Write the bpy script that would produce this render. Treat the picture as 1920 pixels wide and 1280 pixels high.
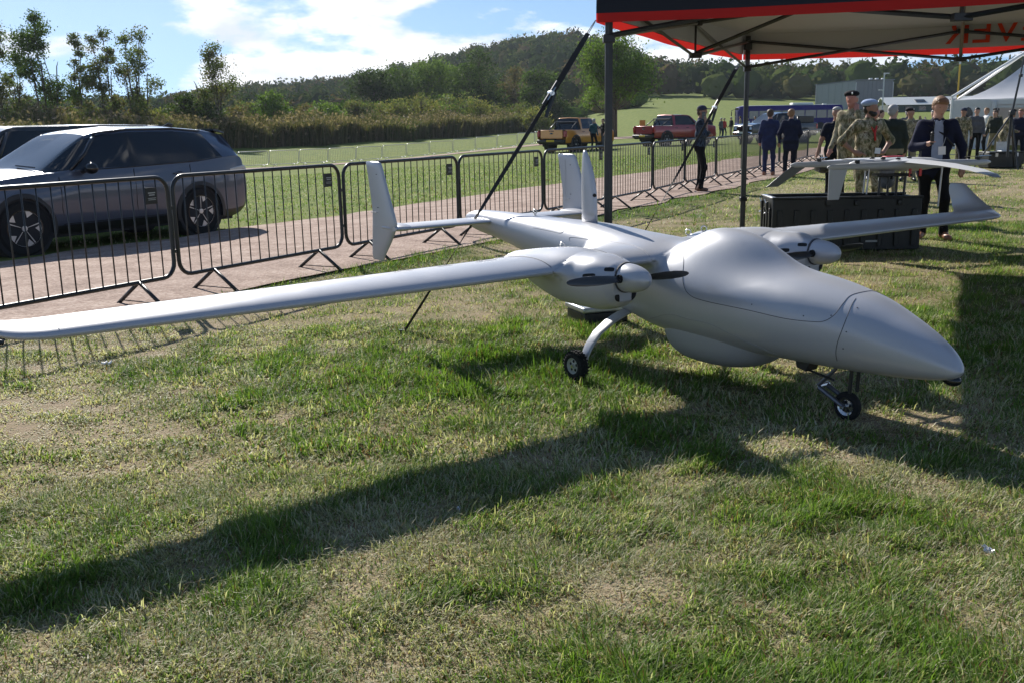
import bpy, bmesh, math, random
import numpy as np
from mathutils import Vector, Matrix

random.seed(7)
RNG = np.random.default_rng(11)
for _o in list(bpy.data.objects):
    bpy.data.objects.remove(_o)
SC = bpy.context.scene
COL = SC.collection

# ------------------------------------------------------------------ camera
CAM_H, PITCH, ROLL = 1.494, math.radians(12.39), math.radians(-1.0)
_fw = Vector((0, math.cos(PITCH), -math.sin(PITCH)))
_up0 = Vector((0, math.sin(PITCH), math.cos(PITCH)))
_rt0 = Vector((1, 0, 0))
_rt = math.cos(ROLL) * _rt0 + math.sin(ROLL) * _up0
_up = -math.sin(ROLL) * _rt0 + math.cos(ROLL) * _up0
cam_data = bpy.data.cameras.new('camera')
cam_data.sensor_width = 36.0
cam_data.lens = 1863.0 / 1920.0 * 36.0
cam_data.clip_start = 0.05
cam_data.clip_end = 5000
cam = bpy.data.objects.new('camera', cam_data)
COL.objects.link(cam)
_m = Matrix((_rt, _up, -_fw)).transposed().to_4x4()
_m.translation = Vector((0, 0, CAM_H))
cam.matrix_world = _m
SC.camera = cam

# ------------------------------------------------------------------ sky, sun, exposure
SUN_EL, SUN_AZ = math.radians(33.0), math.radians(-26.0)      # azimuth from +Y towards +X
world = bpy.data.worlds.new('World')
SC.world = world
world.use_nodes = True
_nt = world.node_tree
_nt.nodes.clear()
def _n(nt, t, **kw):
    n = nt.nodes.new(t)
    for k, v in kw.items():
        setattr(n, k, v)
    return n
_out = _n(_nt, 'ShaderNodeOutputWorld')
_bg = _n(_nt, 'ShaderNodeBackground'); _bg.inputs['Strength'].default_value = 0.084
_sky = _n(_nt, 'ShaderNodeTexSky', sky_type='NISHITA', sun_disc=False)
_sky.sun_elevation = SUN_EL; _sky.sun_rotation = SUN_AZ
_sky.air_density = 1.0; _sky.dust_density = 0.12; _sky.ozone_density = 1.6
_tc = _n(_nt, 'ShaderNodeTexCoord')
_map = _n(_nt, 'ShaderNodeMapping')
_map.inputs['Location'].default_value = (35.690851, 10.55625, 41.580397)
_map.inputs['Rotation'].default_value = (0, 0, math.radians(5.5))
_map.inputs['Scale'].default_value = (5.5, 5.5, 15.0)
_nz = _n(_nt, 'ShaderNodeTexNoise'); _nz.inputs['Scale'].default_value = 1.0
_nz.inputs['Detail'].default_value = 9.0; _nz.inputs['Roughness'].default_value = 0.55
_sep = _n(_nt, 'ShaderNodeSeparateXYZ')
_el = _n(_nt, 'ShaderNodeMapRange'); _el.inputs['From Min'].default_value = 0.0; _el.inputs['From Max'].default_value = 0.16
_el.inputs['To Min'].default_value = 0.10; _el.inputs['To Max'].default_value = -0.07
_add = _n(_nt, 'ShaderNodeMath', operation='ADD')
_rmp = _n(_nt, 'ShaderNodeMapRange', interpolation_type='SMOOTHSTEP')
_rmp.inputs['From Min'].default_value = 0.515; _rmp.inputs['From Max'].default_value = 0.60
_nz2 = _n(_nt, 'ShaderNodeTexNoise'); _nz2.inputs['Scale'].default_value = 2.3; _nz2.inputs['Detail'].default_value = 6.0
_cr = _n(_nt, 'ShaderNodeValToRGB')
_cr.color_ramp.elements[0].position = 0.36; _cr.color_ramp.elements[0].color = (6.2, 6.7, 7.6, 1)
_cr.color_ramp.elements[1].position = 0.62; _cr.color_ramp.elements[1].color = (9.9, 9.95, 10.1, 1)
_mx = _n(_nt, 'ShaderNodeMixRGB')
_L = _nt.links.new
_L(_tc.outputs['Generated'], _map.inputs['Vector']); _L(_map.outputs[0], _nz.inputs['Vector']); _L(_map.outputs[0], _nz2.inputs['Vector'])
_L(_tc.outputs['Generated'], _sep.inputs[0]); _L(_sep.outputs['Z'], _el.inputs['Value'])
_L(_nz.outputs['Fac'], _add.inputs[0]); _L(_el.outputs[0], _add.inputs[1]); _L(_add.outputs[0], _rmp.inputs['Value'])
_L(_nz2.outputs['Fac'], _cr.inputs['Fac'])
_L(_rmp.outputs[0], _mx.inputs['Fac']); _L(_sky.outputs[0], _mx.inputs['Color1']); _L(_cr.outputs[0], _mx.inputs['Color2'])
_hs = _n(_nt, 'ShaderNodeHueSaturation'); _hs.inputs['Saturation'].default_value = 1.12; _hs.inputs['Value'].default_value = 1.0
_sv = _n(_nt, 'ShaderNodeVectorMath', operation='ADD'); _sv.inputs[1].default_value = (0, 0, 0.17)
_L(_tc.outputs['Generated'], _sv.inputs[0]); _L(_sv.outputs[0], _sky.inputs[0])
_L(_sky.outputs[0], _hs.inputs['Color']); _L(_hs.outputs[0], _mx.inputs['Color1'])
_L(_mx.outputs[0], _bg.inputs['Color']); _L(_bg.outputs[0], _out.inputs['Surface'])

sun_data = bpy.data.lights.new('sun', 'SUN')
sun_data.energy = 5.0
sun_data.angle = math.radians(0.53)
sun_data.color = (1.0, 0.955, 0.88)
sun = bpy.data.objects.new('sun', sun_data)
COL.objects.link(sun)
SUN_DIR = Vector((math.sin(SUN_AZ) * math.cos(SUN_EL), math.cos(SUN_AZ) * math.cos(SUN_EL), math.sin(SUN_EL)))
sun.rotation_euler = SUN_DIR.to_track_quat('Z', 'Y').to_euler()
sun.location = (-10, 20, 30)

SC.view_settings.view_transform = 'Standard'
SC.view_settings.look = 'None'
SC.view_settings.exposure = 0.68
SC.view_settings.gamma = 1.0
SC.view_settings.use_curve_mapping = False
SC.cycles.max_bounces = 6
SC.cycles.diffuse_bounces = 3
SC.cycles.glossy_bounces = 3
SC.cycles.transmission_bounces = 4
SC.cycles.transparent_max_bounces = 6
SC.cycles.use_denoising = True

# ------------------------------------------------------------------ helpers
def tag(o, label=None, cat=None, group=None, kind=None):
    if label: o['label'] = label
    if cat: o['category'] = cat
    if group: o['group'] = group
    if kind: o['kind'] = kind
    return o

def empty(name, loc=(0, 0, 0), rz=0.0, label=None, cat=None, group=None):
    o = bpy.data.objects.new(name, None)
    COL.objects.link(o)
    o.location = loc
    o.rotation_euler = (0, 0, rz)
    o.empty_display_size = 0.1
    return tag(o, label, cat, group)

def raw_mesh(name, V, F, mats, fm=None, smooth=True, normals=None, col=None):
    me = bpy.data.meshes.new(name)
    V = np.asarray(V, dtype=np.float32)
    if isinstance(F, np.ndarray):
        m, k = F.shape
        me.vertices.add(len(V)); me.vertices.foreach_set('co', V.ravel())
        me.loops.add(m * k); me.loops.foreach_set('vertex_index', F.astype(np.int32).ravel())
        me.polygons.add(m); me.polygons.foreach_set('loop_start', np.arange(0, m * k, k, dtype=np.int32))
        me.update(calc_edges=True)
    else:
        me.from_pydata([tuple(v) for v in V.tolist()], [], [tuple(int(q) for q in f) for f in F])
    for m_ in (mats if isinstance(mats, (list, tuple)) else [mats]):
        me.materials.append(m_)
    if fm is not None:
        me.polygons.foreach_set('material_index', np.asarray(fm, dtype=np.int32))
    if smooth is not None:
        me.polygons.foreach_set('use_smooth', np.full(len(me.polygons), bool(smooth)))
    if col is not None:
        a = me.attributes.new('Col', 'FLOAT_COLOR', 'POINT')
        c4 = np.ones((len(V), 4), dtype=np.float32); c4[:, :3] = col
        a.data.foreach_set('color', c4.ravel())
    me.update()
    if normals is not None:
        me.normals_split_custom_set_from_vertices(np.asarray(normals).tolist())
    return me

def link(name, me, parent=None, loc=None, rot=None):
    o = bpy.data.objects.new(name, me)
    COL.objects.link(o)
    if parent is not None: o.parent = parent
    if loc is not None: o.location = loc
    if rot is not None: o.rotation_euler = rot
    return o

def children_of(o):
    return [c for c in bpy.data.objects if c.parent is o]

def copy_tree(o, parent=None, _ch=None):
    if _ch is None:
        _ch = {}
        for c in bpy.data.objects:
            if c.parent: _ch.setdefault(c.parent.name, []).append(c)
    c = o.copy()
    COL.objects.link(c)
    c.parent = parent
    for k in _ch.get(o.name, []):
        copy_tree(k, c, _ch)
    return c

def frame_from(d):
    d = np.asarray(d, float); d = d / (np.linalg.norm(d) + 1e-12)
    a = np.array([0, 0, 1.0]) if abs(d[2]) < 0.9 else np.array([1.0, 0, 0])
    u = np.cross(a, d); u /= np.linalg.norm(u)
    return u, np.cross(d, u)

class MB:
    """collects primitive shapes into one mesh"""
    def __init__(s):
        s.V = []; s.F = []; s.M = []; s.n = 0
    def add(s, V, F, m=0):
        b = s.n
        V = np.asarray(V, float).reshape(-1, 3)
        s.V.append(V); s.n += len(V)
        for f in F:
            s.F.append([b + int(i) for i in f]); s.M.append(m)
        return s
    def box(s, c, size, rz=0.0, m=0, R=None):
        x, y, z = [q / 2 for q in size]
        P = np.array([[-x,-y,-z],[x,-y,-z],[x,y,-z],[-x,y,-z],[-x,-y,z],[x,-y,z],[x,y,z],[-x,y,z]])
        if R is not None: P = P @ np.asarray(R).T
        if rz:
            co, si = math.cos(rz), math.sin(rz)
            P = P @ np.array([[co, si, 0], [-si, co, 0], [0, 0, 1]])
        return s.add(P + np.asarray(c, float), [(0,3,2,1),(4,5,6,7),(0,1,5,4),(1,2,6,5),(2,3,7,6),(3,0,4,7)], m)
    def cyl(s, p0, p1, r0, r1=None, n=12, m=0, cap=True):
        return s.tube([p0, p1], [r0, r0 if r1 is None else r1], n, m, cap)
    def tube(s, path, r, n=8, m=0, cap=True, closed=False):
        P = np.asarray(path, float); k = len(P)
        r = np.full(k, r, float) if np.isscalar(r) else np.asarray(r, float)
        T = np.zeros_like(P)
        if closed:
            T = np.roll(P, -1, 0) - np.roll(P, 1, 0)
        else:
            T[1:-1] = P[2:] - P[:-2]; T[0] = P[1] - P[0]; T[-1] = P[-1] - P[-2]
        u, v = frame_from(T[0])
        V = []
        a = np.arange(n) * 2 * math.pi / n
        for i in range(k):
            t = T[i] / (np.linalg.norm(T[i]) + 1e-12)
            u = u - t * (u @ t); u /= (np.linalg.norm(u) + 1e-12)
            v = np.cross(t, u)
            V.append(P[i] + r[i] * (np.cos(a)[:, None] * u + np.sin(a)[:, None] * v))
        F = []
        kk = k if closed else k - 1
        for i in range(kk):
            i2 = (i + 1) % k
            for j in range(n):
                j2 = (j + 1) % n
                F.append((i*n+j, i*n+j2, i2*n+j2, i2*n+j))
        if cap and not closed:
            F.append(tuple(range(n-1, -1, -1))); F.append(tuple((k-1)*n + j for j in range(n)))
        return s.add(np.vstack(V), F, m)
    def loft(s, secs, m=0, cap=True, closed_sec=True):
        S = [np.asarray(q, float) for q in secs]; n = len(S[0]); F = []
        for i in range(len(S) - 1):
            for j in range(n if closed_sec else n - 1):
                j2 = (j + 1) % n
                F.append((i*n+j, i*n+j2, (i+1)*n+j2, (i+1)*n+j))
        if cap and closed_sec:
            F.append(tuple(range(n-1, -1, -1))); F.append(tuple((len(S)-1)*n + j for j in range(n)))
        return s.add(np.vstack(S), F, m)
    def prism(s, poly, t, axis=1, off=0.0, m=0):
        """2-D polygon extruded by t along axis (0 x, 1 y, 2 z), centred at off"""
        p = np.asarray(poly, float); n = len(p)
        oth = [i for i in range(3) if i != axis]
        A = np.zeros((2*n, 3))
        A[:n, oth[0]] = p[:, 0]; A[:n, oth[1]] = p[:, 1]; A[:n, axis] = off - t/2
        A[n:, oth[0]] = p[:, 0]; A[n:, oth[1]] = p[:, 1]; A[n:, axis] = off + t/2
        F = [tuple(range(n)), tuple(range(2*n-1, n-1, -1))]
        for i in range(n):
            j = (i + 1) % n
            F.append((i, n+i, n+j, j))
        return s.add(A, F, m)
    def ball(s, c, r, m=0, nu=14, nv=9):
        r = np.array([r, r, r]) if np.isscalar(r) else np.asarray(r, float)
        V = [[0, 0, 1]]; F = []
        for i in range(1, nv):
            t = math.pi * i / nv
            for j in range(nu):
                a = 2*math.pi*j/nu
                V.append([math.sin(t)*math.cos(a), math.sin(t)*math.sin(a), math.cos(t)])
        V.append([0, 0, -1]); e = len(V) - 1
        for j in range(nu):
            j2 = (j+1) % nu
            F.append((0, 1+j, 1+j2)); F.append((e, e-nu+j2, e-nu+j))
            for i in range(nv-2):
                F.append((1+i*nu+j, 1+(i+1)*nu+j, 1+(i+1)*nu+j2, 1+i*nu+j2))
        return s.add(np.array(V) * r + np.asarray(c, float), F, m)
    def lathe(s, prof, origin=(0,0,0), axis=(0,1,0), n=24, m=0):
        """profile of (radius, distance along axis)"""
        u, v = frame_from(axis); ax = np.asarray(axis, float) / np.linalg.norm(axis)
        a = np.arange(n) * 2*math.pi/n
        V = []; F = []
        for r, d in prof:
            V.append(np.asarray(origin) + ax*d + r*(np.cos(a)[:, None]*u + np.sin(a)[:, None]*v))
        for i in range(len(prof)-1):
            for j in range(n):
                j2 = (j+1) % n
                F.append((i*n+j, i*n+j2, (i+1)*n+j2, (i+1)*n+j))
        return s.add(np.vstack(V), F, m)
    def build(s, name, mats, parent=None, smooth=None, loc=None, rot=None, bevel=0.0, angle=35):
        me = raw_mesh(name, np.vstack(s.V), s.F, mats, fm=s.M, smooth=True if smooth is None else smooth)
        bm = bmesh.new(); bm.from_mesh(me); bmesh.ops.recalc_face_normals(bm, faces=bm.faces); bm.to_mesh(me); bm.free()
        if smooth is None:
            me.set_sharp_from_angle(angle=math.radians(angle))
        o = link(name, me, parent, loc, rot)
        if bevel:
            b = o.modifiers.new('bevel', 'BEVEL'); b.width = bevel; b.segments = 2; b.limit_method = 'ANGLE'; b.angle_limit = math.radians(40)
        return o

def text_obj(name, s, size, mat, parent=None, loc=(0,0,0), rot=(0,0,0), ext=0.001, align='CENTER', sx=1.0):
    cu = bpy.data.curves.new(name, 'FONT')
    cu.body = s; cu.size = size; cu.extrude = ext; cu.align_x = align; cu.align_y = 'CENTER'
    cu.materials.append(mat)
    o = bpy.data.objects.new(name, cu); COL.objects.link(o)
    me = bpy.data.meshes.new_from_object(o); bpy.data.objects.remove(o)
    me.materials.clear(); me.materials.append(mat)
    o = link(name, me, parent, loc, rot); o.scale = (sx, 1, 1)
    return o

def surfnet(f, lo, hi, h, project=0, block=None):
    """surface nets of an implicit function (negative inside)"""
    lo = np.asarray(lo, float); hi = np.asarray(hi, float)
    n = np.ceil((hi - lo) / h).astype(int) + 1
    ax = [lo[i] + h*np.arange(n[i]) for i in range(3)]
    val = f(ax[0][:, None, None], ax[1][None, :, None], ax[2][None, None, :]).astype(np.float32) if block is None else block(ax)
    s = val < 0
    c = np.zeros(n - 1, dtype=np.int8)
    for dx in (0, 1):
        for dy in (0, 1):
            for dz in (0, 1):
                c += s[dx:n[0]-1+dx, dy:n[1]-1+dy, dz:n[2]-1+dz]
    cells = np.argwhere((c > 0) & (c < 8))
    idx = -np.ones(n - 1, dtype=np.int64); idx[tuple(cells.T)] = np.arange(len(cells))
    acc = np.zeros((len(cells), 3)); cnt = np.zeros(len(cells))
    corners = [(a, b, d) for a in (0, 1) for b in (0, 1) for d in (0, 1)]
    for p in corners:
        for k in range(3):
            if p[k]: continue
            q = list(p); q[k] = 1
            v0 = val[cells[:, 0]+p[0], cells[:, 1]+p[1], cells[:, 2]+p[2]]; v1 = val[cells[:, 0]+q[0], cells[:, 1]+q[1], cells[:, 2]+q[2]]
            x = (v0 < 0) != (v1 < 0)
            t = np.where(x, v0 / np.where(x, v0 - v1, 1), 0)
            P = np.tile(np.array(p, float), (len(cells), 1)); P[:, k] = t
            acc[x] += P[x]; cnt[x] += 1
    V = lo + h * (cells + acc / cnt[:, None])
    Fs = []
    for k in range(3):
        a, b = (k+1) % 3, (k+2) % 3
        sl0 = [slice(None)]*3; sl1 = [slice(None)]*3
        sl0[k] = slice(0, n[k]-1); sl1[k] = slice(1, n[k])
        s0 = s[tuple(sl0)]; s1 = s[tuple(sl1)]
        e = np.argwhere(s0 != s1)
        e = e[(e[:, a] > 0) & (e[:, b] > 0) & (e[:, a] < n[a]-1) & (e[:, b] < n[b]-1)]
        if not len(e): continue
        inside = s0[tuple(e.T)]
        q = []
        for da, db in ((-1, -1), (0, -1), (0, 0), (-1, 0)):
            g = e.copy(); g[:, a] += da; g[:, b] += db
            q.append(idx[tuple(g.T)])
        q = np.stack(q, 1)
        q[~inside] = q[~inside][:, ::-1]
        Fs.append(q)
    Fq = np.vstack(Fs)
    N = None
    if project:
        def grad(P):
            e_ = 1e-4; G = np.zeros_like(P)
            for k in range(3):
                d = np.zeros(3); d[k] = e_
                A = P + d; B = P - d
                G[:, k] = (f(A[:, 0], A[:, 1], A[:, 2]) - f(B[:, 0], B[:, 1], B[:, 2])) / (2*e_)
            return G
        for _ in range(project):
            G = grad(V); val_ = f(V[:, 0], V[:, 1], V[:, 2])
            st = (val_ / (np.maximum((G*G).sum(1), 0.05)))[:, None] * G
            ln = np.linalg.norm(st, axis=1, keepdims=True)
            V = V - st * np.minimum(1, h / np.maximum(ln, 1e-9))
        N = grad(V); N /= np.linalg.norm(N, axis=1, keepdims=True) + 1e-12
    return V, Fq, N

def smin(a, b, k):
    h = np.clip(0.5 + 0.5*(b - a)/k, 0, 1)
    return b + (a - b)*h - k*h*(1 - h)

def value_noise(x, y, scale, seed=0):
    """smooth 2-D value noise in 0..1"""
    r = np.random.default_rng(seed).random((256, 256))
    x = np.asarray(x, float)/scale; y = np.asarray(y, float)/scale
    xi = np.floor(x).astype(int); yi = np.floor(y).astype(int)
    fx = x - xi; fy = y - yi
    fx = fx*fx*(3-2*fx); fy = fy*fy*(3-2*fy)
    g = lambda a, b: r[a % 256, b % 256]
    return (g(xi, yi)*(1-fx) + g(xi+1, yi)*fx)*(1-fy) + (g(xi, yi+1)*(1-fx) + g(xi+1, yi+1)*fx)*fy

def fbm(x, y, scale, seed=0, oct=4):
    t = 0; a = 0.5; s = 0
    for i in range(oct):
        t = t + a*value_noise(x, y, scale/2**i, seed+i); s += a; a *= 0.5
    return t/s

# ------------------------------------------------------------------ materials
def mat(name, color, rough=0.6, metal=0.0, spec=0.5, coat=0.0, bump=None, vary=None, trans=None, alpha=None):
    """procedural Principled material; vary=(scale, amount) mottles the colour, bump=(scale, strength)"""
    m = bpy.data.materials.new(name); m.use_nodes = True
    nt = m.node_tree; b = nt.nodes['Principled BSDF']
    b.inputs['Base Color'].default_value = (*color, 1)
    b.inputs['Roughness'].default_value = rough; b.inputs['Metallic'].default_value = metal
    b.inputs['Specular IOR Level'].default_value = spec
    b.inputs['Coat Weight'].default_value = coat
    b.inputs['Coat Roughness'].default_value = 0.06
    tc = nt.nodes.new('ShaderNodeTexCoord')
    if vary:
        nz = nt.nodes.new('ShaderNodeTexNoise'); nz.inputs['Scale'].default_value = vary[0]; nz.inputs['Detail'].default_value = 5
        nt.links.new(tc.outputs['Object'], nz.inputs['Vector'])
        r = nt.nodes.new('ShaderNodeMapRange'); r.inputs['From Min'].default_value = 0.3; r.inputs['From Max'].default_value = 0.7
        r.inputs['To Min'].default_value = 1 - vary[1]; r.inputs['To Max'].default_value = 1 + vary[1]
        nt.links.new(nz.outputs['Fac'], r.inputs['Value'])
        mu = nt.nodes.new('ShaderNodeVectorMath'); mu.operation = 'SCALE'; mu.inputs[0].default_value = color
        nt.links.new(r.outputs[0], mu.inputs['Scale']); nt.links.new(mu.outputs[0], b.inputs['Base Color'])
        rr = nt.nodes.new('ShaderNodeMapRange'); rr.inputs['To Min'].default_value = max(0.02, rough - 0.08); rr.inputs['To Max'].default_value = min(1, rough + 0.08)
        nt.links.new(nz.outputs['Fac'], rr.inputs['Value']); nt.links.new(rr.outputs[0], b.inputs['Roughness'])
    if bump:
        nb = nt.nodes.new('ShaderNodeTexNoise'); nb.inputs['Scale'].default_value = bump[0]; nb.inputs['Detail'].default_value = 4
        nt.links.new(tc.outputs['Object'], nb.inputs['Vector'])
        bp = nt.nodes.new('ShaderNodeBump'); bp.inputs['Strength'].default_value = bump[1]; bp.inputs['Distance'].default_value = 0.01
        nt.links.new(nb.outputs['Fac'], bp.inputs['Height']); nt.links.new(bp.outputs[0], b.inputs['Normal'])
    if trans is not None:
        b.inputs['Transmission Weight'].default_value = trans
    if alpha is not None:
        b.inputs['Alpha'].default_value = alpha
    return m

def mat_leaf(name, translucency=0.35, rough=0.55, spec=0.3, tint=(1, 1, 1)):
    """foliage: colour from the per-leaf attribute, light passes through the leaf"""
    m = bpy.data.materials.new(name); m.use_nodes = True
    nt = m.node_tree; b = nt.nodes['Principled BSDF']; out = nt.nodes['Material Output']
    at = nt.nodes.new('ShaderNodeAttribute'); at.attribute_name = 'Col'
    mu = nt.nodes.new('ShaderNodeMixRGB'); mu.blend_type = 'MULTIPLY'; mu.inputs['Fac'].default_value = 1; mu.inputs['Color2'].default_value = (*tint, 1)
    nt.links.new(at.outputs['Color'], mu.inputs['Color1'])
    nt.links.new(mu.outputs[0], b.inputs['Base Color'])
    b.inputs['Roughness'].default_value = rough; b.inputs['Specular IOR Level'].default_value = spec
    tr = nt.nodes.new('ShaderNodeBsdfTranslucent')
    br = nt.nodes.new('ShaderNodeMixRGB'); br.blend_type = 'MULTIPLY'; br.inputs['Fac'].default_value = 1; br.inputs['Color2'].default_value = (1.1, 1.25, 0.65, 1)
    nt.links.new(mu.outputs[0], br.inputs['Color1']); nt.links.new(br.outputs[0], tr.inputs['Color'])
    mx = nt.nodes.new('ShaderNodeMixShader'); mx.inputs[0].default_value = translucency
    nt.links.new(b.outputs[0], mx.inputs[1]); nt.links.new(tr.outputs[0], mx.inputs[2]); nt.links.new(mx.outputs[0], out.inputs['Surface'])
    return m

def mat_cloth(name, colors, scale=9.0, rough=0.85):
    """camouflage: irregular patches of a few cloth colours"""
    m = bpy.data.materials.new(name); m.use_nodes = True
    nt = m.node_tree; b = nt.nodes['Principled BSDF']; b.inputs['Roughness'].default_value = rough; b.inputs['Specular IOR Level'].default_value = 0.15
    tc = nt.nodes.new('ShaderNodeTexCoord'); mp = nt.nodes.new('ShaderNodeMapping'); mp.inputs['Scale'].default_value = (1, 1, 0.6)
    nz = nt.nodes.new('ShaderNodeTexNoise'); nz.inputs['Scale'].default_value = scale; nz.inputs['Detail'].default_value = 3; nz.inputs['Distortion'].default_value = 0.8
    cr = nt.nodes.new('ShaderNodeValToRGB'); cr.color_ramp.interpolation = 'CONSTANT'
    e = cr.color_ramp.elements
    pos = [0.0, 0.40, 0.48, 0.56, 0.64]
    for i, c in enumerate(colors):
        if i < 2: el = e[i]; el.position = pos[i]
        else: el = e.new(pos[i])
        el.color = (*c, 1)
    nt.links.new(tc.outputs['Object'], mp.inputs[0]); nt.links.new(mp.outputs[0], nz.inputs['Vector']); nt.links.new(nz.outputs['Fac'], cr.inputs[0]); nt.links.new(cr.outputs[0], b.inputs['Base Color'])
    return m

M = {}
M['black_metal'] = mat('black_painted_steel', (0.018, 0.02, 0.022), 0.38, 0.0, 0.5, vary=(14, 0.25))
M['galv'] = mat('galvanised_steel', (0.42, 0.43, 0.44), 0.42, 0.85, vary=(20, 0.15))
M['steel'] = mat('bright_steel', (0.62, 0.62, 0.62), 0.25, 1.0)
M['alu'] = mat('brushed_aluminium', (0.50, 0.50, 0.51), 0.35, 0.9)
M['black_plastic'] = mat('black_plastic', (0.013, 0.013, 0.014), 0.45, 0, 0.5, bump=(90, 0.15), vary=(10, 0.3))
M['rubber'] = mat('rubber', (0.016, 0.016, 0.016), 0.85, 0, 0.3, bump=(60, 0.3))
M['glass_dark'] = mat('tinted_glass', (0.012, 0.014, 0.017), 0.04, 0, 0.6)
M['white_plastic'] = mat('white_plastic', (0.72, 0.72, 0.70), 0.45)
M['red_plastic'] = mat('red_plastic', (0.55, 0.02, 0.02), 0.4)
M['strap'] = mat('black_webbing', (0.016, 0.016, 0.018), 0.8, bump=(150, 0.4))
M['paper'] = mat('white_paper', (0.78, 0.78, 0.80), 0.7)
# ================================================================== terrain
FN = np.array([-0.869, 0.495])                      # away from the lawn, across the gravel track
FD = np.array([0.495, 0.869])                       # along the barriers
F0 = np.array([-2.96, 8.79])
RIDGE_X = np.array([-900, -300, 0, 300, 450, 620, 700, 780, 850, 930, 1000, 1080, 1120, 1180, 1240, 1300, 1400, 1500, 1600, 1700, 1800, 1920, 2300, 3000.])
RIDGE_Y = np.array([185, 192, 196, 192, 168, 156, 145, 127, 107, 90, 78, 74, 82, 106, 128, 132, 140, 150, 148, 150, 147, 150, 146, 146.])

def sstep(a, b, x):
    t = np.clip((np.asarray(x, float) - a) / (b - a), 0, 1)
    return t*t*(3 - 2*t)

def across(x, y):
    return (np.asarray(x) - F0[0])*FN[0] + (np.asarray(y) - F0[1])*FN[1]

def ridge_z(x, y):
    px = 953 + 1863*np.asarray(x)/np.maximum(np.asarray(y, float), 1.0)
    yy = np.interp(px, RIDGE_X, RIDGE_Y)
    return CAM_H + (231 - 0.0175*(px - 953) - yy)/1863*520

def ground(x, y):
    x = np.asarray(x, float); y = np.asarray(y, float)
    s = across(x, y)
    z = -0.029*np.clip(s - 0.4, 0, 40)*(1 - 0.88*sstep(-12, 10, x)) + 0.045*np.clip(s - 44, 0, 45)*(1 - 0.6*sstep(-12, 6, x))
    z = z + 0.045*np.clip(y - 115, 0, 150)*sstep(5, 25, x)
    hill = np.maximum(ridge_z(x, y) - 8.5, 0)
    t = sstep(230, 530, y)
    z = z*(1 - t) + hill*t
    return z

def gz(x, y):
    return float(ground(x, y))

def dryness(x, y):
    """0 lush .. 1 bare and straw-coloured"""
    d = 0.5 + 0.55*(fbm(x, y, 1.5, 3) - 0.5) + 0.85*(fbm(x, y, 0.30, 8, 3) - 0.5)
    d = d + 0.15*sstep(-0.2, -2.4, x)*sstep(4.0, 5.2, y)*sstep(11, 8, y)
    d = d - 0.20*np.exp(-(((x - 0.3)/1.7)**2 + ((y - 5.9)/1.0)**2))
    d = d - 0.14*np.exp(-(((x - 2.9)/1.3)**2 + ((y - 8.2)/2.0)**2))
    d = d + 0.16*np.exp(-(((x - 1.5)/1.6)**2 + ((y - 12.5)/2.2)**2))
    d = d + 0.07*sstep(3.6, 2.4, y)
    s = across(x, y)
    d = d - 0.25*sstep(-1.1, -0.5, s)*sstep(0.3, -0.1, s)*sstep(8.5, 10.5, y)
    d = np.where(s > 4.6, 0.30 + 0.25*(fbm(x, y, 3.0, 5) - 0.5), d)
    return np.clip(d, 0, 1)

def soil_mix():
    m = bpy.data.materials.new('grass_and_soil'); m.use_nodes = True
    nt = m.node_tree; b = nt.nodes['Principled BSDF']; b.inputs['Roughness'].default_value = 0.95; b.inputs['Specular IOR Level'].default_value = 0.1
    tc = nt.nodes.new('ShaderNodeTexCoord'); at = nt.nodes.new('ShaderNodeAttribute'); at.attribute_name = 'Col'
    def noise(sc, det=6, ro=0.6):
        n = nt.nodes.new('ShaderNodeTexNoise'); n.inputs['Scale'].default_value = sc; n.inputs['Detail'].default_value = det; n.inputs['Roughness'].default_value = ro
        nt.links.new(tc.outputs['Object'], n.inputs['Vector']); return n
    n1 = noise(24); n2 = noise(1.6, 12, 0.72)
    add = nt.nodes.new('ShaderNodeMath'); add.operation = 'ADD'
    sep = nt.nodes.new('ShaderNodeSeparateColor'); nt.links.new(at.outputs['Color'], sep.inputs[0])
    mr = nt.nodes.new('ShaderNodeMapRange'); mr.inputs['To Min'].default_value = -0.5; mr.inputs['To Max'].default_value = 0.5
    nt.links.new(n1.outputs['Fac'], mr.inputs['Value']); nt.links.new(mr.outputs[0], add.inputs[0]); nt.links.new(sep.outputs['Red'], add.inputs[1])
    cr = nt.nodes.new('ShaderNodeValToRGB'); e = cr.color_ramp.elements
    e[0].position = 0.22; e[0].color = (0.07, 0.10, 0.025, 1)
    e[1].position = 0.95; e[1].color = (0.33, 0.25, 0.175, 1)
    q = e.new(0.42); q.color = (0.15, 0.14, 0.06, 1)
    q = e.new(0.60); q.color = (0.27, 0.22, 0.13, 1)
    nt.links.new(add.outputs[0], cr.inputs[0])
    # distant mown turf: colour comes from the second channel
    far = nt.nodes.new('ShaderNodeValToRGB'); e = far.color_ramp.elements
    e[0].position = 0.34; e[0].color = (0.07, 0.118, 0.017, 1); e[1].position = 0.68; e[1].color = (0.21, 0.225, 0.06, 1)
    nt.links.new(n2.outputs['Fac'], far.inputs[0])
    mx = nt.nodes.new('ShaderNodeMixRGB'); nt.links.new(sep.outputs['Green'], mx.inputs['Fac']); nt.links.new(cr.outputs[0], mx.inputs['Color1']); nt.links.new(far.outputs[0], mx.inputs['Color2'])
    nt.links.new(mx.outputs[0], b.inputs['Base Color'])
    bp = nt.nodes.new('ShaderNodeBump'); bp.inputs['Strength'].default_value = 0.7; bp.inputs['Distance'].default_value = 0.03
    n3 = noise(60, 4); nt.links.new(n3.outputs['Fac'], bp.inputs['Height']); nt.links.new(bp.outputs[0], b.inputs['Normal'])
    return m

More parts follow.
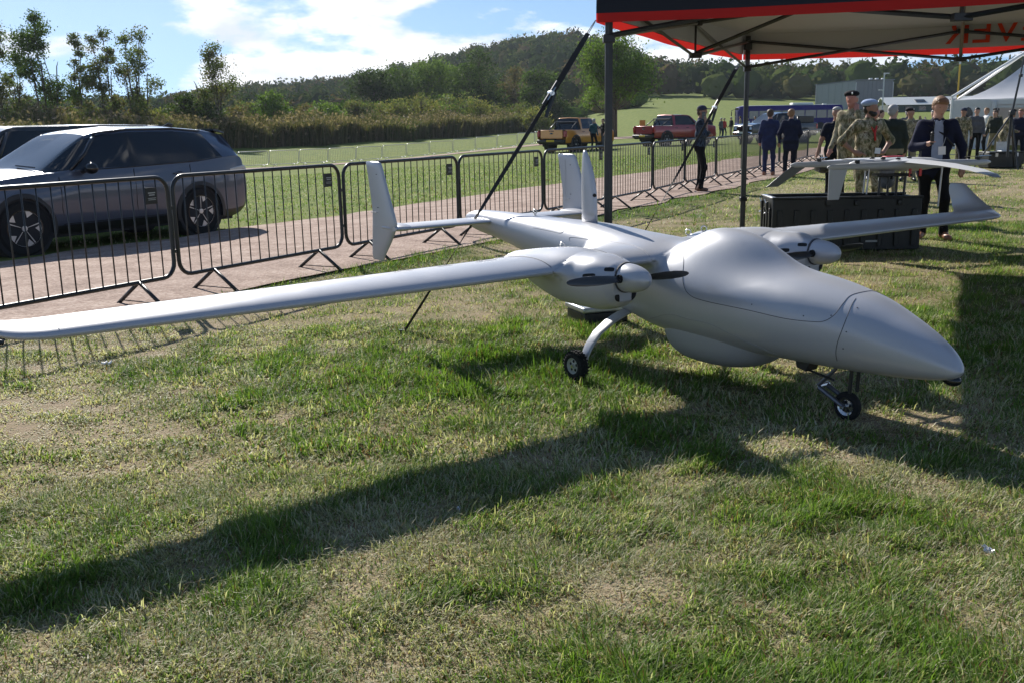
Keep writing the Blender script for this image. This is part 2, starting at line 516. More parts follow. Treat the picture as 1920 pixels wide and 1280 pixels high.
def build_ground():
    ys = np.concatenate([np.linspace(-40, -3, 10), np.linspace(-2, 16, 110), np.linspace(16.3, 45, 70), np.geomspace(46, 760, 90)])
    us = np.linspace(-1, 1, 181)
    Y = np.repeat(ys[:, None], len(us), 1)
    X = us[None, :]*(13 + 0.85*np.abs(ys)[:, None])
    Z = ground(X, Y)
    near = sstep(40, 15, Y)
    Z = Z + near*0.028*(fbm(X, Y, 0.9, 21, 4) - 0.5)
    V = np.stack([X, Y, Z], -1).reshape(-1, 3)
    n, k = X.shape
    i = np.arange((n-1)*k).reshape(n-1, k)[:, :-1].ravel()
    F = np.stack([i, i+1, i+k+1, i+k], 1)
    d = dryness(X, Y); s = across(X, Y)
    farw = sstep(14, 26, Y)*sstep(-4, 2, s)*0.9
    farw = np.maximum(farw, sstep(24, 40, Y)*0.8); farw = np.where(s > 4.4, 1.0, farw)
    col = np.stack([d, farw, 0*d], -1).reshape(-1, 3)
    o = link('ground', raw_mesh('ground', V, F, soil_mix(), col=col))
    tag(o, 'wide grassy field running back to the hills', 'ground', kind='structure')
build_ground()

def gravel_mat():
    m = bpy.data.materials.new('pink_gravel'); m.use_nodes = True
    nt = m.node_tree; b = nt.nodes['Principled BSDF']; b.inputs['Roughness'].default_value = 0.95; b.inputs['Specular IOR Level'].default_value = 0.15
    tc = nt.nodes.new('ShaderNodeTexCoord')
    vo = nt.nodes.new('ShaderNodeTexVoronoi'); vo.inputs['Scale'].default_value = 38; nt.links.new(tc.outputs['Object'], vo.inputs['Vector'])
    nz = nt.nodes.new('ShaderNodeTexNoise'); nz.inputs['Scale'].default_value = 2.2; nz.inputs['Detail'].default_value = 8; nt.links.new(tc.outputs['Object'], nz.inputs['Vector'])
    cr = nt.nodes.new('ShaderNodeValToRGB'); e = cr.color_ramp.elements
    e[0].position = 0.1; e[0].color = (0.20, 0.145, 0.115, 1); e[1].position = 0.9; e[1].color = (0.50, 0.40, 0.335, 1)
    q = e.new(0.5); q.color = (0.345, 0.25, 0.205, 1)
    sp = nt.nodes.new('ShaderNodeSeparateColor'); nt.links.new(vo.outputs['Color'], sp.inputs[0]); 
    ad = nt.nodes.new('ShaderNodeMath'); ad.operation = 'MULTIPLY_ADD'; ad.inputs[1].default_value = 0.45
    m2 = nt.nodes.new('ShaderNodeMapRange'); m2.inputs['From Min'].default_value = 0.3; m2.inputs['From Max'].default_value = 0.7; m2.inputs['To Min'].default_value = 0.05; m2.inputs['To Max'].default_value = 0.5
    nt.links.new(nz.outputs['Fac'], m2.inputs['Value']); nt.links.new(sp.outputs[0], ad.inputs[0]); nt.links.new(m2.outputs[0], ad.inputs[2])
    nt.links.new(ad.outputs[0], cr.inputs[0]); nt.links.new(cr.outputs[0], b.inputs['Base Color'])
    bp = nt.nodes.new('ShaderNodeBump'); bp.inputs['Strength'].default_value = 0.8; bp.inputs['Distance'].default_value = 0.015
    nt.links.new(vo.outputs['Distance'], bp.inputs['Height']); nt.links.new(bp.outputs[0], b.inputs['Normal'])
    return m
M['gravel'] = gravel_mat()

def ribbon(name, s0, s1, t0, t1, lift, matl, label, wob=0.35, nt=260, ns=10, seed=0):
    t = np.linspace(t0, t1, nt)
    e0 = s0 + wob*(fbm(t, t*0 + 3.3, 2.2, seed) - 0.5)*2; e1 = s1 + wob*1.6*(fbm(t, t*0 + 9.1, 2.6, seed+4) - 0.5)*2
    w = np.linspace(0, 1, ns)
    S = e0[:, None]*(1-w) + e1[:, None]*w
    X = F0[0] + FD[0]*t[:, None] + FN[0]*S; Y = F0[1] + FD[1]*t[:, None] + FN[1]*S
    Z = ground(X, Y) + lift + 0.02*sstep(40, 15, Y)*np.sin(w*math.pi)
    V = np.stack([X, Y, Z], -1).reshape(-1, 3)
    i = np.arange((nt-1)*ns).reshape(nt-1, ns)[:, :-1].ravel()
    F = np.stack([i, i+ns, i+ns+1, i+1], 1)
    o = link(name, raw_mesh(name, V, F, matl))
    return tag(o, label, 'track', kind='structure')
ribbon('gravel_track', -0.25, 4.7, -9, 85, 0.018, M['gravel'], 'pinkish gravel track running behind the black barriers', seed=2, nt=420)

FAR_LINE = np.array([(-31, 52), (-24, 59.5), (-17.1, 67), (-13.6, 70.6), (-9.8, 74.4), (-5.7, 79), (-1, 83.5), (1.6, 86.2), (5.5, 92), (14, 108)], float)
def far_line(d):
    seg = np.linalg.norm(np.diff(FAR_LINE, axis=0), axis=1); c = np.concatenate([[0], np.cumsum(seg)])
    return np.stack([np.interp(d, c, FAR_LINE[:, 0]), np.interp(d, c, FAR_LINE[:, 1])], -1)
def far_track():
    d = np.linspace(0, 78, 160); P = far_line(d)
    T = np.gradient(P, axis=0); T /= np.linalg.norm(T, axis=1, keepdims=True)
    N = np.stack([T[:, 1], -T[:, 0]], 1)
    w = np.linspace(0.3, 4.6, 7)
    Q = P[:, None, :] + N[:, None, :]*(w[None, :, None] + 0.5*(fbm(d, d*0, 3, 4)[:, None, None] - 0.5)*np.linspace(0.3, 2, 7)[None, :, None])
    Z = ground(Q[..., 0], Q[..., 1]) + 0.03
    V = np.concatenate([Q, Z[..., None]], -1).reshape(-1, 3)
    i = np.arange(159*7).reshape(159, 7)[:, :-1].ravel()
    o = link('far_track', raw_mesh('far_track', V, np.stack([i, i+1, i+8, i+7], 1), M['gravel']))
    tag(o, 'narrow pink track in front of the far galvanised barriers', 'track', kind='structure')
far_track()
# ================================================================== crowd barriers
def arc(cx, cz, r, a0, a1, n):
    return [(cx + r*math.cos(a), cz + r*math.sin(a)) for a in np.linspace(a0, a1, n)]

def barrier_proto(length, height, zb, nbars, matl, rf=0.019, rb=0.0062, plate=False, detail=True):
    """barrier along +x from 0 to length"""
    root = empty('crowd_barrier')
    h = math.pi/2; R = 0.13
    x0, x1, z0, z1 = rf, length - rf, zb, height - rf
    k = 6 if detail else 3
    path = arc(x1-R, z1-R, R, h, 0, k) + arc(x1-R, z0+R, R, 0, -h, k) + arc(x0+R, z0+R, R, -h, -2*h, k) + arc(x0+R, z1-R, R, -2*h, -3*h, k)
    b = MB(); b.tube([(x, 0, z) for x, z in path], rf, 8 if detail else 5, closed=True); b.build('frame', matl, root, smooth=True)
    bar = MB(); bar.cyl((0, 0, z0+0.01), (0, 0, z1-0.01), rb, n=6 if detail else 4); bm_ = None
    for i in range(nbars):
        x = x0 + (x1 - x0)*(i + 1)/(nbars + 1)
        if bm_ is None:
            o = bar.build('bar', matl, root, smooth=True); bm_ = o.data; o.location.x = x
        else:
            link('bar', bm_, root, (x, 0, 0))
    for x in (0.42, length - 0.42):
        f = MB()
        for sgn in (-1, 1):
            f.tube([(x, sgn*0.005, z0), (x, sgn*0.27, 0.012)], 0.017, 6)
            f.cyl((x, sgn*0.27, 0.0), (x, sgn*0.285, 0.012), 0.021, 0.021, 6)
        if detail: f.cyl((x, -0.22, 0.035), (x, 0.22, 0.035), 0.005, n=5)
        f.build('foot', matl, root, smooth=True)
    if detail:
        for z in (0.42, 0.80):
            l = MB(); l.tube([(x1+0.012, 0, z), (x1+0.05, 0, z), (x1+0.05, 0, z-0.07)], 0.006, 6)
            l.box((x1+0.018, 0, z), (0.02, 0.03, 0.03))
            l.build('hook', matl, root)
    if plate:
        dx = (x1 - x0)/(nbars + 1); xx = x0 + dx*(nbars - 0.5)
        p = MB(); p.box((xx, -0.01, height - 0.17), (dx, 0.006, 0.14)); o = p.build('name_plate', M['black_plastic'], root, bevel=0.003)
        for q, (w, z) in enumerate(((0.075, -0.145), (0.06, -0.163), (0.085, -0.19), (0.08, -0.203))):
            t = MB(); t.box((xx + 0.004, -0.0145, height + z), (w, 0.002, 0.009 if q < 2 else 0.005)); t.build('print_line', M['plate_print'], o)
    return root
M['plate_print'] = mat('pale_print', (0.42, 0.42, 0.40), 0.7)

POSTS = [(-4.117, 6.756), (-2.96, 8.79), (-1.80, 10.823), (-0.644, 12.857), (0.513, 14.89)] + [(1.64 + 1.052*i + 0.05*math.sin(i*2.1), 16.96 + 2.112*i) for i in range(10)]
WHERE = ['nearest, at the left edge below the grey car', 'beside the rear wheel of the grey car', 'behind the near tail fin of the drone', 'behind the tail of the drone',
         'behind the far tail fin of the drone', 'just right of the tall dorsal blade', 'left of the man on the phone', 'right behind the man on the phone', 'just left of the far gazebo leg', 'just right of the far gazebo leg',
         'behind the two suited men', 'right of the suited men', 'behind the person with the black bag', 'farthest, half hidden behind the soldiers']
_bp = barrier_proto(2.32, 1.09, 0.20, 17, M['black_metal'], plate=True)
for i in range(len(POSTS) - 1):
    o = _bp if i == 0 else copy_tree(_bp)
    a, b = np.array(POSTS[i]), np.array(POSTS[i+1])
    o.location = (a[0], a[1], gz(*a) + 0.015); o.rotation_euler = (random.uniform(-0.012, 0.012), 0, math.atan2(b[1]-a[1], b[0]-a[0]))
    tag(o, 'black steel crowd barrier, ' + WHERE[i], 'barrier', 'black crowd barriers along the track')

_gp = barrier_proto(2.35, 1.1, 0.18, 15, M['galv'], rf=0.02, rb=0.007, detail=False)
ORD = ['first', 'second', 'third', 'fourth', 'fifth', 'sixth', 'seventh', 'eighth', 'ninth', 'tenth', 'eleventh', 'twelfth', 'thirteenth', 'fourteenth', 'fifteenth', 'sixteenth', 'seventeenth', 'eighteenth', 'nineteenth', 'twentieth']
for i in range(18):
    d = 17.02 + i*2.42
    a, b = far_line(d), far_line(d + 2.4)
    o = _gp if i == 0 else copy_tree(_gp)
    o.location = (a[0], a[1], gz(*a)); o.rotation_euler = (0, 0, math.atan2(b[1]-a[1], b[0]-a[0]))
    tag(o, 'pale galvanised barrier, %s from the left in the far row before the reeds' % ORD[i], 'barrier', 'galvanised barriers along the far track')
for i, (x, y, r, lb) in enumerate([(17.3, 77, 0.1, 'pale galvanised barrier holding back the queue left of the dark pickup'), (19.7, 77.2, 0.1, 'second pale galvanised barrier by the queue, partly behind the gazebo leg'),
                                   (25.4, 70, 0.05, 'pale galvanised barrier on the grass in front of the bus'), (27.8, 70.1, 0.05, 'pale galvanised barrier below the rear end of the bus')]):
    o = copy_tree(_gp); o.location = (x, y, gz(x, y)); o.rotation_euler = (0, 0, r); tag(o, lb, 'barrier', 'galvanised barriers by the bus')

# ================================================================== gazebo
def fabric(name, c, transl=0.12, rough=0.75):
    m = bpy.data.materials.new(name); m.use_nodes = True
    nt = m.node_tree; b = nt.nodes['Principled BSDF']; out = nt.nodes['Material Output']
    b.inputs['Base Color'].default_value = (*c, 1); b.inputs['Roughness'].default_value = rough; b.inputs['Specular IOR Level'].default_value = 0.25
    tc = nt.nodes.new('ShaderNodeTexCoord'); nz = nt.nodes.new('ShaderNodeTexNoise'); nz.inputs['Scale'].default_value = 2.0; nz.inputs['Detail'].default_value = 5
    bp = nt.nodes.new('ShaderNodeBump'); bp.inputs['Strength'].default_value = 0.35; bp.inputs['Distance'].default_value = 0.05
    nt.links.new(tc.outputs['Object'], nz.inputs['Vector']); nt.links.new(nz.outputs['Fac'], bp.inputs['Height']); nt.links.new(bp.outputs[0], b.inputs['Normal'])
    tr = nt.nodes.new('ShaderNodeBsdfTranslucent'); tr.inputs['Color'].default_value = (*c, 1)
    mx = nt.nodes.new('ShaderNodeMixShader'); mx.inputs[0].default_value = transl
    nt.links.new(b.outputs[0], mx.inputs[1]); nt.links.new(tr.outputs[0], mx.inputs[2]); nt.links.new(mx.outputs[0], out.inputs['Surface'])
    return m
M['canvas_navy'] = fabric('navy_canvas', (0.012, 0.014, 0.02), 0.0)
M['canvas_grey'] = fabric('grey_canvas_lining', (0.48, 0.485, 0.50), 0.12)
M['canvas_red'] = fabric('red_canvas_trim', (0.52, 0.022, 0.018), 0.40)

P1 = np.array([0.745, 7.55]); P2 = np.array([2.90, 12.42])
GA = P2 - P1; LA = float(np.linalg.norm(GA)); GA = GA/LA; GB = np.array([GA[1], -GA[0]]); LB = 4.7
def gp(a, b, z):
    p = P1 + GA*a + GB*b
    return (p[0] - P1[0], p[1] - P1[1], z)
gaz = empty('gazebo', (P1[0], P1[1], 0), 0, 'pop-up gazebo with dark canopy, red trim and black folding frame', 'gazebo')
EAVE, VAL = 2.50, 2.19
CORN = [(0, 0), (LA, 0), (LA, LB), (0, LB)]
for (a, b) in CORN:
    l = MB(); l.cyl(gp(a, b, 0.02), gp(a, b, 1.35), 0.034, n=6); l.cyl(gp(a, b, 1.33), gp(a, b, 2.46), 0.031, n=6)
    o = l.build('leg', M['black_metal'], gaz, smooth=False)
    for zz, hh in ((0.52, 0.05), (2.34, 0.08), (2.08, 0.06)):
        k = MB(); k.box(gp(a, b, zz), (0.085, 0.085, hh)); k.build('bracket', M['black_plastic'], o, bevel=0.006)
    f = MB(); f.box(gp(a, b, 0.012), (0.13, 0.13, 0.016)); f.build('foot_plate', M['black_metal'], o)
def sag_edge(c0, c1, n=25):
    t = np.linspace(0, 1, n)
    return t, [(c0[0]+(c1[0]-c0[0])*q, c0[1]+(c1[1]-c0[1])*q) for q in t]
HEX_N = ['near', 'left', 'far', 'right']
def canopy():
    ov = 0.07
    C = [(-ov, -ov), (LA+ov, -ov), (LA+ov, LB+ov), (-ov, LB+ov)]
    pk = (LA/2, LB/2); PZ = 3.55
    for i in range(4):
        c0, c1 = C[i], C[(i+1) % 4]
        t, E = sag_edge(c0, c1)
        # roof face, outer and inner skin
        for nm, off, mm in (('roof_panel', 0.0, M['canvas_navy']), ('roof_lining', -0.012, M['canvas_grey'])):
            V = []; F = []
            ring = 9
            for q in range(ring):
                w = q/ring
                for j, e in enumerate(E):
                    a = e[0]*(1-w) + pk[0]*w; b_ = e[1]*(1-w) + pk[1]*w
                    z = EAVE*(1-w) + PZ*w - 0.10*math.sin(w*math.pi)*1.0 - 0.03*math.sin(t[j]*math.pi)*(1-w)
                    V.append(gp(a, b_, z + off))
            V.append(gp(pk[0], pk[1], PZ + off)); n = len(E)
            for q in range(ring-1):
                for j in range(n-1):
                    F.append((q*n+j, q*n+j+1, (q+1)*n+j+1, (q+1)*n+j))
            for j in range(n-1): F.append(((ring-1)*n+j, (ring-1)*n+j+1, len(V)-1))
            b = MB(); b.add(V, F); b.build(nm, mm, gaz, smooth=True)
        # valance
        nrm = np.array([(c1[1]-c0[1]), -(c1[0]-c0[0])]); nrm = nrm/np.linalg.norm(nrm)
        for nm, zt, zb, mm, dn in (('valance', EAVE, VAL+0.064, M['canvas_navy'], 0.0), ('valance_lining', EAVE-0.01, VAL+0.064, M['canvas_grey'], 0.011), ('trim_strip', VAL+0.064, VAL, M['canvas_red'], 0.0)):
            V = []; F = []
            for q in range(3):
                for j, e in enumerate(E):
                    sg = 0.035*math.sin(t[j]*math.pi)
                    z = zt + (zb - zt)*q/2 - (sg*(0.86 if nm == 'trim_strip' else 0.86*q/2 if q else 0.86))
                    wv = 0.012*math.sin(t[j]*21 + i*2)*(q/2 if nm != 'trim_strip' else 1)
                    V.append(gp(e[0] - nrm[0]*(dn - wv), e[1] - nrm[1]*(dn - wv), z))
            n = len(E)
            for q in range(2):
                for j in range(n-1): F.append((q*n+j, q*n+j+1, (q+1)*n+j+1, (q+1)*n+j))
            b = MB(); b.add(V, F); b.build(nm, mm, gaz, smooth=True)
canopy()
def bar_between(p, q, parent, nm='truss_bar', w=0.034, t=0.016):
    b = MB(); b.tube([p, q], w/2, 4); o = b.build(nm, M['black_metal'], parent, smooth=False); return o
def truss(a0, b0, a1, b1, z_top=2.40, z_bot=2.10):
    """two scissor pairs from corner to corner with a hub in the middle"""
    m = ((a0+a1)/2, (b0+b1)/2)
    for (s, e) in (((a0, b0), m), (m, (a1, b1))):
        n = np.array([e[1]-s[1], -(e[0]-s[0])]); n = n/np.linalg.norm(n)*0.018
        bar_between(gp(s[0]+n[0], s[1]+n[1], z_top), gp(e[0]+n[0], e[1]+n[1], z_bot), gaz)
        bar_between(gp(s[0]-n[0], s[1]-n[1], z_bot), gp(e[0]-n[0], e[1]-n[1], z_top), gaz)
    h = MB(); h.box(gp(m[0], m[1], z_bot), (0.12, 0.07, 0.05)); h.box(gp(m[0], m[1], z_top), (0.12, 0.07, 0.05)); h.cyl(gp(m[0], m[1], z_bot), gp(m[0], m[1], z_top), 0.012, n=8)
    h.build('truss_hub', M['black_plastic'], gaz, bevel=0.005)
    return m
mids = []
for i in range(4):
    c0, c1 = CORN[i], CORN[(i+1) % 4]
    mids.append(truss(*c0, *c1))
cen = (LA/2, LB/2)
for m in mids:
    bar_between(gp(*m, 2.40), gp(*cen, 2.62), gaz); bar_between(gp(*m, 2.12), gp(*cen, 2.95), gaz)
b = MB(); b.cyl(gp(*cen, 2.55), gp(*cen, 3.52), 0.03, n=8); b.build('peak_post', M['black_metal'], gaz)
# name printed on the far roof face, seen reversed from underneath
_fa, _fb = LA + 0.07, LB/2
_slope = math.atan2(3.55 - EAVE, LA/2)
M['print_orange'] = fabric('orange_print', (0.75, 0.07, 0.025), 0.3)
_yaw = math.atan2(GB[1], GB[0])
_t = text_obj('valance_lettering', 'TEKEVER', 0.38, M['print_orange'], gaz, gp(LA + 0.045, 3.05, 2.385), (0, 0, 0), ext=0.002, sx=1.15)
_ex = Vector((-GB[0], -GB[1], 0)); _ey = Vector((0, 0, 1)); _ez = _ex.cross(_ey)
_t.rotation_euler = Matrix((_ex, _ey, _ez)).transposed().to_euler()

# leg weight at the near corner
w = empty('leg_weight', (0.66, 7.52, 0.0), 0.35, 'black block with a pale slab on top under the near gazebo leg', 'weight')
b = MB(); b.box((0, 0, 0.045), (0.36, 0.34, 0.085)); b.build('block', M['black_plastic'], w, bevel=0.01)
b = MB(); b.box((-0.01, 0, 0.110), (0.37, 0.36, 0.044)); b.build('slab', M['galv'], w, bevel=0.012)

# guy straps
def strap_thing(top, foot, ratchet_t, label, twist=0.3):
    top = np.array(top); foot = np.array(foot); d = foot - top; L = np.linalg.norm(d); d = d/L
    root = empty('guy_strap', tuple(foot), 0, label, 'strap', 'ratchet straps holding the gazebo')
    side = np.cross(d, [0, 0, 1]); side /= np.linalg.norm(side); up = np.cross(side, d)
    def web(t0, t1, w, nm):
        V = []; F = []; n = 22
        for i in range(n):
            t = t0 + (t1 - t0)*i/(n-1); p = top + d*L*t - foot; p = p - np.array([0, 0, 0.02*math.sin(t*math.pi)])
            an = twist + 1.2*math.sin(t*5.0)
            s = side*math.cos(an) + up*math.sin(an); o = np.cross(s, d)
            V += [p - s*w/2 - o*0.0012, p + s*w/2 - o*0.0012, p + s*w/2 + o*0.0012, p - s*w/2 + o*0.0012]
        for i in range(n-1):
            for j in range(4):
                j2 = (j+1) % 4; F.append((i*4+j, i*4+j2, i*4+4+j2, i*4+4+j))
        b = MB(); b.add(V, F); return b.build(nm, M['strap'], root)
    web(0.045, ratchet_t, 0.042, 'upper_webbing'); web(ratchet_t + 0.01, 0.995, 0.028, 'lower_webbing')
    # wire hook at the canopy corner
    c = top - foot; b = MB()
    pts = [c + d*L*q + side*s for q, s in ((0.004, 0.004), (0.014, 0.012), (0.03, 0.016), (0.045, 0.020), (0.045, -0.020), (0.03, -0.016), (0.014, -0.010), (0.006, -0.002))]
    b.tube(pts, 0.0035, 6); b.build('wire_hook', M['steel'], root)
    p = top + d*L*ratchet_t - foot
    b = MB(); b.tube([p - d*0.10 - side*0.0, p + d*0.10 + up*0.0], 0.016, 6); b.tube([p - d*0.02 - up*0.02, p + d*0.17 - up*0.055 - side*0.03], [0.022, 0.014], 6); b.build('ratchet_handle', M['black_metal'], root)
    b = MB(); b.cyl(p - side*0.032, p + side*0.032, 0.018, n=10); b.tube([p - side*0.028 + d*-0.05, p - side*0.028 + d*0.06], 0.006, 5); b.build('ratchet_spool', M['steel'], root)
    b = MB(); b.cyl((0, 0, -0.1), (0, 0, 0.035), 0.012, n=8); b.cyl((0, 0, 0.028), (0, 0, 0.04), 0.022, n=8); b.build('ground_peg', M['black_metal'], root)
    return root
strap_thing((P1[0]-0.09, P1[1]-0.02, 2.22), (-0.80, 7.08, 0.0), 0.235, 'black ratchet strap from the near gazebo corner to the grass')
strap_thing((P2[0]-0.08, P2[1]+0.02, 2.18), (1.50, 11.9, 0.0), 0.25, 'black ratchet strap from the far gazebo corner, beside the man on the phone')
# ================================================================== the drone (x forward, y to its left, z up; origin under its nose wheel)
def pchip(xs, ys):
    xs = np.asarray(xs, float); ys = np.asarray(ys, float); h = np.diff(xs); d = np.diff(ys)/h
    m = np.zeros_like(ys)
    for i in range(1, len(xs)-1):
        if d[i-1]*d[i] > 0:
            w1 = 2*h[i]+h[i-1]; w2 = h[i]+2*h[i-1]; m[i] = (w1+w2)/(w1/d[i-1]+w2/d[i])
    m[0] = d[0]; m[-1] = d[-1]
    def f(x):
        x = np.clip(x, xs[0], xs[-1]); k = np.clip(np.searchsorted(xs, x) - 1, 0, len(xs)-2)
        t = (x - xs[k])/h[k]; t2 = t*t; t3 = t2*t
        return (2*t3-3*t2+1)*ys[k] + (t3-2*t2+t)*h[k]*m[k] + (-2*t3+3*t2)*ys[k+1] + (t3-t2)*h[k]*m[k+1]
    return f
_fx  = [-3.50, -3.42, -3.30, -3.0, -2.6, -2.0, -1.5, -1.15, -0.8, -0.5, -0.25, 0.09, 0.30, 0.45, 0.53, 0.57, 0.592]
_top = [0.795, 0.835, 0.858, 0.862, 0.860, 0.858, 0.828, 0.782, 0.745, 0.735, 0.716, 0.652, 0.570, 0.494, 0.440, 0.400, 0.368]
_bot = [0.785, 0.735, 0.705, 0.665, 0.590, 0.455, 0.340, 0.278, 0.262, 0.262, 0.266, 0.276, 0.288, 0.303, 0.318, 0.332, 0.356]
_wid = [0.010, 0.060, 0.085, 0.115, 0.150, 0.215, 0.268, 0.292, 0.298, 0.292, 0.275, 0.222, 0.172, 0.122, 0.082, 0.050, 0.014]
F_TOP, F_BOT, F_WID = pchip(_fx, _top), pchip(_fx, _bot), pchip(_fx, _wid)

WING_Z = 0.722
def wing_le(y):  return -1.125 - 0.016*np.abs(y)
def wing_ch(y):  return 0.665 - 0.066*np.abs(y)
def af_half(t, th=0.135):
    t = np.clip(t, 0, 1)
    return th/0.2*(0.2969*np.sqrt(t) - 0.1260*t - 0.3516*t**2 + 0.2843*t**3 - 0.1015*t**4) + 0.002
def af_camber(t, m=0.028, p=0.4):
    t = np.clip(t, 0, 1)
    return np.where(t < p, m/p**2*(2*p*t - t*t), m/(1-p)**2*((1-2*p) + 2*p*t - t*t))

def sd_fus(x, y, z):
    t, b, w = F_TOP(x), F_BOT(x), F_WID(x)
    zc = b + (t-b)*0.52; hu, hd = t-zc, zc-b
    h = np.where(z > zc, hu, hd)
    n = 2.35
    q = ((np.abs(y)/w)**n + (np.abs(z-zc)/h)**n)**(1/n)
    d = (q - 1)*np.minimum(w, h)*0.9
    return np.maximum(d, np.maximum(x - 0.592, -3.5 - x))
def sd_hump(x, y, z):
    ax = np.where(x > -0.83, 0.42, 0.32)
    q = np.sqrt(((x+0.83)/ax)**2 + (y/0.20)**2 + ((z-0.67)/0.235)**2)
    return (q - 1)*0.2
def sd_wing(x, y, z):
    c = wing_ch(y); t = (wing_le(y) - x)/c
    zc = WING_Z + c*af_camber(t)
    d = (np.abs(z - zc) - c*af_half(t))*0.85
    ex = np.maximum(-t, t - 1)*c
    d = np.where(ex > 0, np.sqrt(np.maximum(d, 0)**2 + ex**2), d)
    return np.maximum(d, np.abs(y) - 0.985)
_nx = [-1.86, -1.70, -1.45, -1.20, -1.00, -0.865, -0.825]
N_T = pchip(_nx, [0.735, 0.755, 0.785, 0.812, 0.812, 0.790, 0.774])
N_B = pchip(_nx, [0.715, 0.655, 0.570, 0.522, 0.520, 0.548, 0.578])
N_W = pchip(_nx, [0.020, 0.075, 0.140, 0.172, 0.162, 0.120, 0.092])
def sd_nac(x, y, z):
    yy = np.abs(y) - 0.758
    t, b, w = N_T(x), N_B(x), N_W(x)
    zc = (t+b)/2; h = (t-b)/2; n = 2.3
    q = ((np.abs(yy)/w)**n + (np.abs(z-zc)/h)**n)**(1/n)
    d = (q - 1)*np.minimum(w, h)*0.9
    return np.maximum(d, np.maximum(x + 0.825, -1.86 - x))
def sd_uav(x, y, z):
    x = np.asarray(x, float); y = np.asarray(y, float); z = np.asarray(z, float)
    a = smin(sd_fus(x, y, z), sd_hump(x, y, z), 0.10)
    w = smin(sd_wing(x, y, z), sd_nac(x, y, z), 0.085)
    return smin(a, w, 0.055)
def sd_radome(x, y, z):
    ax = np.where(x > -0.88, 0.45, 0.335)
    q = (np.abs((x+0.88)/ax)**2.5 + np.abs(y/0.232)**2.5 + np.abs((z-0.345)/0.206)**2.5)**(1/2.5)
    return (q - 1)*0.2
#END_SDF
def silver_paint(name, c, rough=0.36, metal=0.35):
    m = mat(name, c, rough, metal, 0.5, coat=0.0)
    nt = m.node_tree; b = nt.nodes['Principled BSDF']
    tc = nt.nodes.new('ShaderNodeTexCoord'); nz = nt.nodes.new('ShaderNodeTexNoise'); nz.inputs['Scale'].default_value = 5.0; nz.inputs['Detail'].default_value = 7
    nt.links.new(tc.outputs['Object'], nz.inputs['Vector'])
    r = nt.nodes.new('ShaderNodeMapRange'); r.inputs['To Min'].default_value = rough - 0.07; r.inputs['To Max'].default_value = rough + 0.09
    nt.links.new(nz.outputs['Fac'], r.inputs['Value']); nt.links.new(r.outputs[0], b.inputs['Roughness'])
    sp = nt.nodes.new('ShaderNodeTexNoise'); sp.inputs['Scale'].default_value = 210; sp.inputs['Detail'].default_value = 1
    nt.links.new(tc.outputs['Object'], sp.inputs['Vector'])
    r2 = nt.nodes.new('ShaderNodeMapRange'); r2.inputs['From Min'].default_value = 0.765; r2.inputs['From Max'].default_value = 0.80
    nt.links.new(sp.outputs['Fac'], r2.inputs['Value'])
    mx = nt.nodes.new('ShaderNodeMixRGB'); mx.inputs['Color1'].default_value = (*c, 1); mx.inputs['Color2'].default_value = (c[0]*0.55, c[1]*0.52, c[2]*0.48, 1)
    nt.links.new(r2.outputs[0], mx.inputs['Fac']); nt.links.new(mx.outputs[0], b.inputs['Base Color'])
    return m
M['silver'] = silver_paint('silver_grey_paint', (0.43, 0.435, 0.465), 0.35, 0.22)
M['silver_dull'] = silver_paint('dull_grey_paint', (0.35, 0.355, 0.375), 0.5, 0.15)
M['seam'] = mat('panel_gap', (0.06, 0.06, 0.07), 0.8)
M['seam_soft'] = mat('filled_panel_gap', (0.27, 0.27, 0.29), 0.6)
M['wing_print'] = mat('grey_wing_print', (0.27, 0.27, 0.285), 0.5)
M['dark_alu'] = mat('dark_anodised_aluminium', (0.16, 0.16, 0.18), 0.4, 0.7)
M['carbon'] = mat('carbon_blade', (0.022, 0.020, 0.019), 0.28, 0, 0.5, coat=0.3)

PSI = math.radians(-54.79)
uav = empty('drone_aircraft', (1.6865, 4.8209, 0.0), PSI, 'large silver-grey twin-propeller drone aircraft parked across the grass', 'drone')

def u_newton(P, f=None, it=6):
    f = f or sd_uav
    P = np.asarray(P, float).copy()
    for _ in range(it):
        G = np.zeros_like(P)
        for k in range(3):
            d = np.zeros(3); d[k] = 1e-4
            A = P+d; B = P-d
            G[:, k] = (f(A[:, 0], A[:, 1], A[:, 2]) - f(B[:, 0], B[:, 1], B[:, 2]))/2e-4
        v = f(P[:, 0], P[:, 1], P[:, 2])
        P = P - (v/np.maximum((G*G).sum(1), 0.05))[:, None]*G
    return P, G/np.linalg.norm(G, axis=1, keepdims=True)

def split_build():
    V, F, N = surfnet(sd_uav, (-3.56, -1.02, 0.18), (0.62, 1.02, 0.96), 0.0135, project=4)
    # the cut at the wing joint: keep the end ring flat
    c = V[F].mean(1)
    isn = (np.abs(c[:, 1]) > 0.47)
    nose = (~isn) & (c[:, 0] + 0.16*(c[:, 2] - 0.45) > 0.045)
    def part(name, sel, parent):
        f = F[sel]; u, inv = np.unique(f, return_inverse=True)
        o = link(name, raw_mesh(name, V[u], inv.reshape(f.shape), M['silver'], normals=N[u]), parent)
        return o
    fus = part('fuselage', ~isn & ~nose, uav)
    part('nose_cone', nose, uav)
    nl = part('engine_nacelle', isn & (c[:, 1] < 0), uav); nr = part('engine_nacelle', isn & (c[:, 1] > 0), uav)
    V, F, N = surfnet(sd_radome, (-1.32, -0.26, 0.11), (-0.33, 0.26, 0.58), 0.0135, project=3)
    link('radome', raw_mesh('radome', V, F, M['silver_dull'], normals=N), uav)
    return fus, nl, nr
FUS, NACS, NACP = split_build()

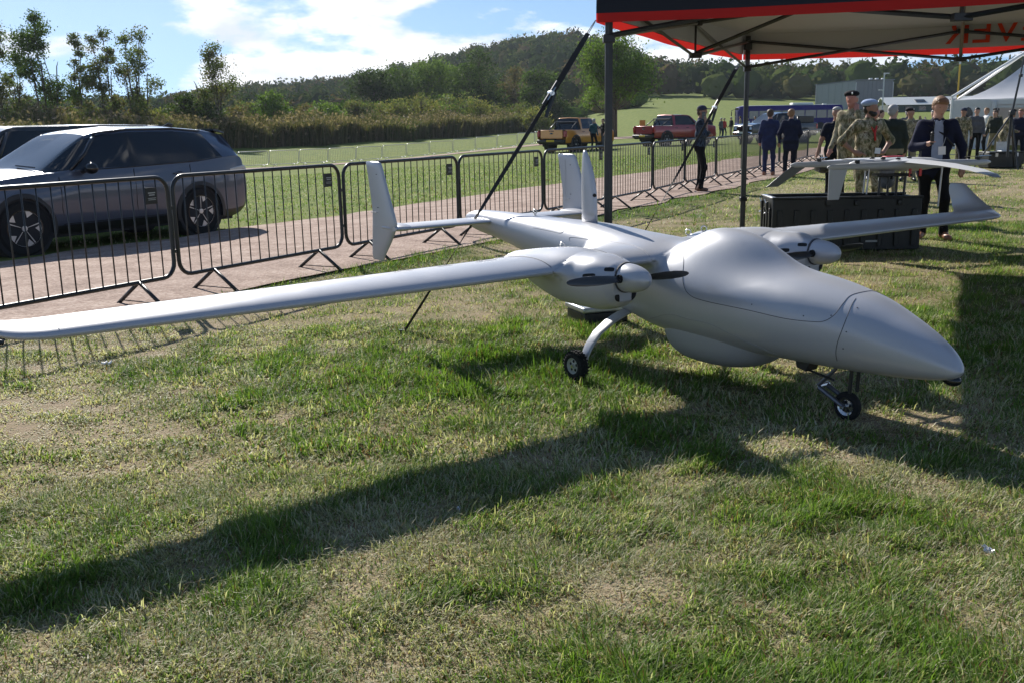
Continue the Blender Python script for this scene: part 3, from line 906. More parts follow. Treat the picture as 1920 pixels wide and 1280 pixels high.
def seam(path, parent, mtl='seam', r=0.0016, n_sub=10, f=None, lift=0.0004, nm='panel_seam', closed=False):
    P = np.asarray(path, float)
    t = np.linspace(0, len(P)-1, (len(P)-1)*n_sub+1)
    # Catmull-Rom
    Q = []
    for q in t:
        i = min(int(q), len(P)-2); u = q - i
        p0, p1, p2, p3 = P[max(i-1, 0)], P[i], P[i+1], P[min(i+2, len(P)-1)]
        Q.append(0.5*((2*p1) + (-p0+p2)*u + (2*p0-5*p1+4*p2-p3)*u*u + (-p0+3*p1-3*p2+p3)*u**3))
    Q, N = u_newton(np.array(Q), f)
    b = MB(); b.tube(Q + N*lift, r, 5); return b.build(nm, M[mtl], parent, smooth=True)

# ---- outer wings with blended winglets
def wing_panel(sgn):
    secs = []; m = 26
    tt = 0.5*(1 - np.cos(np.linspace(0, math.pi, m)))
    def section(y, z, le, ch, th, cant, cam=0.028):
        up = np.stack([le - ch*tt, ch*(af_camber(tt, cam) + af_half(tt, th))], 1); lo = np.stack([le - ch*tt, ch*(af_camber(tt, cam) - af_half(tt, th))], 1)[::-1][1:-1]
        q = np.vstack([up, lo]); co, si = math.cos(cant), math.sin(cant)
        return np.stack([q[:, 0], np.full(len(q), y) - q[:, 1]*si, z + q[:, 1]*co], 1)
    for y in (0.975, 1.2, 1.7, 2.2, 2.7, 3.1, 3.40):
        secs.append(section(y, WING_Z - 0.012*(y-0.975)/2.4, wing_le(y), wing_ch(y), 0.135, 0))
    for y, z, le, ch, th, cant in ((3.48, 0.711, -1.192, 0.425, 0.13, 0.06), (3.55, 0.714, -1.228, 0.405, 0.125, 0.20), (3.605, 0.725, -1.285, 0.375, 0.12, 0.45), (3.64, 0.752, -1.35, 0.345, 0.11, 0.8),
                                   (3.66, 0.80, -1.435, 0.285, 0.105, 1.1), (3.67, 0.855, -1.515, 0.232, 0.10, 1.3), (3.676, 0.905, -1.58, 0.178, 0.10, 1.4), (3.68, 0.935, -1.615, 0.135, 0.09, 1.45), (3.681, 0.944, -1.635, 0.09, 0.06, 1.45)):
        secs.append(section(y, z, le, ch, th, cant))
    S = [np.stack([s[:, 0], sgn*s[:, 1], s[:, 2]], 1) for s in secs]
    # refine between the last straight rib and the winglet top
    S2 = []
    for i in range(len(S)-1):
        k = 1 if i < 5 else 4
        p0, p1, p2, p3 = S[max(i-1, 0)], S[i], S[i+1], S[min(i+2, len(S)-1)]
        for u in np.arange(k)/k:
            S2.append(0.5*((2*p1) + (-p0+p2)*u + (2*p0-5*p1+4*p2-p3)*u*u + (-p0+3*p1-3*p2+p3)*u**3) if k > 1 else p1)
    S2.append(S[-1])
    b = MB(); b.loft(S2); w = b.build('wing_panel', M['silver'], uav, smooth=None, angle=50)
    w['label'] = 'wing panel nearest the camera' if sgn < 0 else 'far wing panel with upswept winglet'
    # joint line at the winglet root, flap hinge
    def rib_line(y, nm, mtl, r, f0=0.0, f1=0.98):
        t = np.linspace(f0, f1, 24); c = wing_ch(y); z0 = WING_Z - 0.012*(y-0.975)/2.4
        p = np.stack([wing_le(y) - c*t, np.full(24, sgn*y), z0 + c*(af_camber(t) + af_half(t)) + 0.0003], 1)
        lo = np.stack([wing_le(y) - c*t, np.full(24, sgn*y), z0 + c*(af_camber(t) - af_half(t)) - 0.0003], 1)[::-1]
        q = MB(); q.tube(np.vstack([lo[:-1], p]), r, 5); q.build(nm, M[mtl], w, smooth=True)
    rib_line(3.40, 'tip_joint', 'seam_soft', 0.0013); rib_line(0.985, 'root_joint', 'seam_soft', 0.004)
    hy = np.linspace(1.1, 3.25, 30); t = 0.76
    p = np.stack([wing_le(hy) - wing_ch(hy)*t, sgn*hy, WING_Z - 0.012*(hy-0.975)/2.4 + wing_ch(hy)*(af_camber(t) + af_half(t)) + 0.0003], 1)
    q = MB(); q.tube(p, 0.0014, 5); q.build('flap_hinge', M['seam_soft'], w, smooth=True)
    return w
WS, WP = wing_panel(-1), wing_panel(1)
def wing_text(sgn, par):
    word = 'TEKEVER'
    for i, ch in enumerate(word):
        y = (1.20 + 0.255*i) if sgn < 0 else (1.20 + 0.255*(6-i))
        c = wing_ch(y); t0 = 0.46; h = 0.165
        o = text_obj('wing_letter', ch, 0.235, M['wing_print'], par, (0, 0, 0), ext=0.0, sx=1.0)
        me = o.data; n = len(me.vertices); co = np.empty(n*3, np.float32); me.vertices.foreach_get('co', co); co = co.reshape(-1, 3)
        bm = bmesh.new(); bm.from_mesh(me); bmesh.ops.subdivide_edges(bm, edges=[e for e in bm.edges if e.calc_length() > 0.03], cuts=4, use_grid_fill=True); bmesh.ops.triangulate(bm, faces=bm.faces); bm.to_mesh(me); bm.free()
        n = len(me.vertices); co = np.empty(n*3, np.float32); me.vertices.foreach_get('co', co); co = co.reshape(-1, 3)
        # letter top towards the leading edge; word reads from root to tip on the starboard side
        xx = wing_le(y) - 0.385 + co[:, 1]*1.0; yy = -y + -co[:, 0]*1.0 if sgn < 0 else y - co[:, 0]*1.0
        cc = wing_ch(np.abs(yy)); t = (wing_le(np.abs(yy)) - xx)/cc
        zz = WING_Z - 0.012*(np.abs(yy)-0.975)/2.4 + cc*(af_camber(t) + af_half(t)) + 0.0012
        me.vertices.foreach_set('co', np.stack([xx, yy, zz], 1).astype(np.float32).ravel()); me.update()
wing_text(-1, WS); wing_text(1, WP)

# ---- spinners, propellers, intakes
def prop(sgn, ang):
    y0 = sgn*0.758; z0 = 0.708
    prof = []
    for d in np.linspace(0, 1, 16):
        prof.append((0.0745*math.sqrt(max(0, 1 - d**2.15)) if d < 1 else 0.0005, 0.165*d))
    b = MB(); b.lathe([(0.072, -0.010)] + prof, (-0.815, y0, z0), (1, 0, 0), 36); sp = b.build('spinner', M['silver'], uav, smooth=None, angle=40)
    b = MB(); b.lathe([(0.0, -0.004), (0.080, -0.004), (0.080, -0.014), (0.0, -0.014)], (-0.815, y0, z0), (1, 0, 0), 30); b.build('backing_disc', M['seam'], sp)
    for k in (0, 1):
        a = ang + k*math.pi
        dy, dz = math.cos(a), math.sin(a)
        secs = []
        rs = [0.06, 0.10, 0.15, 0.22, 0.30, 0.36, 0.395, 0.412, 0.418]
        ch = [0.034, 0.042, 0.050, 0.055, 0.052, 0.042, 0.030, 0.017, 0.005]
        tw = [58, 50, 43, 34, 27, 23, 21, 20, 20]
        for r, c, w in zip(rs, ch, tw):
            w = math.radians(w)
            th = c*0.13
            ty, tz = -dz, dy       # tangential
            pts = []
            for q in np.linspace(0, 2*math.pi, 14, endpoint=False):
                u = c*0.5*math.cos(q); v = th*math.sin(q)*(1 - 0.4*math.cos(q))
                off_t = u*math.cos(w) - v*math.sin(w); off_x = u*math.sin(w) + v*math.cos(w)
                pts.append((-0.790 + off_x, y0 + dy*r + ty*off_t, z0 + dz*r + tz*off_t))
            secs.append(pts)
        b = MB(); b.loft(secs); b.build('propeller_blade', M['carbon'], uav)
        b = MB(); b.cyl((-0.790, y0 + dy*0.04, z0 + dz*0.04), (-0.790, y0 + dy*0.082, z0 + dz*0.082), 0.022, n=12); b.build('blade_root', M['rubber'], sp)
prop(-1, math.radians(-2.5)); prop(1, math.radians(1.0))

def intake(px, py, pz, w, h, parent, roll=0.0, nm='intake_slot'):
    """dark rounded slot laid on the nacelle skin"""
    P, N = u_newton(np.array([[px, py, pz]])); p, n = P[0], N[0]
    u = np.cross([0, 0, 1.0], n); u /= np.linalg.norm(u); v = np.cross(n, u)
    co, si = math.cos(roll), math.sin(roll); u, v = u*co + v*si, -u*si + v*co
    ring = []
    for a in np.linspace(0, 2*math.pi, 20, endpoint=False):
        ca, sa = math.cos(a), math.sin(a)
        ring.append((math.copysign(abs(ca)**0.5, ca)*w/2, math.copysign(abs(sa)**0.5, sa)*h/2))
    Q = np.array([p + u*x + v*y for x, y in ring]); Q, NN = u_newton(Q)
    lip = Q + NN*0.0012; inn = p + (Q - p)*0.86 + NN*0.0012; deep = inn - n*0.006*0
    b = MB(); b.add(np.vstack([lip, p[None]+n*0.0014]), [(i, (i+1) % 20, 20) for i in range(20)]); 
    o = b.build(nm, M['seam_black'], parent); return o
M['seam_black'] = mat('dark_opening', (0.004, 0.004, 0.004), 0.7)
for sgn, nac in ((-1, NACS), (1, NACP)):
    for dx, dy, dz, w, h, ro in ((-0.95, 0.140, 0.715, 0.080, 0.024, 0.12), (-0.86, 0.080, 0.748, 0.055, 0.024, 0.0), (-0.832, 0.060, 0.602, 0.034, 0.046, 0.0), (-0.832, -0.055, 0.602, 0.034, 0.046, 0.0)):
        intake(dx, sgn*(0.758 + dy) if sgn < 0 else 0.758 - dy, dz, w, h, nac, ro)
for sgn, nac in ((-1, NACS), (1, NACP)):
    y = sgn*0.758
    seam([(-0.90, y+0.045, 0.80), (-1.05, y+0.06, 0.82), (-1.25, y+0.065, 0.82), (-1.45, y+0.04, 0.80)], nac, 'seam_soft')
    seam([(-1.13, y+0.2, 0.76), (-1.25, y+0.22, 0.78), (-1.45, y+0.22, 0.79), (-1.6, y+0.2, 0.77)] if sgn < 0 else [(-1.13, y-0.2, 0.76), (-1.25, y-0.22, 0.78), (-1.45, y-0.22, 0.79), (-1.6, y-0.2, 0.77)], nac, 'seam')

# ---- tail
b = MB(); tt = 0.5*(1 - np.cos(np.linspace(0, math.pi, 14))); secs = []
for y in np.linspace(-0.875, 0.875, 15):
    c = 0.40 - 0.05*abs(y); le = -3.0 - 0.03*abs(y); z = 0.795
    up = np.stack([le - c*tt, np.full(14, y), z + c*af_half(tt, 0.10)], 1); lo = np.stack([le - c*tt, np.full(14, y), z - c*af_half(tt, 0.10)], 1)[::-1][1:-1]
    secs.append(np.vstack([up, lo]))
b.loft(secs); TP = b.build('tailplane', M['silver'], uav, smooth=None, angle=50)
for sgn in (-1, 1):
    secs = []
    for z, le, te in ((0.555, -3.275, -3.40), (0.562, -3.25, -3.42), (0.60, -3.225, -3.425), (0.70, -3.13, -3.415), (0.79, -3.06, -3.405), (0.83, -3.045, -3.40), (0.90, -3.075, -3.395), (1.0, -3.125, -3.41), (1.12, -3.18, -3.435), (1.21, -3.22, -3.455), (1.238, -3.24, -3.462), (1.246, -3.28, -3.44)):
        c = le - te; k = 1.0 if 0.57 < z < 1.24 else 0.4
        y = sgn*0.862
        up = np.stack([le - c*tt, y + c*af_half(tt, 0.11*k), np.full(14, z)], 1); lo = np.stack([le - c*tt, y - c*af_half(tt, 0.11*k), np.full(14, z)], 1)[::-1][1:-1]
        secs.append(np.vstack([up, lo]))
    b = MB(); b.loft(secs); fn = b.build('tail_fin', M['silver'], uav, smooth=None, angle=50)
    b = MB(); b.tube([(-3.345, sgn*0.862 + s*0.0165, z) for s, z in ((-sgn*1.0, 0.87), (-sgn*1.0, 0.95), (-sgn*0.98, 1.2))], 0.0012, 5); b.build('rudder_hinge', M['seam_soft'], fn)
    for zz in (0.93, 1.16):
        b = MB(); b.box((-3.28, sgn*0.862 - 0.0165*(1), zz), (0.012, 0.004, 0.004)); b.build('hinge_pin', M['seam'], fn)
    b = MB(); b.box((-3.33, sgn*0.862 - 0.022, 0.895), (0.075, 0.008, 0.006)); b.build('control_rod', M['silver'], fn)
    b = MB(); b.ball((-3.17, sgn*0.80, 0.797), (0.17, 0.09, 0.028)); b.build('fin_fairing', M['silver'], fn, smooth=True)

# ---- dorsal blade antenna
secs = []
for z, cx, ch, th in ((0.845, -2.03, 0.15, 0.048), (0.93, -2.03, 0.15, 0.048), (1.05, -2.035, 0.145, 0.046), (1.15, -2.045, 0.125, 0.04), (1.24, -2.06, 0.085, 0.03), (1.29, -2.07, 0.05, 0.022), (1.312, -2.075, 0.022, 0.014)):
    secs.append([(cx + ch/2*math.cos(a), th/2*math.sin(a)*(1+0.35*math.cos(a)), z) for a in np.linspace(0, 2*math.pi, 18, endpoint=False)])
b = MB(); b.loft(secs); AN = b.build('blade_antenna', M['silver'], uav, smooth=True)
b = MB(); b.cyl((-1.985, -0.0, 1.03), (-1.96, -0.012, 1.03), 0.012, n=10); b.build('antenna_port', M['seam_black'], AN)

# ---- lifting eyes
def eye(x, y, z, parent=None, r=0.014):
    p, n = u_newton(np.array([[x, y, z]])); p = p[0]
    b = MB(); b.cyl(p - [0, 0, 0.004], p + [0, 0, 0.012], 0.009, n=10)
    b.tube([p + np.array([r*math.cos(a)*0.8, r*math.cos(a)*0.6, 0.012 + r + r*math.sin(a)]) for a in np.linspace(0, 2*math.pi, 18, endpoint=False)], 0.004, 6, closed=True)
    b.build('lifting_eye', M['steel'], uav)
eye(-1.55, -0.60, 0.80); eye(-1.62, 0.62, 0.80, r=0.018); eye(-2.62, 0, 0.86); eye(-1.66, 0.52, 0.79, r=0.018)

# ---- undercarriage
def wheel(parent, c, r, w, tread, hub=0.55):
    t = MB(); n = 40
    prof = [(r*hub, -w*0.42), (r*0.80, -w*0.5), (r*0.95, -w*0.40), (r, -w*0.2), (r, w*0.2), (r*0.95, w*0.40), (r*0.80, w*0.5), (r*hub, w*0.42)]
    t.lathe(prof, c, (0, 1, 0), n)
    if tread:
        for i in range(26):
            a = 2*math.pi*i/26
            for s in (-1, 0, 1):
                aa = a + (0.12 if s == 0 else 0); d = np.array([math.cos(aa), 0, math.sin(aa)])
                R = np.array([[math.cos(aa), 0, -math.sin(aa)], [0, 1, 0], [math.sin(aa), 0, math.cos(aa)]])
                t.box(np.array(c) + d*r*(1.0 if s == 0 else 0.955) + np.array([0, s*w*0.34, 0]), (0.013, w*0.24, 0.011), R=R)
    wh = t.build('wheel', M['rubber'], parent, smooth=None)
    h = MB(); h.lathe([(0.0, -w*0.30), (r*0.12, -w*0.44), (r*0.16, -w*0.30), (r*0.45, -w*0.24), (r*hub*1.02, -w*0.46), (r*hub*1.02, w*0.46), (r*0.45, w*0.24), (r*0.16, w*0.3), (r*0.12, w*0.44), (0.0, w*0.3)], c, (0, 1, 0), 24)
    h.build('hub', M['steel'] if not tread else M['hub_white'], wh)
    for i in range(5):
        a = 2*math.pi*i/5 + 0.3
        b = MB(); b.ball((c[0] + r*0.32*math.cos(a), c[1] - w*0.28, c[2] + r*0.32*math.sin(a)), (r*0.11, 0.004, r*0.11), nu=8, nv=6); b.build('hub_hole', M['seam_black'], wh)
    return wh
M['hub_white'] = mat('pale_wheel_hub', (0.42, 0.42, 0.38), 0.5)
for sgn in (-1, 1):
    path = [(-1.47, 0.10, 0.385), (-1.475, 0.20, 0.358), (-1.48, 0.30, 0.318), (-1.485, 0.39, 0.262), (-1.488, 0.45, 0.195), (-1.49, 0.482, 0.135), (-1.49, 0.494, 0.075)]
    P = np.array(path); P[:, 1] *= sgn; secs = []
    for i in range(len(P)):
        T = P[min(i+1, len(P)-1)] - P[max(i-1, 0)]; T /= np.linalg.norm(T); X = np.array([1.0, 0, 0]); Nn = np.cross(T, X)
        w = 0.105 - 0.045*i/(len(P)-1); th = 0.024 - 0.009*i/(len(P)-1)
        secs.append([P[i] + X*w/2*math.copysign(abs(math.cos(a))**0.7, math.cos(a)) + Nn*th/2*math.copysign(abs(math.sin(a))**0.7, math.sin(a)) for a in np.linspace(0, 2*math.pi, 16, endpoint=False)])
    b = MB(); b.loft(secs); lg = b.build('main_leg', M['silver'], uav, smooth=True)
    b = MB(); b.cyl((-1.49, sgn*0.48, 0.085), (-1.49, sgn*0.585, 0.085), 0.010, n=10); b.build('axle', M['steel'], lg)
    wheel(uav, (-1.49, sgn*0.553, 0.088), 0.086, 0.062, True)
wheel(uav, (0.0, 0.0, 0.074), 0.074, 0.042, False, 0.62)
nl = MB(); nl.tube([(0.035, 0.03, 0.30), (0.03, 0.03, 0.15)], 0.0095, 8); nl.tube([(0.035, -0.03, 0.30), (0.03, -0.03, 0.15)], 0.0095, 8)
NG = nl.build('nose_strut', M['black_metal'], uav)
b = MB(); b.tube([(-0.055, -0.036, 0.265), (-0.055, -0.036, 0.262), (-0.16, -0.036, 0.150)], 0.0105, 8); b.build('drag_link', M['dark_alu'], NG)
b = MB(); b.tube([(-0.16, -0.036, 0.150), (0.0, -0.036, 0.078)], [0.013, 0.012], 8); b.build('trailing_arm', M['dark_alu'], NG)
b = MB(); b.tube([(-0.16, 0.036, 0.150), (0.0, 0.036, 0.078)], [0.013, 0.012], 8); b.build('trailing_arm', M['dark_alu'], NG)
b = MB(); b.cyl((-0.16, -0.05, 0.150), (-0.16, 0.05, 0.150), 0.014, n=10); b.build('pivot', M['steel'], NG)
b = MB(); b.cyl((0, -0.055, 0.074), (0, 0.055, 0.074), 0.008, n=8); b.build('axle', M['steel'], NG)
b = MB(); b.prism([(-0.27, 0.275), (-0.18, 0.275), (-0.20, 0.225), (-0.26, 0.238)], 0.09, 1, -0.04); b.tube([(-0.25, -0.05, 0.235), (-0.05, -0.05, 0.205)], 0.007, 6); b.build('gear_door', M['black_plastic'], uav, bevel=0.008)
b = MB(); b.ball((0.545, 0, 0.318), (0.045, 0.03, 0.028)); b.build('nose_camera', M['glass_dark'], uav, smooth=True)

# ---- skin joints: equipment hatch, nose cone, aft access panels
_h = [(-1.039, -0.132, 0.797), (-0.954, -0.215, 0.728), (-0.893, -0.278, 0.623), (-0.831, -0.294, 0.567), (-0.718, -0.295, 0.547), (-0.427, -0.287, 0.538), (-0.202, -0.269, 0.525), (-0.059, -0.246, 0.528), (0.007, -0.231, 0.538), (0.048, -0.207, 0.573), (0.056, -0.161, 0.62), (0.05, -0.101, 0.651), (0.055, -0.031, 0.66), (0.056, 0.0, 0.66)]
seam(_h, FUS); seam([(x, -y, z) for x, y, z in _h], FUS)
_h = [(0.082, -0.097, 0.642), (0.093, -0.138, 0.623), (0.107, -0.186, 0.579), (0.103, -0.215, 0.517), (0.085, -0.222, 0.451), (0.072, -0.216, 0.395), (0.065, -0.20, 0.34)]
seam(_h, FUS); seam([(x, -y, z) for x, y, z in _h], FUS)
for s_ in (-1, 1):
    seam([(-2.447, s_*0.144, 0.799), (-2.247, s_*0.161, 0.794), (-2.108, s_*0.172, 0.792), (-2.104, s_*0.14, 0.824)], FUS, 'seam_soft')
    seam([(-1.982, s_*0.202, 0.753), (-1.985, s_*0.19, 0.775), (-1.80, s_*0.20, 0.78)], FUS, 'seam_soft')
    seam([(-1.12, s_*0.30, 0.745), (-1.20, s_*0.28, 0.79), (-1.40, s_*0.24, 0.80), (-1.7, s_*0.2, 0.80)], FUS, 'seam_soft')
_h = [(x, y, 0.43 + 0.02*math.sin(x*7)) for x, y in ((-1.26, -0.2), (-1.1, -0.27), (-0.95, -0.29), (-0.80, -0.29), (-0.68, -0.288), (-0.54, -0.274), (-0.386, -0.243), (-0.30, -0.20))]
seam([(-1.20, -0.25, 0.36), (-1.05, -0.27, 0.42), (-0.95, -0.285, 0.435), (-0.843, -0.285, 0.428), (-0.683, -0.288, 0.425), (-0.542, -0.274, 0.385), (-0.386, -0.243, 0.336), (-0.30, -0.20, 0.29)], FUS, 'seam_soft')
for q in ((-0.40, -0.285, 0.57), (0.03, -0.2, 0.56), (0.13, -0.15, 0.62), (0.12, -0.2, 0.50), (0.11, -0.21, 0.42), (-0.1, -0.25, 0.55)):
    P_, N_ = u_newton(np.array([q])); b = MB(); b.cyl(P_[0] - N_[0]*0.001, P_[0] + N_[0]*0.001, 0.0035, n=8); b.build('screw_head', M['seam'], FUS)
# ================================================================== turf blades
M['grass'] = mat_leaf('grass_blade', 0.42, 0.55, 0.16)
def in_view(x, y, pad=1.08):
    return np.abs(x) < (0.53*y + 0.25)*pad
def blades(n_try, y0, y1, dens_pow, seed, hscale, wscale, two=True, beyond=False):
    r = np.random.default_rng(seed)
    y = y0 + (y1 - y0)*r.random(n_try); half = (0.53*y + 0.75)
    keep = r.random(n_try) < half/(0.53*y1 + 0.75); y = y[keep]; half = half[keep]
    x = (r.random(len(y))*2 - 1)*half
    s = across(x, y); d = dryness(x, y)
    tuft = fbm(x, y, 0.16, 31, 2)
    bare = sstep(0.72, 0.95, d + 0.25*(fbm(x, y, 0.22, 44, 2) - 0.5))
    p = (1 - 0.30*bare)*(0.40 + 1.1*sstep(0.3, 0.7, tuft))
    edge = (s > 4.6 + 0.5*r.random(len(y))) if beyond else (s < -0.1 - 0.35*r.random(len(y)))
    ok = (r.random(len(y)) < p) & edge
    x, y, d, tuft = x[ok], y[ok], d[ok], tuft[ok]
    n = len(x)
    h = (0.016 + 0.042*(1 - d)**1.2*(0.3 + r.random(n)) + 0.03*(r.random(n) < 0.05))*hscale*(0.6 + 0.8*tuft)
    h = h*(1 - 0.35*bare[ok])
    w = (0.0011 + 0.0014*r.random(n))*wscale
    # lean follows a slowly turning trample direction with a lot of scatter
    base = 6.28*fbm(x, y, 0.45, 61, 2)*2.2 + r.normal(0, 1.25, n)
    lean = np.clip(0.42 + 0.80*r.random(n) + 0.5*(d - 0.4) + 0.35*bare[ok], 0.12, 1.5)
    dx, dy = np.cos(base), np.sin(base)
    px, py = -dy, dx
    z0 = ground(x, y) + 0.028*sstep(40, 15, y)*(fbm(x, y, 0.9, 21, 4) - 0.5) - 0.004
    L = h*1.5
    def at(t, wd):
        a = lean*(0.45 + 0.75*t)
        hx = L*t*np.sin(a)*0.8; hz = L*t*np.cos(a)
        hz = np.maximum(hz, 0.006*t)
        cx, cy, cz = x + dx*hx, y + dy*hx, z0 + hz
        return np.stack([cx - px*wd, cy - py*wd, cz], 1), np.stack([cx + px*wd, cy + py*wd, cz], 1), np.stack([cx, cy, cz], 1)
    a0, a1, _ = at(np.zeros(n), w); b0, b1, _ = at(np.full(n, 0.55), w*0.85); _, _, tip = at(np.ones(n), w*0)
    if not two:
        V = np.stack([a0, a1, tip], 1).reshape(-1, 3); i = np.arange(n)*3; F = np.stack([i, i+1, i+2], 1); nv = 3
    else:
        nv = 5
        V = np.stack([a0, a1, b0, b1, tip], 1).reshape(-1, 3)
        i = np.arange(n)*5
        F = np.vstack([np.stack([i, i+1, i+3], 1), np.stack([i, i+3, i+2], 1), np.stack([i+2, i+3, i+4], 1)])
    k = np.clip(1.35*d - 0.27 + 0.30*r.normal(0, 1, n), 0, 1)[:, None]
    g0 = np.array([0.075, 0.15, 0.020]); g1 = np.array([0.165, 0.235, 0.045]); st = np.array([0.36, 0.30, 0.165]); pale = np.array([0.52, 0.48, 0.37])
    mixg = r.random((n, 1)); green = g0*(1-mixg) + g1*mixg
    straw = st*(1-mixg) + pale*mixg
    c = green*(1 - sstep(0.30, 0.62, k)) + straw*sstep(0.30, 0.62, k)
    br = np.array([0.17, 0.095, 0.05]); rb = (r.random((n, 1)) < 0.07)
    c = np.where(rb, br, c)
    c = c*(0.92 + 0.45*r.random((n, 1)))
    return V, F, np.repeat(c, nv, 0)
def grass_object(name, sets, label):
    Vs, Fs, Cs = [], [], []; b = 0
    for q in sets:
        V, F, C = blades(*q); Vs.append(V); Fs.append(F + b); Cs.append(C); b += len(V)
    o = link(name, raw_mesh(name, np.vstack(Vs), np.vstack(Fs), M['grass'], smooth=False, col=np.vstack(Cs)))
    tag(o, label, 'grass', kind='stuff')
    return b
_nb = grass_object('lawn_grass', [(370000, 2.0, 4.2, 1, 1, 0.95, 1.0), (265000, 4.2, 7.5, 1, 2, 1.0, 1.6), (330000, 7.5, 14.0, 1, 3, 1.0, 2.2, False), (210000, 14.0, 32.0, 1, 4, 1.1, 4.5, False), (210000, 14.0, 46.0, 1, 5, 1.0, 6.0, False, True)], 'short trampled grass, part green and part straw-dry, around the drone')
print('grass verts', _nb)
# ================================================================== vehicles (x forward, origin on the ground under the middle of the wheelbase)
def car_paint(name, c, flake=0.35, rough=0.33):
    m = mat(name, c, rough, flake, 0.5, coat=1.0, vary=(1.2, 0.05))
    return m
M['tail_red'] = mat('red_lamp_lens', (0.32, 0.008, 0.008), 0.12, 0, 0.6)
M['head_lamp'] = mat('lamp_glass', (0.55, 0.57, 0.6), 0.08, 0.3, 0.6)
M['plate_yellow'] = mat('yellow_number_plate', (0.62, 0.42, 0.02), 0.5)
M['plate_white'] = mat('white_number_plate', (0.7, 0.7, 0.68), 0.5)
M['chrome'] = mat('chrome', (0.75, 0.75, 0.76), 0.12, 1.0)
M['alloy'] = mat('machined_alloy', (0.55, 0.55, 0.56), 0.30, 0.8)
M['cabin'] = mat('dark_cabin_trim', (0.02, 0.02, 0.022), 0.8)
M['gloss_black'] = mat('gloss_black', (0.01, 0.01, 0.011), 0.08, 0, 0.6)

def cr_refine(N, k):
    """Catmull-Rom refinement of a control net N[i, j, 3] by k (first axis) and k (second axis)"""
    def ref(A, k):
        n = A.shape[0]; out = []
        for i in range(n-1):
            p0, p1, p2, p3 = A[max(i-1, 0)], A[i], A[i+1], A[min(i+2, n-1)]
            for u in np.arange(k)/k:
                m1 = (p2-p0)*0.5*0.75; m2 = (p3-p1)*0.5*0.75
                out.append((2*u**3-3*u**2+1)*p1 + (u**3-2*u**2+u)*m1 + (-2*u**3+3*u**2)*p2 + (u**3-u**2)*m2)
        out.append(A[-1]); return np.array(out)
    B = ref(N, k); B = np.swapaxes(ref(np.swapaxes(B, 0, 1), k), 0, 1)
    return B

def shell(root, net, region, mats, k=6, wheels=(), wr=0.40, skip=()):
    """net[i][j] half cross-sections (x, y, z); region(i, j) -> part name; mirrored left and right"""
    N = np.array(net, float); R = cr_refine(N, k)
    ni, nj = R.shape[:2]
    groups = {}
    for side in (1, -1):
        for ci in range(N.shape[0]-1):
            for cj in range(N.shape[1]-1):
                r = region(ci, cj)
                if r is None: continue
                key = r if r.endswith('!') else (r, side)
                V, F = groups.setdefault(key, ([], []))
                for a in range(ci*k, ci*k+k):
                    for b in range(cj*k, cj*k+k):
                        q = np.array([R[a, b], R[a+1, b], R[a+1, b+1], R[a, b+1]])
                        c = q.mean(0)
                        if any(abs(c[1]) > 0.5 and (c[0]-w[0])**2 + (c[2]-w[1])**2 < wr*wr for w in wheels): continue
                        q = q*np.array([1, side, 1])
                        if side < 0: q = q[::-1]
                        m = len(V); V.extend(q.tolist()); F.append((m, m+1, m+2, m+3))
    out = {}
    for key, (V, F) in groups.items():
        nm = key.rstrip('!') if isinstance(key, str) else key[0]
        if not V: continue
        me = raw_mesh(nm, V, F, mats[nm], smooth=True)
        bm = bmesh.new(); bm.from_mesh(me); bmesh.ops.remove_doubles(bm, verts=bm.verts, dist=0.0008); bmesh.ops.recalc_face_normals(bm, faces=bm.faces); bm.to_mesh(me); bm.free()
        me.set_sharp_from_angle(angle=math.radians(38))
        nm2 = nm.split('#')[0]
        out[key] = link(nm2, me, root)
    return out

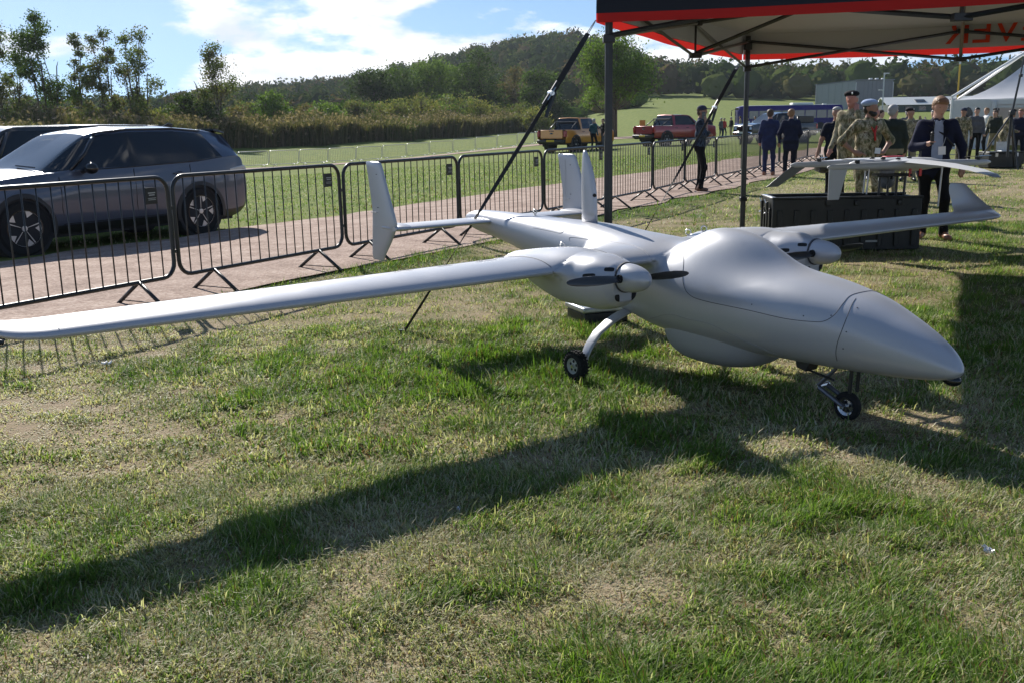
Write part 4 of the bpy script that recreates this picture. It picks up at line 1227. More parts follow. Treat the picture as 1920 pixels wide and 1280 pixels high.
def road_wheel(root, x, y, r, w, style, side):
    c = (x, y, r)
    t = MB(); s = side
    t.lathe([(r*0.66, -w*0.45), (r*0.90, -w*0.5), (r*0.985, -w*0.36), (r, -w*0.1), (r, w*0.1), (r*0.985, w*0.36), (r*0.90, w*0.5), (r*0.66, w*0.45)], c, (0, 1, 0), 40)
    if style != 'suv':
        for i in range(30):
            a = 2*math.pi*i/30; R = np.array([[math.cos(a), 0, -math.sin(a)], [0, 1, 0], [math.sin(a), 0, math.cos(a)]])
            t.box(np.array(c) + np.array([math.cos(a), 0, math.sin(a)])*r*0.985, (0.03, w*0.8, 0.04), R=R)
    wh = t.build('wheel', M['rubber'], root, smooth=None)
    d = MB(); d.lathe([(0.0, s*w*0.16), (r*0.3, s*w*0.16), (r*0.66, s*w*0.10), (r*0.67, s*w*0.47), (r*0.64, s*w*0.47), (r*0.62, s*w*0.12)], c, (0, 1, 0), 36); d.build('rim', M['gloss_black'], wh)
    if style == 'suv':
        for i in range(5):
            a0 = 2*math.pi*i/5 + 0.35
            # narrow bright blade plus a bright triangle at the rim, as on two-tone turbine wheels
            for poly in ([(r*0.13, -0.05), (r*0.13, 0.05), (r*0.62, 0.045), (r*0.62, -0.02)], [(r*0.40, 0.30), (r*0.62, 0.12), (r*0.635, 0.36), (r*0.62, 0.58)]):
                V = []
                for rr, da in poly:
                    a = a0 + da; V.append((c[0] + rr*math.cos(a), y + s*w*0.40, r + rr*math.sin(a)))
                V2 = [(q[0], q[1] - s*0.015, q[2]) for q in V]
                b = MB(); b.add(V + V2, [(0, 1, 2, 3), (7, 6, 5, 4), (0, 4, 5, 1), (1, 5, 6, 2), (2, 6, 7, 3), (3, 7, 4, 0)]); b.build('spoke', M['alloy'], wh)
        b = MB(); b.lathe([(r*0.635, s*w*0.45), (r*0.665, s*w*0.46), (r*0.665, s*w*0.40)], c, (0, 1, 0), 36); b.build('rim_lip', M['alloy'], wh)
    else:
        for i in range(6):
            a0 = 2*math.pi*i/6
            V = [(c[0] + rr*math.cos(a0+da), y + s*w*q, r + rr*math.sin(a0+da)) for rr, da, q in ((r*0.12, -0.3, 0.3), (r*0.12, 0.3, 0.3), (r*0.62, 0.12, 0.42), (r*0.62, -0.12, 0.42))]
            V2 = [(q[0], q[1] - s*0.02, q[2]) for q in V]
            b = MB(); b.add(V + V2, [(0, 1, 2, 3), (7, 6, 5, 4), (0, 4, 5, 1), (1, 5, 6, 2), (2, 6, 7, 3), (3, 7, 4, 0)]); b.build('spoke', M['dark_alloy'], wh)
    b = MB(); b.lathe([(0.0, s*w*0.44), (r*0.10, s*w*0.43), (r*0.11, s*w*0.2)], c, (0, 1, 0), 16); b.build('hub_cap', M['alloy'], wh)
    return wh
M['dark_alloy'] = mat('grey_alloy', (0.20, 0.20, 0.21), 0.35, 0.7)

def arch(root, x, yb, r_in, r_out, zc, matl, side, thick=0.03, full=False):
    b = MB(); n = 22; V = []; F = []
    a0, a1 = (math.radians(-14), math.radians(194))
    for a in np.linspace(a0, a1, n):
        for rr, yy in ((r_in, yb + side*thick), (r_out, yb + side*thick*0.6), (r_out, yb - side*0.06), (r_in, yb - side*0.12)):
            V.append((x + rr*math.cos(a), yy, zc + rr*math.sin(a)))
    for i in range(n-1):
        for j in range(4):
            j2 = (j+1) % 4; F.append((i*4+j, i*4+j2, i*4+4+j2, i*4+4+j))
    b.add(V, F); o = b.build('wheel_arch', matl, root)
    w = MB(); w.cyl((x, yb - side*0.02, zc), (x, yb - side*0.32, zc), r_in + 0.02, n=24); w.build('wheel_well', M['cabin'], o)
    return o

def seg_line(root, pts, nm, matl, r=0.004):
    b = MB(); b.tube(pts, r, 5); return b.build(nm, matl, root, smooth=True)

# ---------------- grey estate SUV and dark van share one builder
def suv(root, paint, S, wheel_style='suv'):
    L = S
    # rows: 0 sill under, 1 sill, 2 door lower, 3 door mid, 4 belt, 5 glass foot, 6 glass head, 7 roof rail, 8 roof centre
    def sec(x, w, belt, top, wr, under=0.24, xs=None, low=0.36):
        z = [under, low, 0.58, 0.82, belt, belt+0.03, top-0.085, top-0.028, top]
        y = [w-0.13, w-0.03, w-0.004, w, w-0.035, w-0.055, wr+0.035, wr-0.05, 0.0]
        X = [x]*9 if xs is None else xs
        return [(X[j], y[j], z[j]) for j in range(9)]
    def hood(x, w, h, under=0.24, dx=0.0):
        z = [under, 0.36, 0.56, min(0.76, h-0.10), h-0.05, h-0.025, h+0.005, h+0.02, h+0.03]
        y = [w-0.13, w-0.03, w-0.004, w, w-0.05, w-0.10, w-0.22, w-0.42, 0.0]
        return [(x - dx*(y[j] < w-0.3), y[j], z[j]) for j in range(9)]
    net = L(sec, hood)
    return net

def make_suv():
    r = empty('parked_car', (0, 0, 0), 0, 'grey estate SUV with dark glass and two-tone alloy wheels parked beside the track', 'car')
    paint = car_paint('slate_grey_metallic', (0.062, 0.076, 0.112), 0.45, 0.34)
    W = 0.93
    def build(sec, hood):
        n = []
        n.append(hood(2.36, W-0.16, 0.78)); n.append(hood(2.28, W-0.06, 0.90)); n.append(hood(1.95, W-0.01, 1.00)); n.append(hood(1.45, W, 1.055))
        a = hood(1.02, W, 1.085); n.append(a)                                                # cowl
        n.append(sec(0.20, W, 1.06, 1.575, 0.56, xs=[0.55]*5 + [0.60, 0.26, 0.20, 0.13]))    # windscreen head
        n.append(sec(-0.38, W, 1.07, 1.655, 0.60, xs=[-0.30]*4 + [-0.30, -0.30, -0.36, -0.38, -0.38]))  # B pillar front
        n.append(sec(-0.52, W, 1.075, 1.662, 0.60, xs=[-0.42]*4 + [-0.42, -0.42, -0.50, -0.52, -0.52]))  # B pillar rear
        n.append(sec(-1.30, W, 1.10, 1.66, 0.60, xs=[-1.22]*4 + [-1.38, -1.40, -1.18, -1.20, -1.22]))   # C pillar front
        n.append(sec(-1.40, W, 1.105, 1.655, 0.60, xs=[-1.30]*4 + [-1.47, -1.49, -1.27, -1.30, -1.32]))
        n.append(sec(-1.95, W-0.005, 1.15, 1.615, 0.575, xs=[-1.85]*4 + [-1.92, -1.93, -1.76, -1.80, -1.86]))  # quarter glass end
        n.append(sec(-2.18, W-0.03, 1.16, 1.56, 0.53, xs=[-2.15]*4 + [-2.22, -2.22, -2.14, -2.16, -2.20]))
        n.append([(-2.36, 0.72, 0.30), (-2.39, 0.80, 0.40), (-2.40, 0.85, 0.62), (-2.38, 0.865, 0.84), (-2.33, 0.85, 1.10), (-2.30, 0.80, 1.16), (-2.17, 0.66, 1.46), (-2.15, 0.52, 1.52), (-2.19, 0.0, 1.535)])
        n.append([(-2.38, 0.50, 0.30), (-2.42, 0.55, 0.40), (-2.43, 0.58, 0.62), (-2.42, 0.58, 0.84), (-2.36, 0.56, 1.10), (-2.33, 0.55, 1.16), (-2.19, 0.45, 1.46), (-2.17, 0.40, 1.51), (-2.19, 0.0, 1.535)])
        n.append([(-2.38, 0.0, 0.30), (-2.42, 0.0, 0.40), (-2.43, 0.0, 0.62), (-2.43, 0.0, 0.84), (-2.37, 0.0, 1.10), (-2.34, 0.0, 1.16), (-2.20, 0.0, 1.46), (-2.19, 0.0, 1.50), (-2.19, 0.0, 1.535)])
        return n
    net = suv(r, paint, build)
    def region(i, j):
        if j == 0: return 'cladding'
        if i <= 3: return 'body!'
        if i == 4:
            return {4: 'body!', 5: 'window#f', 6: 'windscreen!', 7: 'windscreen!'}.get(j, 'body!')
        if i == 5 and j == 5: return 'window#f'
        if i == 6 and j == 5: return 'pillar'
        if i == 7 and j == 5: return 'window#r'
        if i == 8 and j == 5: return 'pillar#2'
        if i == 9 and j == 5: return 'window#q'
        if i in (12, 13) and j == 5: return 'rear_window!'
        return 'body!'
    mats = {'cladding': M['black_plastic'], 'body!': paint, 'body': paint, 'window#f': M['glass_dark'], 'window#r': M['glass_dark'], 'window#q': M['glass_dark'], 'windscreen!': M['screen_glass'], 'windscreen': M['screen_glass'], 'pillar': M['gloss_black'], 'pillar#2': M['gloss_black'], 'pillar#6': M['gloss_black'], 'pillar#8': M['gloss_black'], 'rear_window!': M['glass_dark'], 'rear_window': M['glass_dark']}
    shell(r, net, region, mats, 7, wheels=((1.42, 0.37), (-1.42, 0.37)), wr=0.41)
    for s in (1, -1):
        for x in (1.42, -1.42):
            road_wheel(r, x, s*(W-0.115), 0.368, 0.225, 'suv', s); arch(r, x, s*(W-0.012), 0.395, 0.455, 0.37, M['black_plastic'], s, 0.022)
        seg_line(r, [(0.66, s*(W-0.066), 1.085), (0.40, s*0.83, 1.30), (0.20, s*0.71, 1.475), (0.10, s*0.64, 1.535)], 'front_pillar', M['gloss_black'], 0.026)
        seg_line(r, [(0.60, s*(W-0.05), 1.075), (-0.3, s*(W-0.048), 1.09), (-1.3, s*(W-0.048), 1.125), (-1.92, s*(W-0.055), 1.175)], 'window_trim', M['gloss_black'], 0.011)
        seg_line(r, [(0.12, s*0.62, 1.565), (-0.35, s*0.625, 1.612), (-1.2, s*0.625, 1.618), (-1.75, s*0.60, 1.575)], 'roof_trim', M['gloss_black'], 0.012)
        for x, z in ((0.86, 1.0), (-0.30, 1.06), (-1.28, 1.08)):
            seg_line(r, [(x, s*(W-0.028), z), (x, s*(W+0.0), 0.80), (x+0.01, s*(W-0.002), 0.58), (x-0.02, s*(W-0.025), 0.40)], 'door_gap', M['seam_black'], 0.005)
        seg_line(r, [(0.86, s*(W-0.025), 0.375), (-0.9, s*(W-0.025), 0.375)], 'sill_gap', M['seam_black'], 0.006)
        for x, z in ((-0.10, 0.925), (-1.06, 0.965)):
            b = MB(); b.box((x, s*(W+0.008), z), (0.19, 0.022, 0.026)); b.build('door_handle', paint, r, bevel=0.008)
            b = MB(); b.ball((x-0.01, s*(W-0.003), z-0.004), (0.075, 0.012, 0.028), nu=10, nv=6); b.build('handle_recess', M['seam_black'], r)
        b = MB(); b.ball((0.47, s*(W+0.13), 1.105), (0.085, 0.115, 0.078)); b.tube([(0.50, s*(W-0.05), 1.06), (0.48, s*(W+0.08), 1.085)], [0.035, 0.025], 8); b.build('door_mirror', M['gloss_black'], r, smooth=True)
        b = MB(); b.prism([(-2.40, 0.90), (-2.34, 1.03), (-2.02, 0.985), (-2.02, 0.955)], 0.05, 1, s*(W-0.055)); b.build('tail_lamp', M['head_lamp'], r, bevel=0.01)
        b = MB(); b.prism([(2.33, 0.72), (2.26, 0.86), (1.86, 0.93), (2.05, 0.82)], 0.06, 1, s*(W-0.10)); b.build('headlamp', M['head_lamp'], r, bevel=0.01)
    b = MB(); b.prism([(-2.06, 1.60), (-2.28, 1.545), (-2.26, 1.515), (-2.06, 1.565)], 1.12, 1, 0); b.build('roof_spoiler', M['gloss_black'], r, bevel=0.01)
    b = MB(); b.prism([(-1.50, 1.635), (-1.70, 1.615), (-1.72, 1.685), (-1.64, 1.70)], 0.035, 1, 0); b.build('roof_aerial', M['gloss_black'], r, bevel=0.01)
    b = MB(); b.box((0, 0, 0.24), (4.3, 1.5, 0.10)); b.build('underbody', M['cabin'], r)
    b = MB(); b.box((2.33, 0, 0.60), (0.08, 1.1, 0.26)); b.build('grille', M['gloss_black'], r, bevel=0.02)
    b = MB(); b.tube([(1.02, 0.62, 1.135), (0.98, 0.1, 1.155)], 0.010, 5); b.build('wiper', M['black_plastic'], r)
    # interior
    for x in (0.1, -0.9):
        for s in (1, -1):
            b = MB(); b.box((x, s*0.40, 0.95), (0.16, 0.48, 0.62)); b.box((x-0.03, s*0.40, 1.36), (0.10, 0.26, 0.17)); b.box((x+0.25, s*0.40, 0.62), (0.5, 0.48, 0.14)); b.build('seat', M['cabin'], r, bevel=0.04)
    b = MB(); b.box((0.72, 0, 0.98), (0.30, 1.5, 0.14)); b.build('dashboard', M['cabin'], r, bevel=0.05)
    return r
M['screen_glass'] = mat('windscreen_glass', (0.05, 0.06, 0.07), 0.03, 0, 0.9)
suv_o = make_suv()
_f, _r = np.array([-6.38, 13.05]), np.array([-4.78, 15.40])
_h = (_f - _r)/np.linalg.norm(_f - _r); _left = np.array([-_h[1], _h[0]])
_mid = (_f + _r)/2 - _left*0.86
suv_o.location = (_mid[0], _mid[1], gz(*_mid) + 0.015); suv_o.rotation_euler = (0, 0, math.atan2(_h[1], _h[0]))

def make_van():
    r = empty('parked_van', (0, 0, 0), 0, 'black people carrier van parked behind the grey SUV', 'van')
    paint = car_paint('black_van_paint', (0.012, 0.013, 0.016), 0.2, 0.3)
    W = 0.95
    def build(sec, hood):
        n = [hood(2.46, W-0.16, 0.85), hood(2.36, W-0.05, 0.98), hood(2.0, W, 1.06), hood(1.75, W, 1.10), hood(1.62, W, 1.13)]
        n.append(sec(0.75, W, 1.10, 1.86, 0.70, xs=[0.9]*5 + [1.0, 0.72, 0.66, 0.60]))
        n.append(sec(0.20, W, 1.11, 1.915, 0.74)); n.append(sec(0.10, W, 1.11, 1.915, 0.74)); n.append(sec(-1.0, W, 1.12, 1.93, 0.745)); n.append(sec(-1.1, W, 1.12, 1.93, 0.745))
        n.append(sec(-2.15, W, 1.13, 1.915, 0.735, xs=[-2.2]*4 + [-2.2, -2.2, -2.10, -2.1, -2.1])); n.append(sec(-2.40, W-0.02, 1.13, 1.88, 0.71, xs=[-2.42]*4 + [-2.40, -2.40, -2.33, -2.34, -2.36]))
        n.append([(-2.45, 0.8, 0.3), (-2.49, 0.85, 0.4), (-2.50, 0.86, 0.62), (-2.50, 0.86, 0.84), (-2.48, 0.84, 1.13), (-2.47, 0.82, 1.16), (-2.40, 0.70, 1.76), (-2.40, 0.6, 1.84), (-2.42, 0.0, 1.86)])
        n.append([(-2.47, 0, 0.3), (-2.5, 0, 0.4), (-2.51, 0, 0.62), (-2.51, 0, 0.84), (-2.49, 0, 1.13), (-2.48, 0, 1.16), (-2.41, 0, 1.76), (-2.41, 0, 1.84), (-2.42, 0, 1.86)])
        return n
    net = suv(r, paint, build)
    def region(i, j):
        if j == 0: return 'cladding'
        if i == 4: return {5: 'window#f', 6: 'windscreen!', 7: 'windscreen!'}.get(j, 'body!')
        if j == 5 and i in (5, 7, 9): return 'window#%d' % i
        if j == 5 and i in (6, 8): return 'pillar#%d' % i
        if i == 12 and j == 5: return 'rear_window!'
        return 'body!'
    mats = {'cladding': M['black_plastic'], 'body': paint, 'body!': paint, 'window#f': M['glass_dark'], 'window#5': M['glass_dark'], 'window#7': M['glass_dark'], 'window#9': M['glass_dark'], 'windscreen': M['screen_glass'], 'windscreen!': M['screen_glass'], 'pillar': M['gloss_black'], 'pillar#2': M['gloss_black'], 'pillar#6': M['gloss_black'], 'pillar#8': M['gloss_black'], 'rear_window': M['glass_dark'], 'rear_window!': M['glass_dark']}
    shell(r, net, region, mats, 6, wheels=((1.55, 0.35), (-1.5, 0.35)), wr=0.39)
    for s in (1, -1):
        for x in (1.55, -1.5):
            road_wheel(r, x, s*(W-0.12), 0.345, 0.22, 'suv', s); arch(r, x, s*(W-0.012), 0.37, 0.41, 0.35, paint, s, 0.016)
        b = MB(); b.ball((0.95, s*(W+0.13), 1.17), (0.08, 0.12, 0.11)); b.tube([(0.98, s*(W-0.05), 1.10), (0.96, s*(W+0.08), 1.14)], 0.03, 8); b.build('door_mirror', M['gloss_black'], r, smooth=True)
        seg_line(r, [(1.0, s*(W-0.06), 1.12), (0.75, s*0.84, 1.60), (0.62, s*0.76, 1.80)], 'front_pillar', paint, 0.028)
        b = MB(); b.prism([(-2.50, 0.88), (-2.49, 1.2), (-2.40, 1.2), (-2.42, 0.88)], 0.10, 1, s*(W-0.10)); b.build('tail_lamp', M['tail_red'], r, bevel=0.01)
        seg_line(r, [(0.5, s*0.73, 1.885), (-1.0, s*0.75, 1.905), (-2.0, s*0.735, 1.89)], 'roof_gutter', M['alu'], 0.010)
    b = MB(); b.prism([(-2.30, 1.895), (-2.52, 1.86), (-2.50, 1.835), (-2.30, 1.865)], 1.3, 1, 0); b.build('roof_spoiler', paint, r, bevel=0.01)
    b = MB(); b.box((0, 0, 0.24), (4.5, 1.5, 0.10)); b.build('underbody', M['cabin'], r)
    return r
van = make_van()
_vm = np.array([-8.35, 17.35]); _va = math.atan2(_h[1], _h[0]) - 0.02
van.location = (_vm[0], _vm[1], gz(*_vm) - 0.10); van.rotation_euler = (0, 0, _va)

# ---------------- pickups
def make_pickup(paint, label, tail, gate_text=None, front=False):
    r = empty('pickup_truck', (0, 0, 0), 0, label, 'pickup', 'pickup trucks shown on the field')
    W = 0.95; ZB = 1.10
    def sec(x, belt, top, wr, xs=None, w=W):
        z = [0.42, 0.50, 0.74, 0.95, belt, belt+0.02, top-0.07, top-0.02, top]
        y = [w-0.12, w-0.03, w, w, w-0.03, w-0.05, wr+0.03, wr-0.05, 0.0]
        X = [x]*9 if xs is None else xs
        return [(X[j], y[j], z[j]) for j in range(9)]
    def flat(x, w, h, lo=0.42, crown=0.03, inner=None):
        z = [lo, lo+0.08, 0.74, 0.95, h-0.03, h, h+crown*0.3, h+crown*0.7, h+crown]
        y = [w-0.12, w-0.03, w, w, w-0.03, w-0.08, w-0.25, w-0.5, 0.0]
        return [(x, y[j], min(z[j], h+crown) if j > 3 else min(z[j], h-0.06*(4-j))) for j in range(9)]
    net = [flat(2.62, W-0.14, 1.05), flat(2.56, W-0.04, 1.13), flat(2.2, W, 1.20), flat(1.45, W, 1.24), flat(1.30, W, 1.25)]
    net += [sec(0.55, 1.22, 1.80, 0.62, xs=[0.80]*5 + [0.88, 0.58, 0.50, 0.42]), sec(-0.02, 1.22, 1.865, 0.65), sec(-0.12, 1.22, 1.868, 0.65), sec(-0.85, 1.23, 1.86, 0.65, xs=[-0.9]*4 + [-0.92, -0.92, -0.78, -0.80, -0.82]), sec(-1.02, 1.23, 1.835, 0.63, xs=[-1.05]*4 + [-1.10, -1.10, -0.98, -0.98, -0.98])]
    net += [flat(-1.13, W, 1.22, crown=0.0), flat(-1.3, W, 1.20, crown=0.0), flat(-2.55, W, 1.22, crown=0.0), flat(-2.66, W-0.02, 1.21, crown=0.0)]
    def region(i, j):
        if j == 0: return 'cladding'
        if i == 4: return {5: 'window#f', 6: 'windscreen!', 7: 'windscreen!'}.get(j, 'body!')
        if j == 5 and i == 5: return 'window#f'
        if j == 5 and i == 7: return 'window#r'
        if j == 5 and i == 6: return 'pillar'
        if i == 9 and j in (5, 6, 7): return 'rear_window!' if j > 5 else 'rear_window!'
        if i >= 10 and j >= 5: return 'load_cover!'
        return 'body!'
    mats = {k: M['glass_dark'] for k in ('window#f', 'window#r', 'rear_window', 'rear_window!')}
    mats.update({'windscreen': M['screen_glass'], 'windscreen!': M['screen_glass'], 'cladding': M['black_plastic'], 'pillar': M['gloss_black'], 'pillar#2': M['gloss_black'], 'pillar#6': M['gloss_black'], 'pillar#8': M['gloss_black'], 'body': paint, 'body!': paint, 'load_cover': M['black_plastic'], 'load_cover!': M['black_plastic']})
    shell(r, net, region, mats, 5, wheels=((1.64, 0.42), (-1.63, 0.42)), wr=0.47)
    # rear
    b = MB(); b.box((-2.665, 0, 0.97), (0.05, 1.46, 0.47)); tg = b.build('tailgate', paint, r, bevel=0.02)
    b = MB(); b.box((-2.69, 0, 0.79), (0.02, 1.42, 0.05)); b.build('tailgate_lower_edge', paint, tg, bevel=0.008)
    b = MB(); b.box((-2.69, 0, 1.15), (0.03, 0.32, 0.055)); b.build('tailgate_handle', M['gloss_black'], tg, bevel=0.01)
    b = MB(); b.ball((-2.695, 0, 1.02), (0.014, 0.11, 0.048), nu=18, nv=8); b.build('oval_badge', M['gloss_black'], tg, smooth=True)
    b = MB(); b.tube([(-2.708, 0.085*math.cos(a), 1.02 + 0.034*math.sin(a)) for a in np.linspace(0, 6.283, 20, endpoint=False)], 0.004, 5, closed=True); b.build('badge_ring', M['alu'], tg)
    b = MB(); b.box((-2.72, 0, 0.60), (0.20, 1.78, 0.17)); b.build('rear_bumper', M['black_plastic'] if not front else M['chrome'], r, bevel=0.03)
    b = MB(); b.box((-2.825, 0, 0.62), (0.012, 0.52, 0.11)); b.build('number_plate', M['plate_yellow'], r, bevel=0.004)
    for s in (1, -1):
        b = MB(); b.box((-2.63, s*(W-0.085), 0.985), (0.16, 0.175, 0.34)); b.build('tail_lamp', M['tail_red'], r, bevel=0.03)
        for x in (1.64, -1.63):
            road_wheel(r, x, s*(W-0.13), 0.415, 0.265, 'truck', s); arch(r, x, s*(W-0.01), 0.455, 0.525, 0.42, M['black_plastic'], s, 0.04)
        seg_line(r, [(0.88, s*(W-0.06), 1.245), (0.60, s*0.80, 1.60), (0.46, s*0.70, 1.755)], 'front_pillar', paint, 0.028)
        seg_line(r, [(-1.10, s*(W-0.14), 1.22), (-1.20, s*0.70, 1.62), (-1.55, s*0.70, 1.40), (-1.85, s*0.72, 1.22)], 'sports_bar', M['black_metal'], 0.032)
        b = MB(); b.box((0.0, s*(W+0.02), 0.46), (2.2, 0.10, 0.05)); b.build('side_step', M['black_plastic'], r, bevel=0.01)
        b = MB(); b.ball((0.80, s*(W+0.14), 1.29), (0.08, 0.12, 0.11)); b.tube([(0.82, s*(W-0.05), 1.24), (0.80, s*(W+0.08), 1.27)], 0.03, 6); b.build('door_mirror', M['gloss_black'], r, smooth=True)
        for x in (0.80, -0.12, -1.02):
            seg_line(r, [(x, s*(W-0.03), 1.20), (x, s*(W+0.0), 0.9), (x, s*(W-0.01), 0.56)], 'door_gap', M['seam_black'], 0.006)
        for x in (0.05, -0.86):
            b = MB(); b.box((x, s*(W+0.012), 1.08), (0.2, 0.03, 0.035)); b.build('door_handle', M['gloss_black'], r, bevel=0.008)
        b = MB(); b.prism([(2.60, 0.86), (2.56, 1.08), (2.25, 1.10), (2.38, 0.90)], 0.34, 1, s*(W-0.22)); b.build('headlamp', M['head_lamp'], r, bevel=0.02)
    b = MB(); b.box((2.62, 0, 0.94), (0.06, 1.10, 0.26)); b.build('grille', M['gloss_black'], r, bevel=0.03)
    b = MB(); b.box((2.62, 0, 0.62), (0.18, 1.70, 0.24)); b.build('front_bumper', M['chrome'] if front else paint, r, bevel=0.05)
    b = MB(); b.box((2.72, 0, 0.68), (0.012, 0.52, 0.11)); b.build('number_plate', M['plate_white'], r, bevel=0.004)
    b = MB(); b.tube([(-1.20, 0.72, 1.62), (-1.20, -0.72, 1.62)], 0.032, 8); b.build('sports_hoop', M['black_metal'], r)
    b = MB(); b.box((0, 0, 0.46), (4.6, 1.3, 0.12)); b.build('chassis', M['cabin'], r)
    return r
def place(o, x, y, hx, hy, dz=0.0):
    o.location = (x, y, gz(x, y) + dz); o.rotation_euler = (0, 0, math.atan2(hy, hx))
_yp = make_pickup(car_paint('orange_paint', (0.62, 0.235, 0.010), 0.1, 0.3), 'orange-yellow double-cab pickup truck parked tail towards the barriers', True)
place(_yp, 3.95, 58.0, 0.59, 0.81)
_rp = make_pickup(car_paint('dark_red_paint', (0.28, 0.010, 0.016), 0.25, 0.3), 'dark red double-cab pickup truck behind the man on the phone', True)
place(_rp, 10.4, 63.0, 0.82, 0.57)
_dp = make_pickup(car_paint('charcoal_paint', (0.030, 0.034, 0.042), 0.3, 0.3), 'charcoal double-cab pickup truck with a red badge on its door, facing left', True, front=True)
place(_dp, 16.75, 63.8, -0.88, -0.47)
b = MB(); b.cyl((0.98, 0.952, 0.98), (0.98, 0.966, 0.98), 0.20, n=20); _rb = b.build('round_red_badge', M['red_plastic'], _dp)
b = MB(); b.box((-1.9, 0, 1.42), (1.35, 1.5, 0.42)); b.build('load_bed_box', M['black_plastic'], _dp, bevel=0.06)

# ---------------- bus
def make_bus():
    r = empty('coach', (0, 0, 0), 0, 'long dark blue single-decker bus parked behind the pickups', 'bus')
    paint = mat('deep_blue_violet_paint', (0.022, 0.016, 0.15), 0.5, 0, 0.25)
    L, W, Hh = 11.4, 1.25, 2.95
    secs = []
    for x, inset, top in ((-L/2, 0.14, Hh-0.22), (-L/2+0.1, 0.04, Hh-0.06), (-L/2+0.35, 0.0, Hh), (L/2-0.5, 0.0, Hh), (L/2-0.12, 0.05, Hh-0.10), (L/2, 0.18, Hh-0.3)):
        w = W - inset
        secs.append([(x, -w, 0.32), (x, -w, 2.3), (x, -w+0.04, top-0.25), (x, -w+0.22, top-0.04), (x, 0, top), (x, w-0.22, top-0.04), (x, w-0.04, top-0.25), (x, w, 2.3), (x, w, 0.32)])
    b = MB(); b.loft(secs); b.build('body', paint, r)
    b = MB(); b.loft([[(x, -1.06, z0), (x, -1.02, z0+0.03), (x, 0, z0+0.05), (x, 1.02, z0+0.03), (x, 1.06, z0)] for x, z0 in ((-L/2+0.3, Hh-0.03), (L/2-0.6, Hh-0.03))]); b.build('roof_skin', M['white_plastic'], r)
    b = MB(); b.box((-1.4, 0, Hh+0.13), (2.3, 1.5, 0.22)); b.build('roof_unit', M['white_plastic'], r, bevel=0.08)
    b = MB(); b.box((-3.9, 0, Hh+0.06), (0.4, 0.5, 0.08)); b.build('roof_hatch', M['white_plastic'], r, bevel=0.03)
    for s in (1, -1):
        for i, (x0, x1) in enumerate(((3.5, 4.5), (2.25, 3.4), (1.0, 2.15), (-0.25, 0.9), (-1.5, -0.35), (-2.75, -1.6), (-3.9, -2.85), (-5.0, -4.0))):
            b = MB(); b.box(((x0+x1)/2, s*(W+0.004), 1.95), (x1-x0, 0.02, 0.86)); w = b.build('window', M['bus_glass'], r, bevel=0.008)
        for x in (3.0, -3.3):
            road_wheel(r, x, s*(W-0.13), 0.48, 0.28, 'truck', s); b = MB(); b.cyl((x, s*(W-0.08), 0.50), (x, s*(W+0.006), 0.50), 0.56, n=24); b.build('wheel_recess', M['cabin'], r)
    b = MB(); b.prism([(-1.05, 1.15), (1.05, 1.15), (1.0, 2.45), (-1.0, 2.45)], 0.03, 0, L/2-0.015); b.build('windscreen', M['screen_glass'], r, rot=(0, 0, 0))
    b = MB(); b.box((L/2-0.02, 0, 2.62), (0.06, 1.9, 0.26)); b.build('destination_box', M['gloss_black'], r, bevel=0.02)
    for s in (1, -1):
        b = MB(); b.box((L/2-0.0, s*0.85, 0.75), (0.06, 0.36, 0.2)); b.build('headlamp', M['head_lamp'], r, bevel=0.03)
        b = MB(); b.tube([(L/2-0.1, s*1.1, 2.6), (L/2+0.35, s*1.30, 2.5), (L/2+0.35, s*1.30, 2.2)], 0.03, 6); b.box((L/2+0.35, s*1.30, 2.1), (0.08, 0.2, 0.4)); b.build('mirror', M['black_plastic'], r)
    return r
M['bus_glass'] = mat('bus_window_glass', (0.05, 0.085, 0.10), 0.05, 0, 0.8)
_bus = make_bus(); place(_bus, 31.2, 113.4, -1.0, 0.06)
# ================================================================== people (facing +x, left +y)
SKIN = {'pale': mat('skin', (0.46, 0.27, 0.20), 0.55, 0, 0.3), 'tan': mat('tanned_skin', (0.34, 0.185, 0.13), 0.55, 0, 0.3), 'red': mat('ruddy_skin', (0.46, 0.21, 0.16), 0.55, 0, 0.3)}
def cloth(name, c, v=0.25): return mat(name, c, 0.85, 0, 0.15, bump=(26, 0.6), vary=(7, v))
CL = {'camo': mat_cloth('camouflage_cloth', [(0.10, 0.07, 0.04), (0.13, 0.135, 0.07), (0.26, 0.215, 0.13), (0.40, 0.35, 0.25), (0.13, 0.085, 0.05)], 19),
      'camo2': mat_cloth('worn_camouflage_cloth', [(0.12, 0.10, 0.06), (0.17, 0.165, 0.095), (0.29, 0.25, 0.165), (0.38, 0.335, 0.24), (0.16, 0.115, 0.07)], 16),
      'navy': cloth('navy_wool', (0.014, 0.017, 0.038)), 'navy2': cloth('dark_navy_cloth', (0.010, 0.012, 0.022)), 'blue': cloth('blue_suit_cloth', (0.026, 0.034, 0.085)),
      'black': cloth('black_cloth', (0.010, 0.010, 0.011)), 'plaid': mat_cloth('dark_plaid_shirt', [(0.02, 0.025, 0.04), (0.035, 0.05, 0.075), (0.05, 0.07, 0.10), (0.015, 0.02, 0.03)], 16),
      'shirt': cloth('pale_blue_shirt', (0.30, 0.36, 0.50), 0.12), 'green': cloth('dark_green_tweed', (0.030, 0.036, 0.028)), 'white': cloth('white_shirt', (0.62, 0.62, 0.62), 0.1),
      'grey': cloth('grey_cloth', (0.10, 0.10, 0.11)), 'khaki': cloth('khaki_cloth', (0.24, 0.20, 0.12)), 'jeans': cloth('indigo_denim', (0.02, 0.028, 0.06)), 'red': cloth('red_cloth', (0.35, 0.03, 0.03)), 'teal': cloth('teal_cloth', (0.03, 0.08, 0.09))}
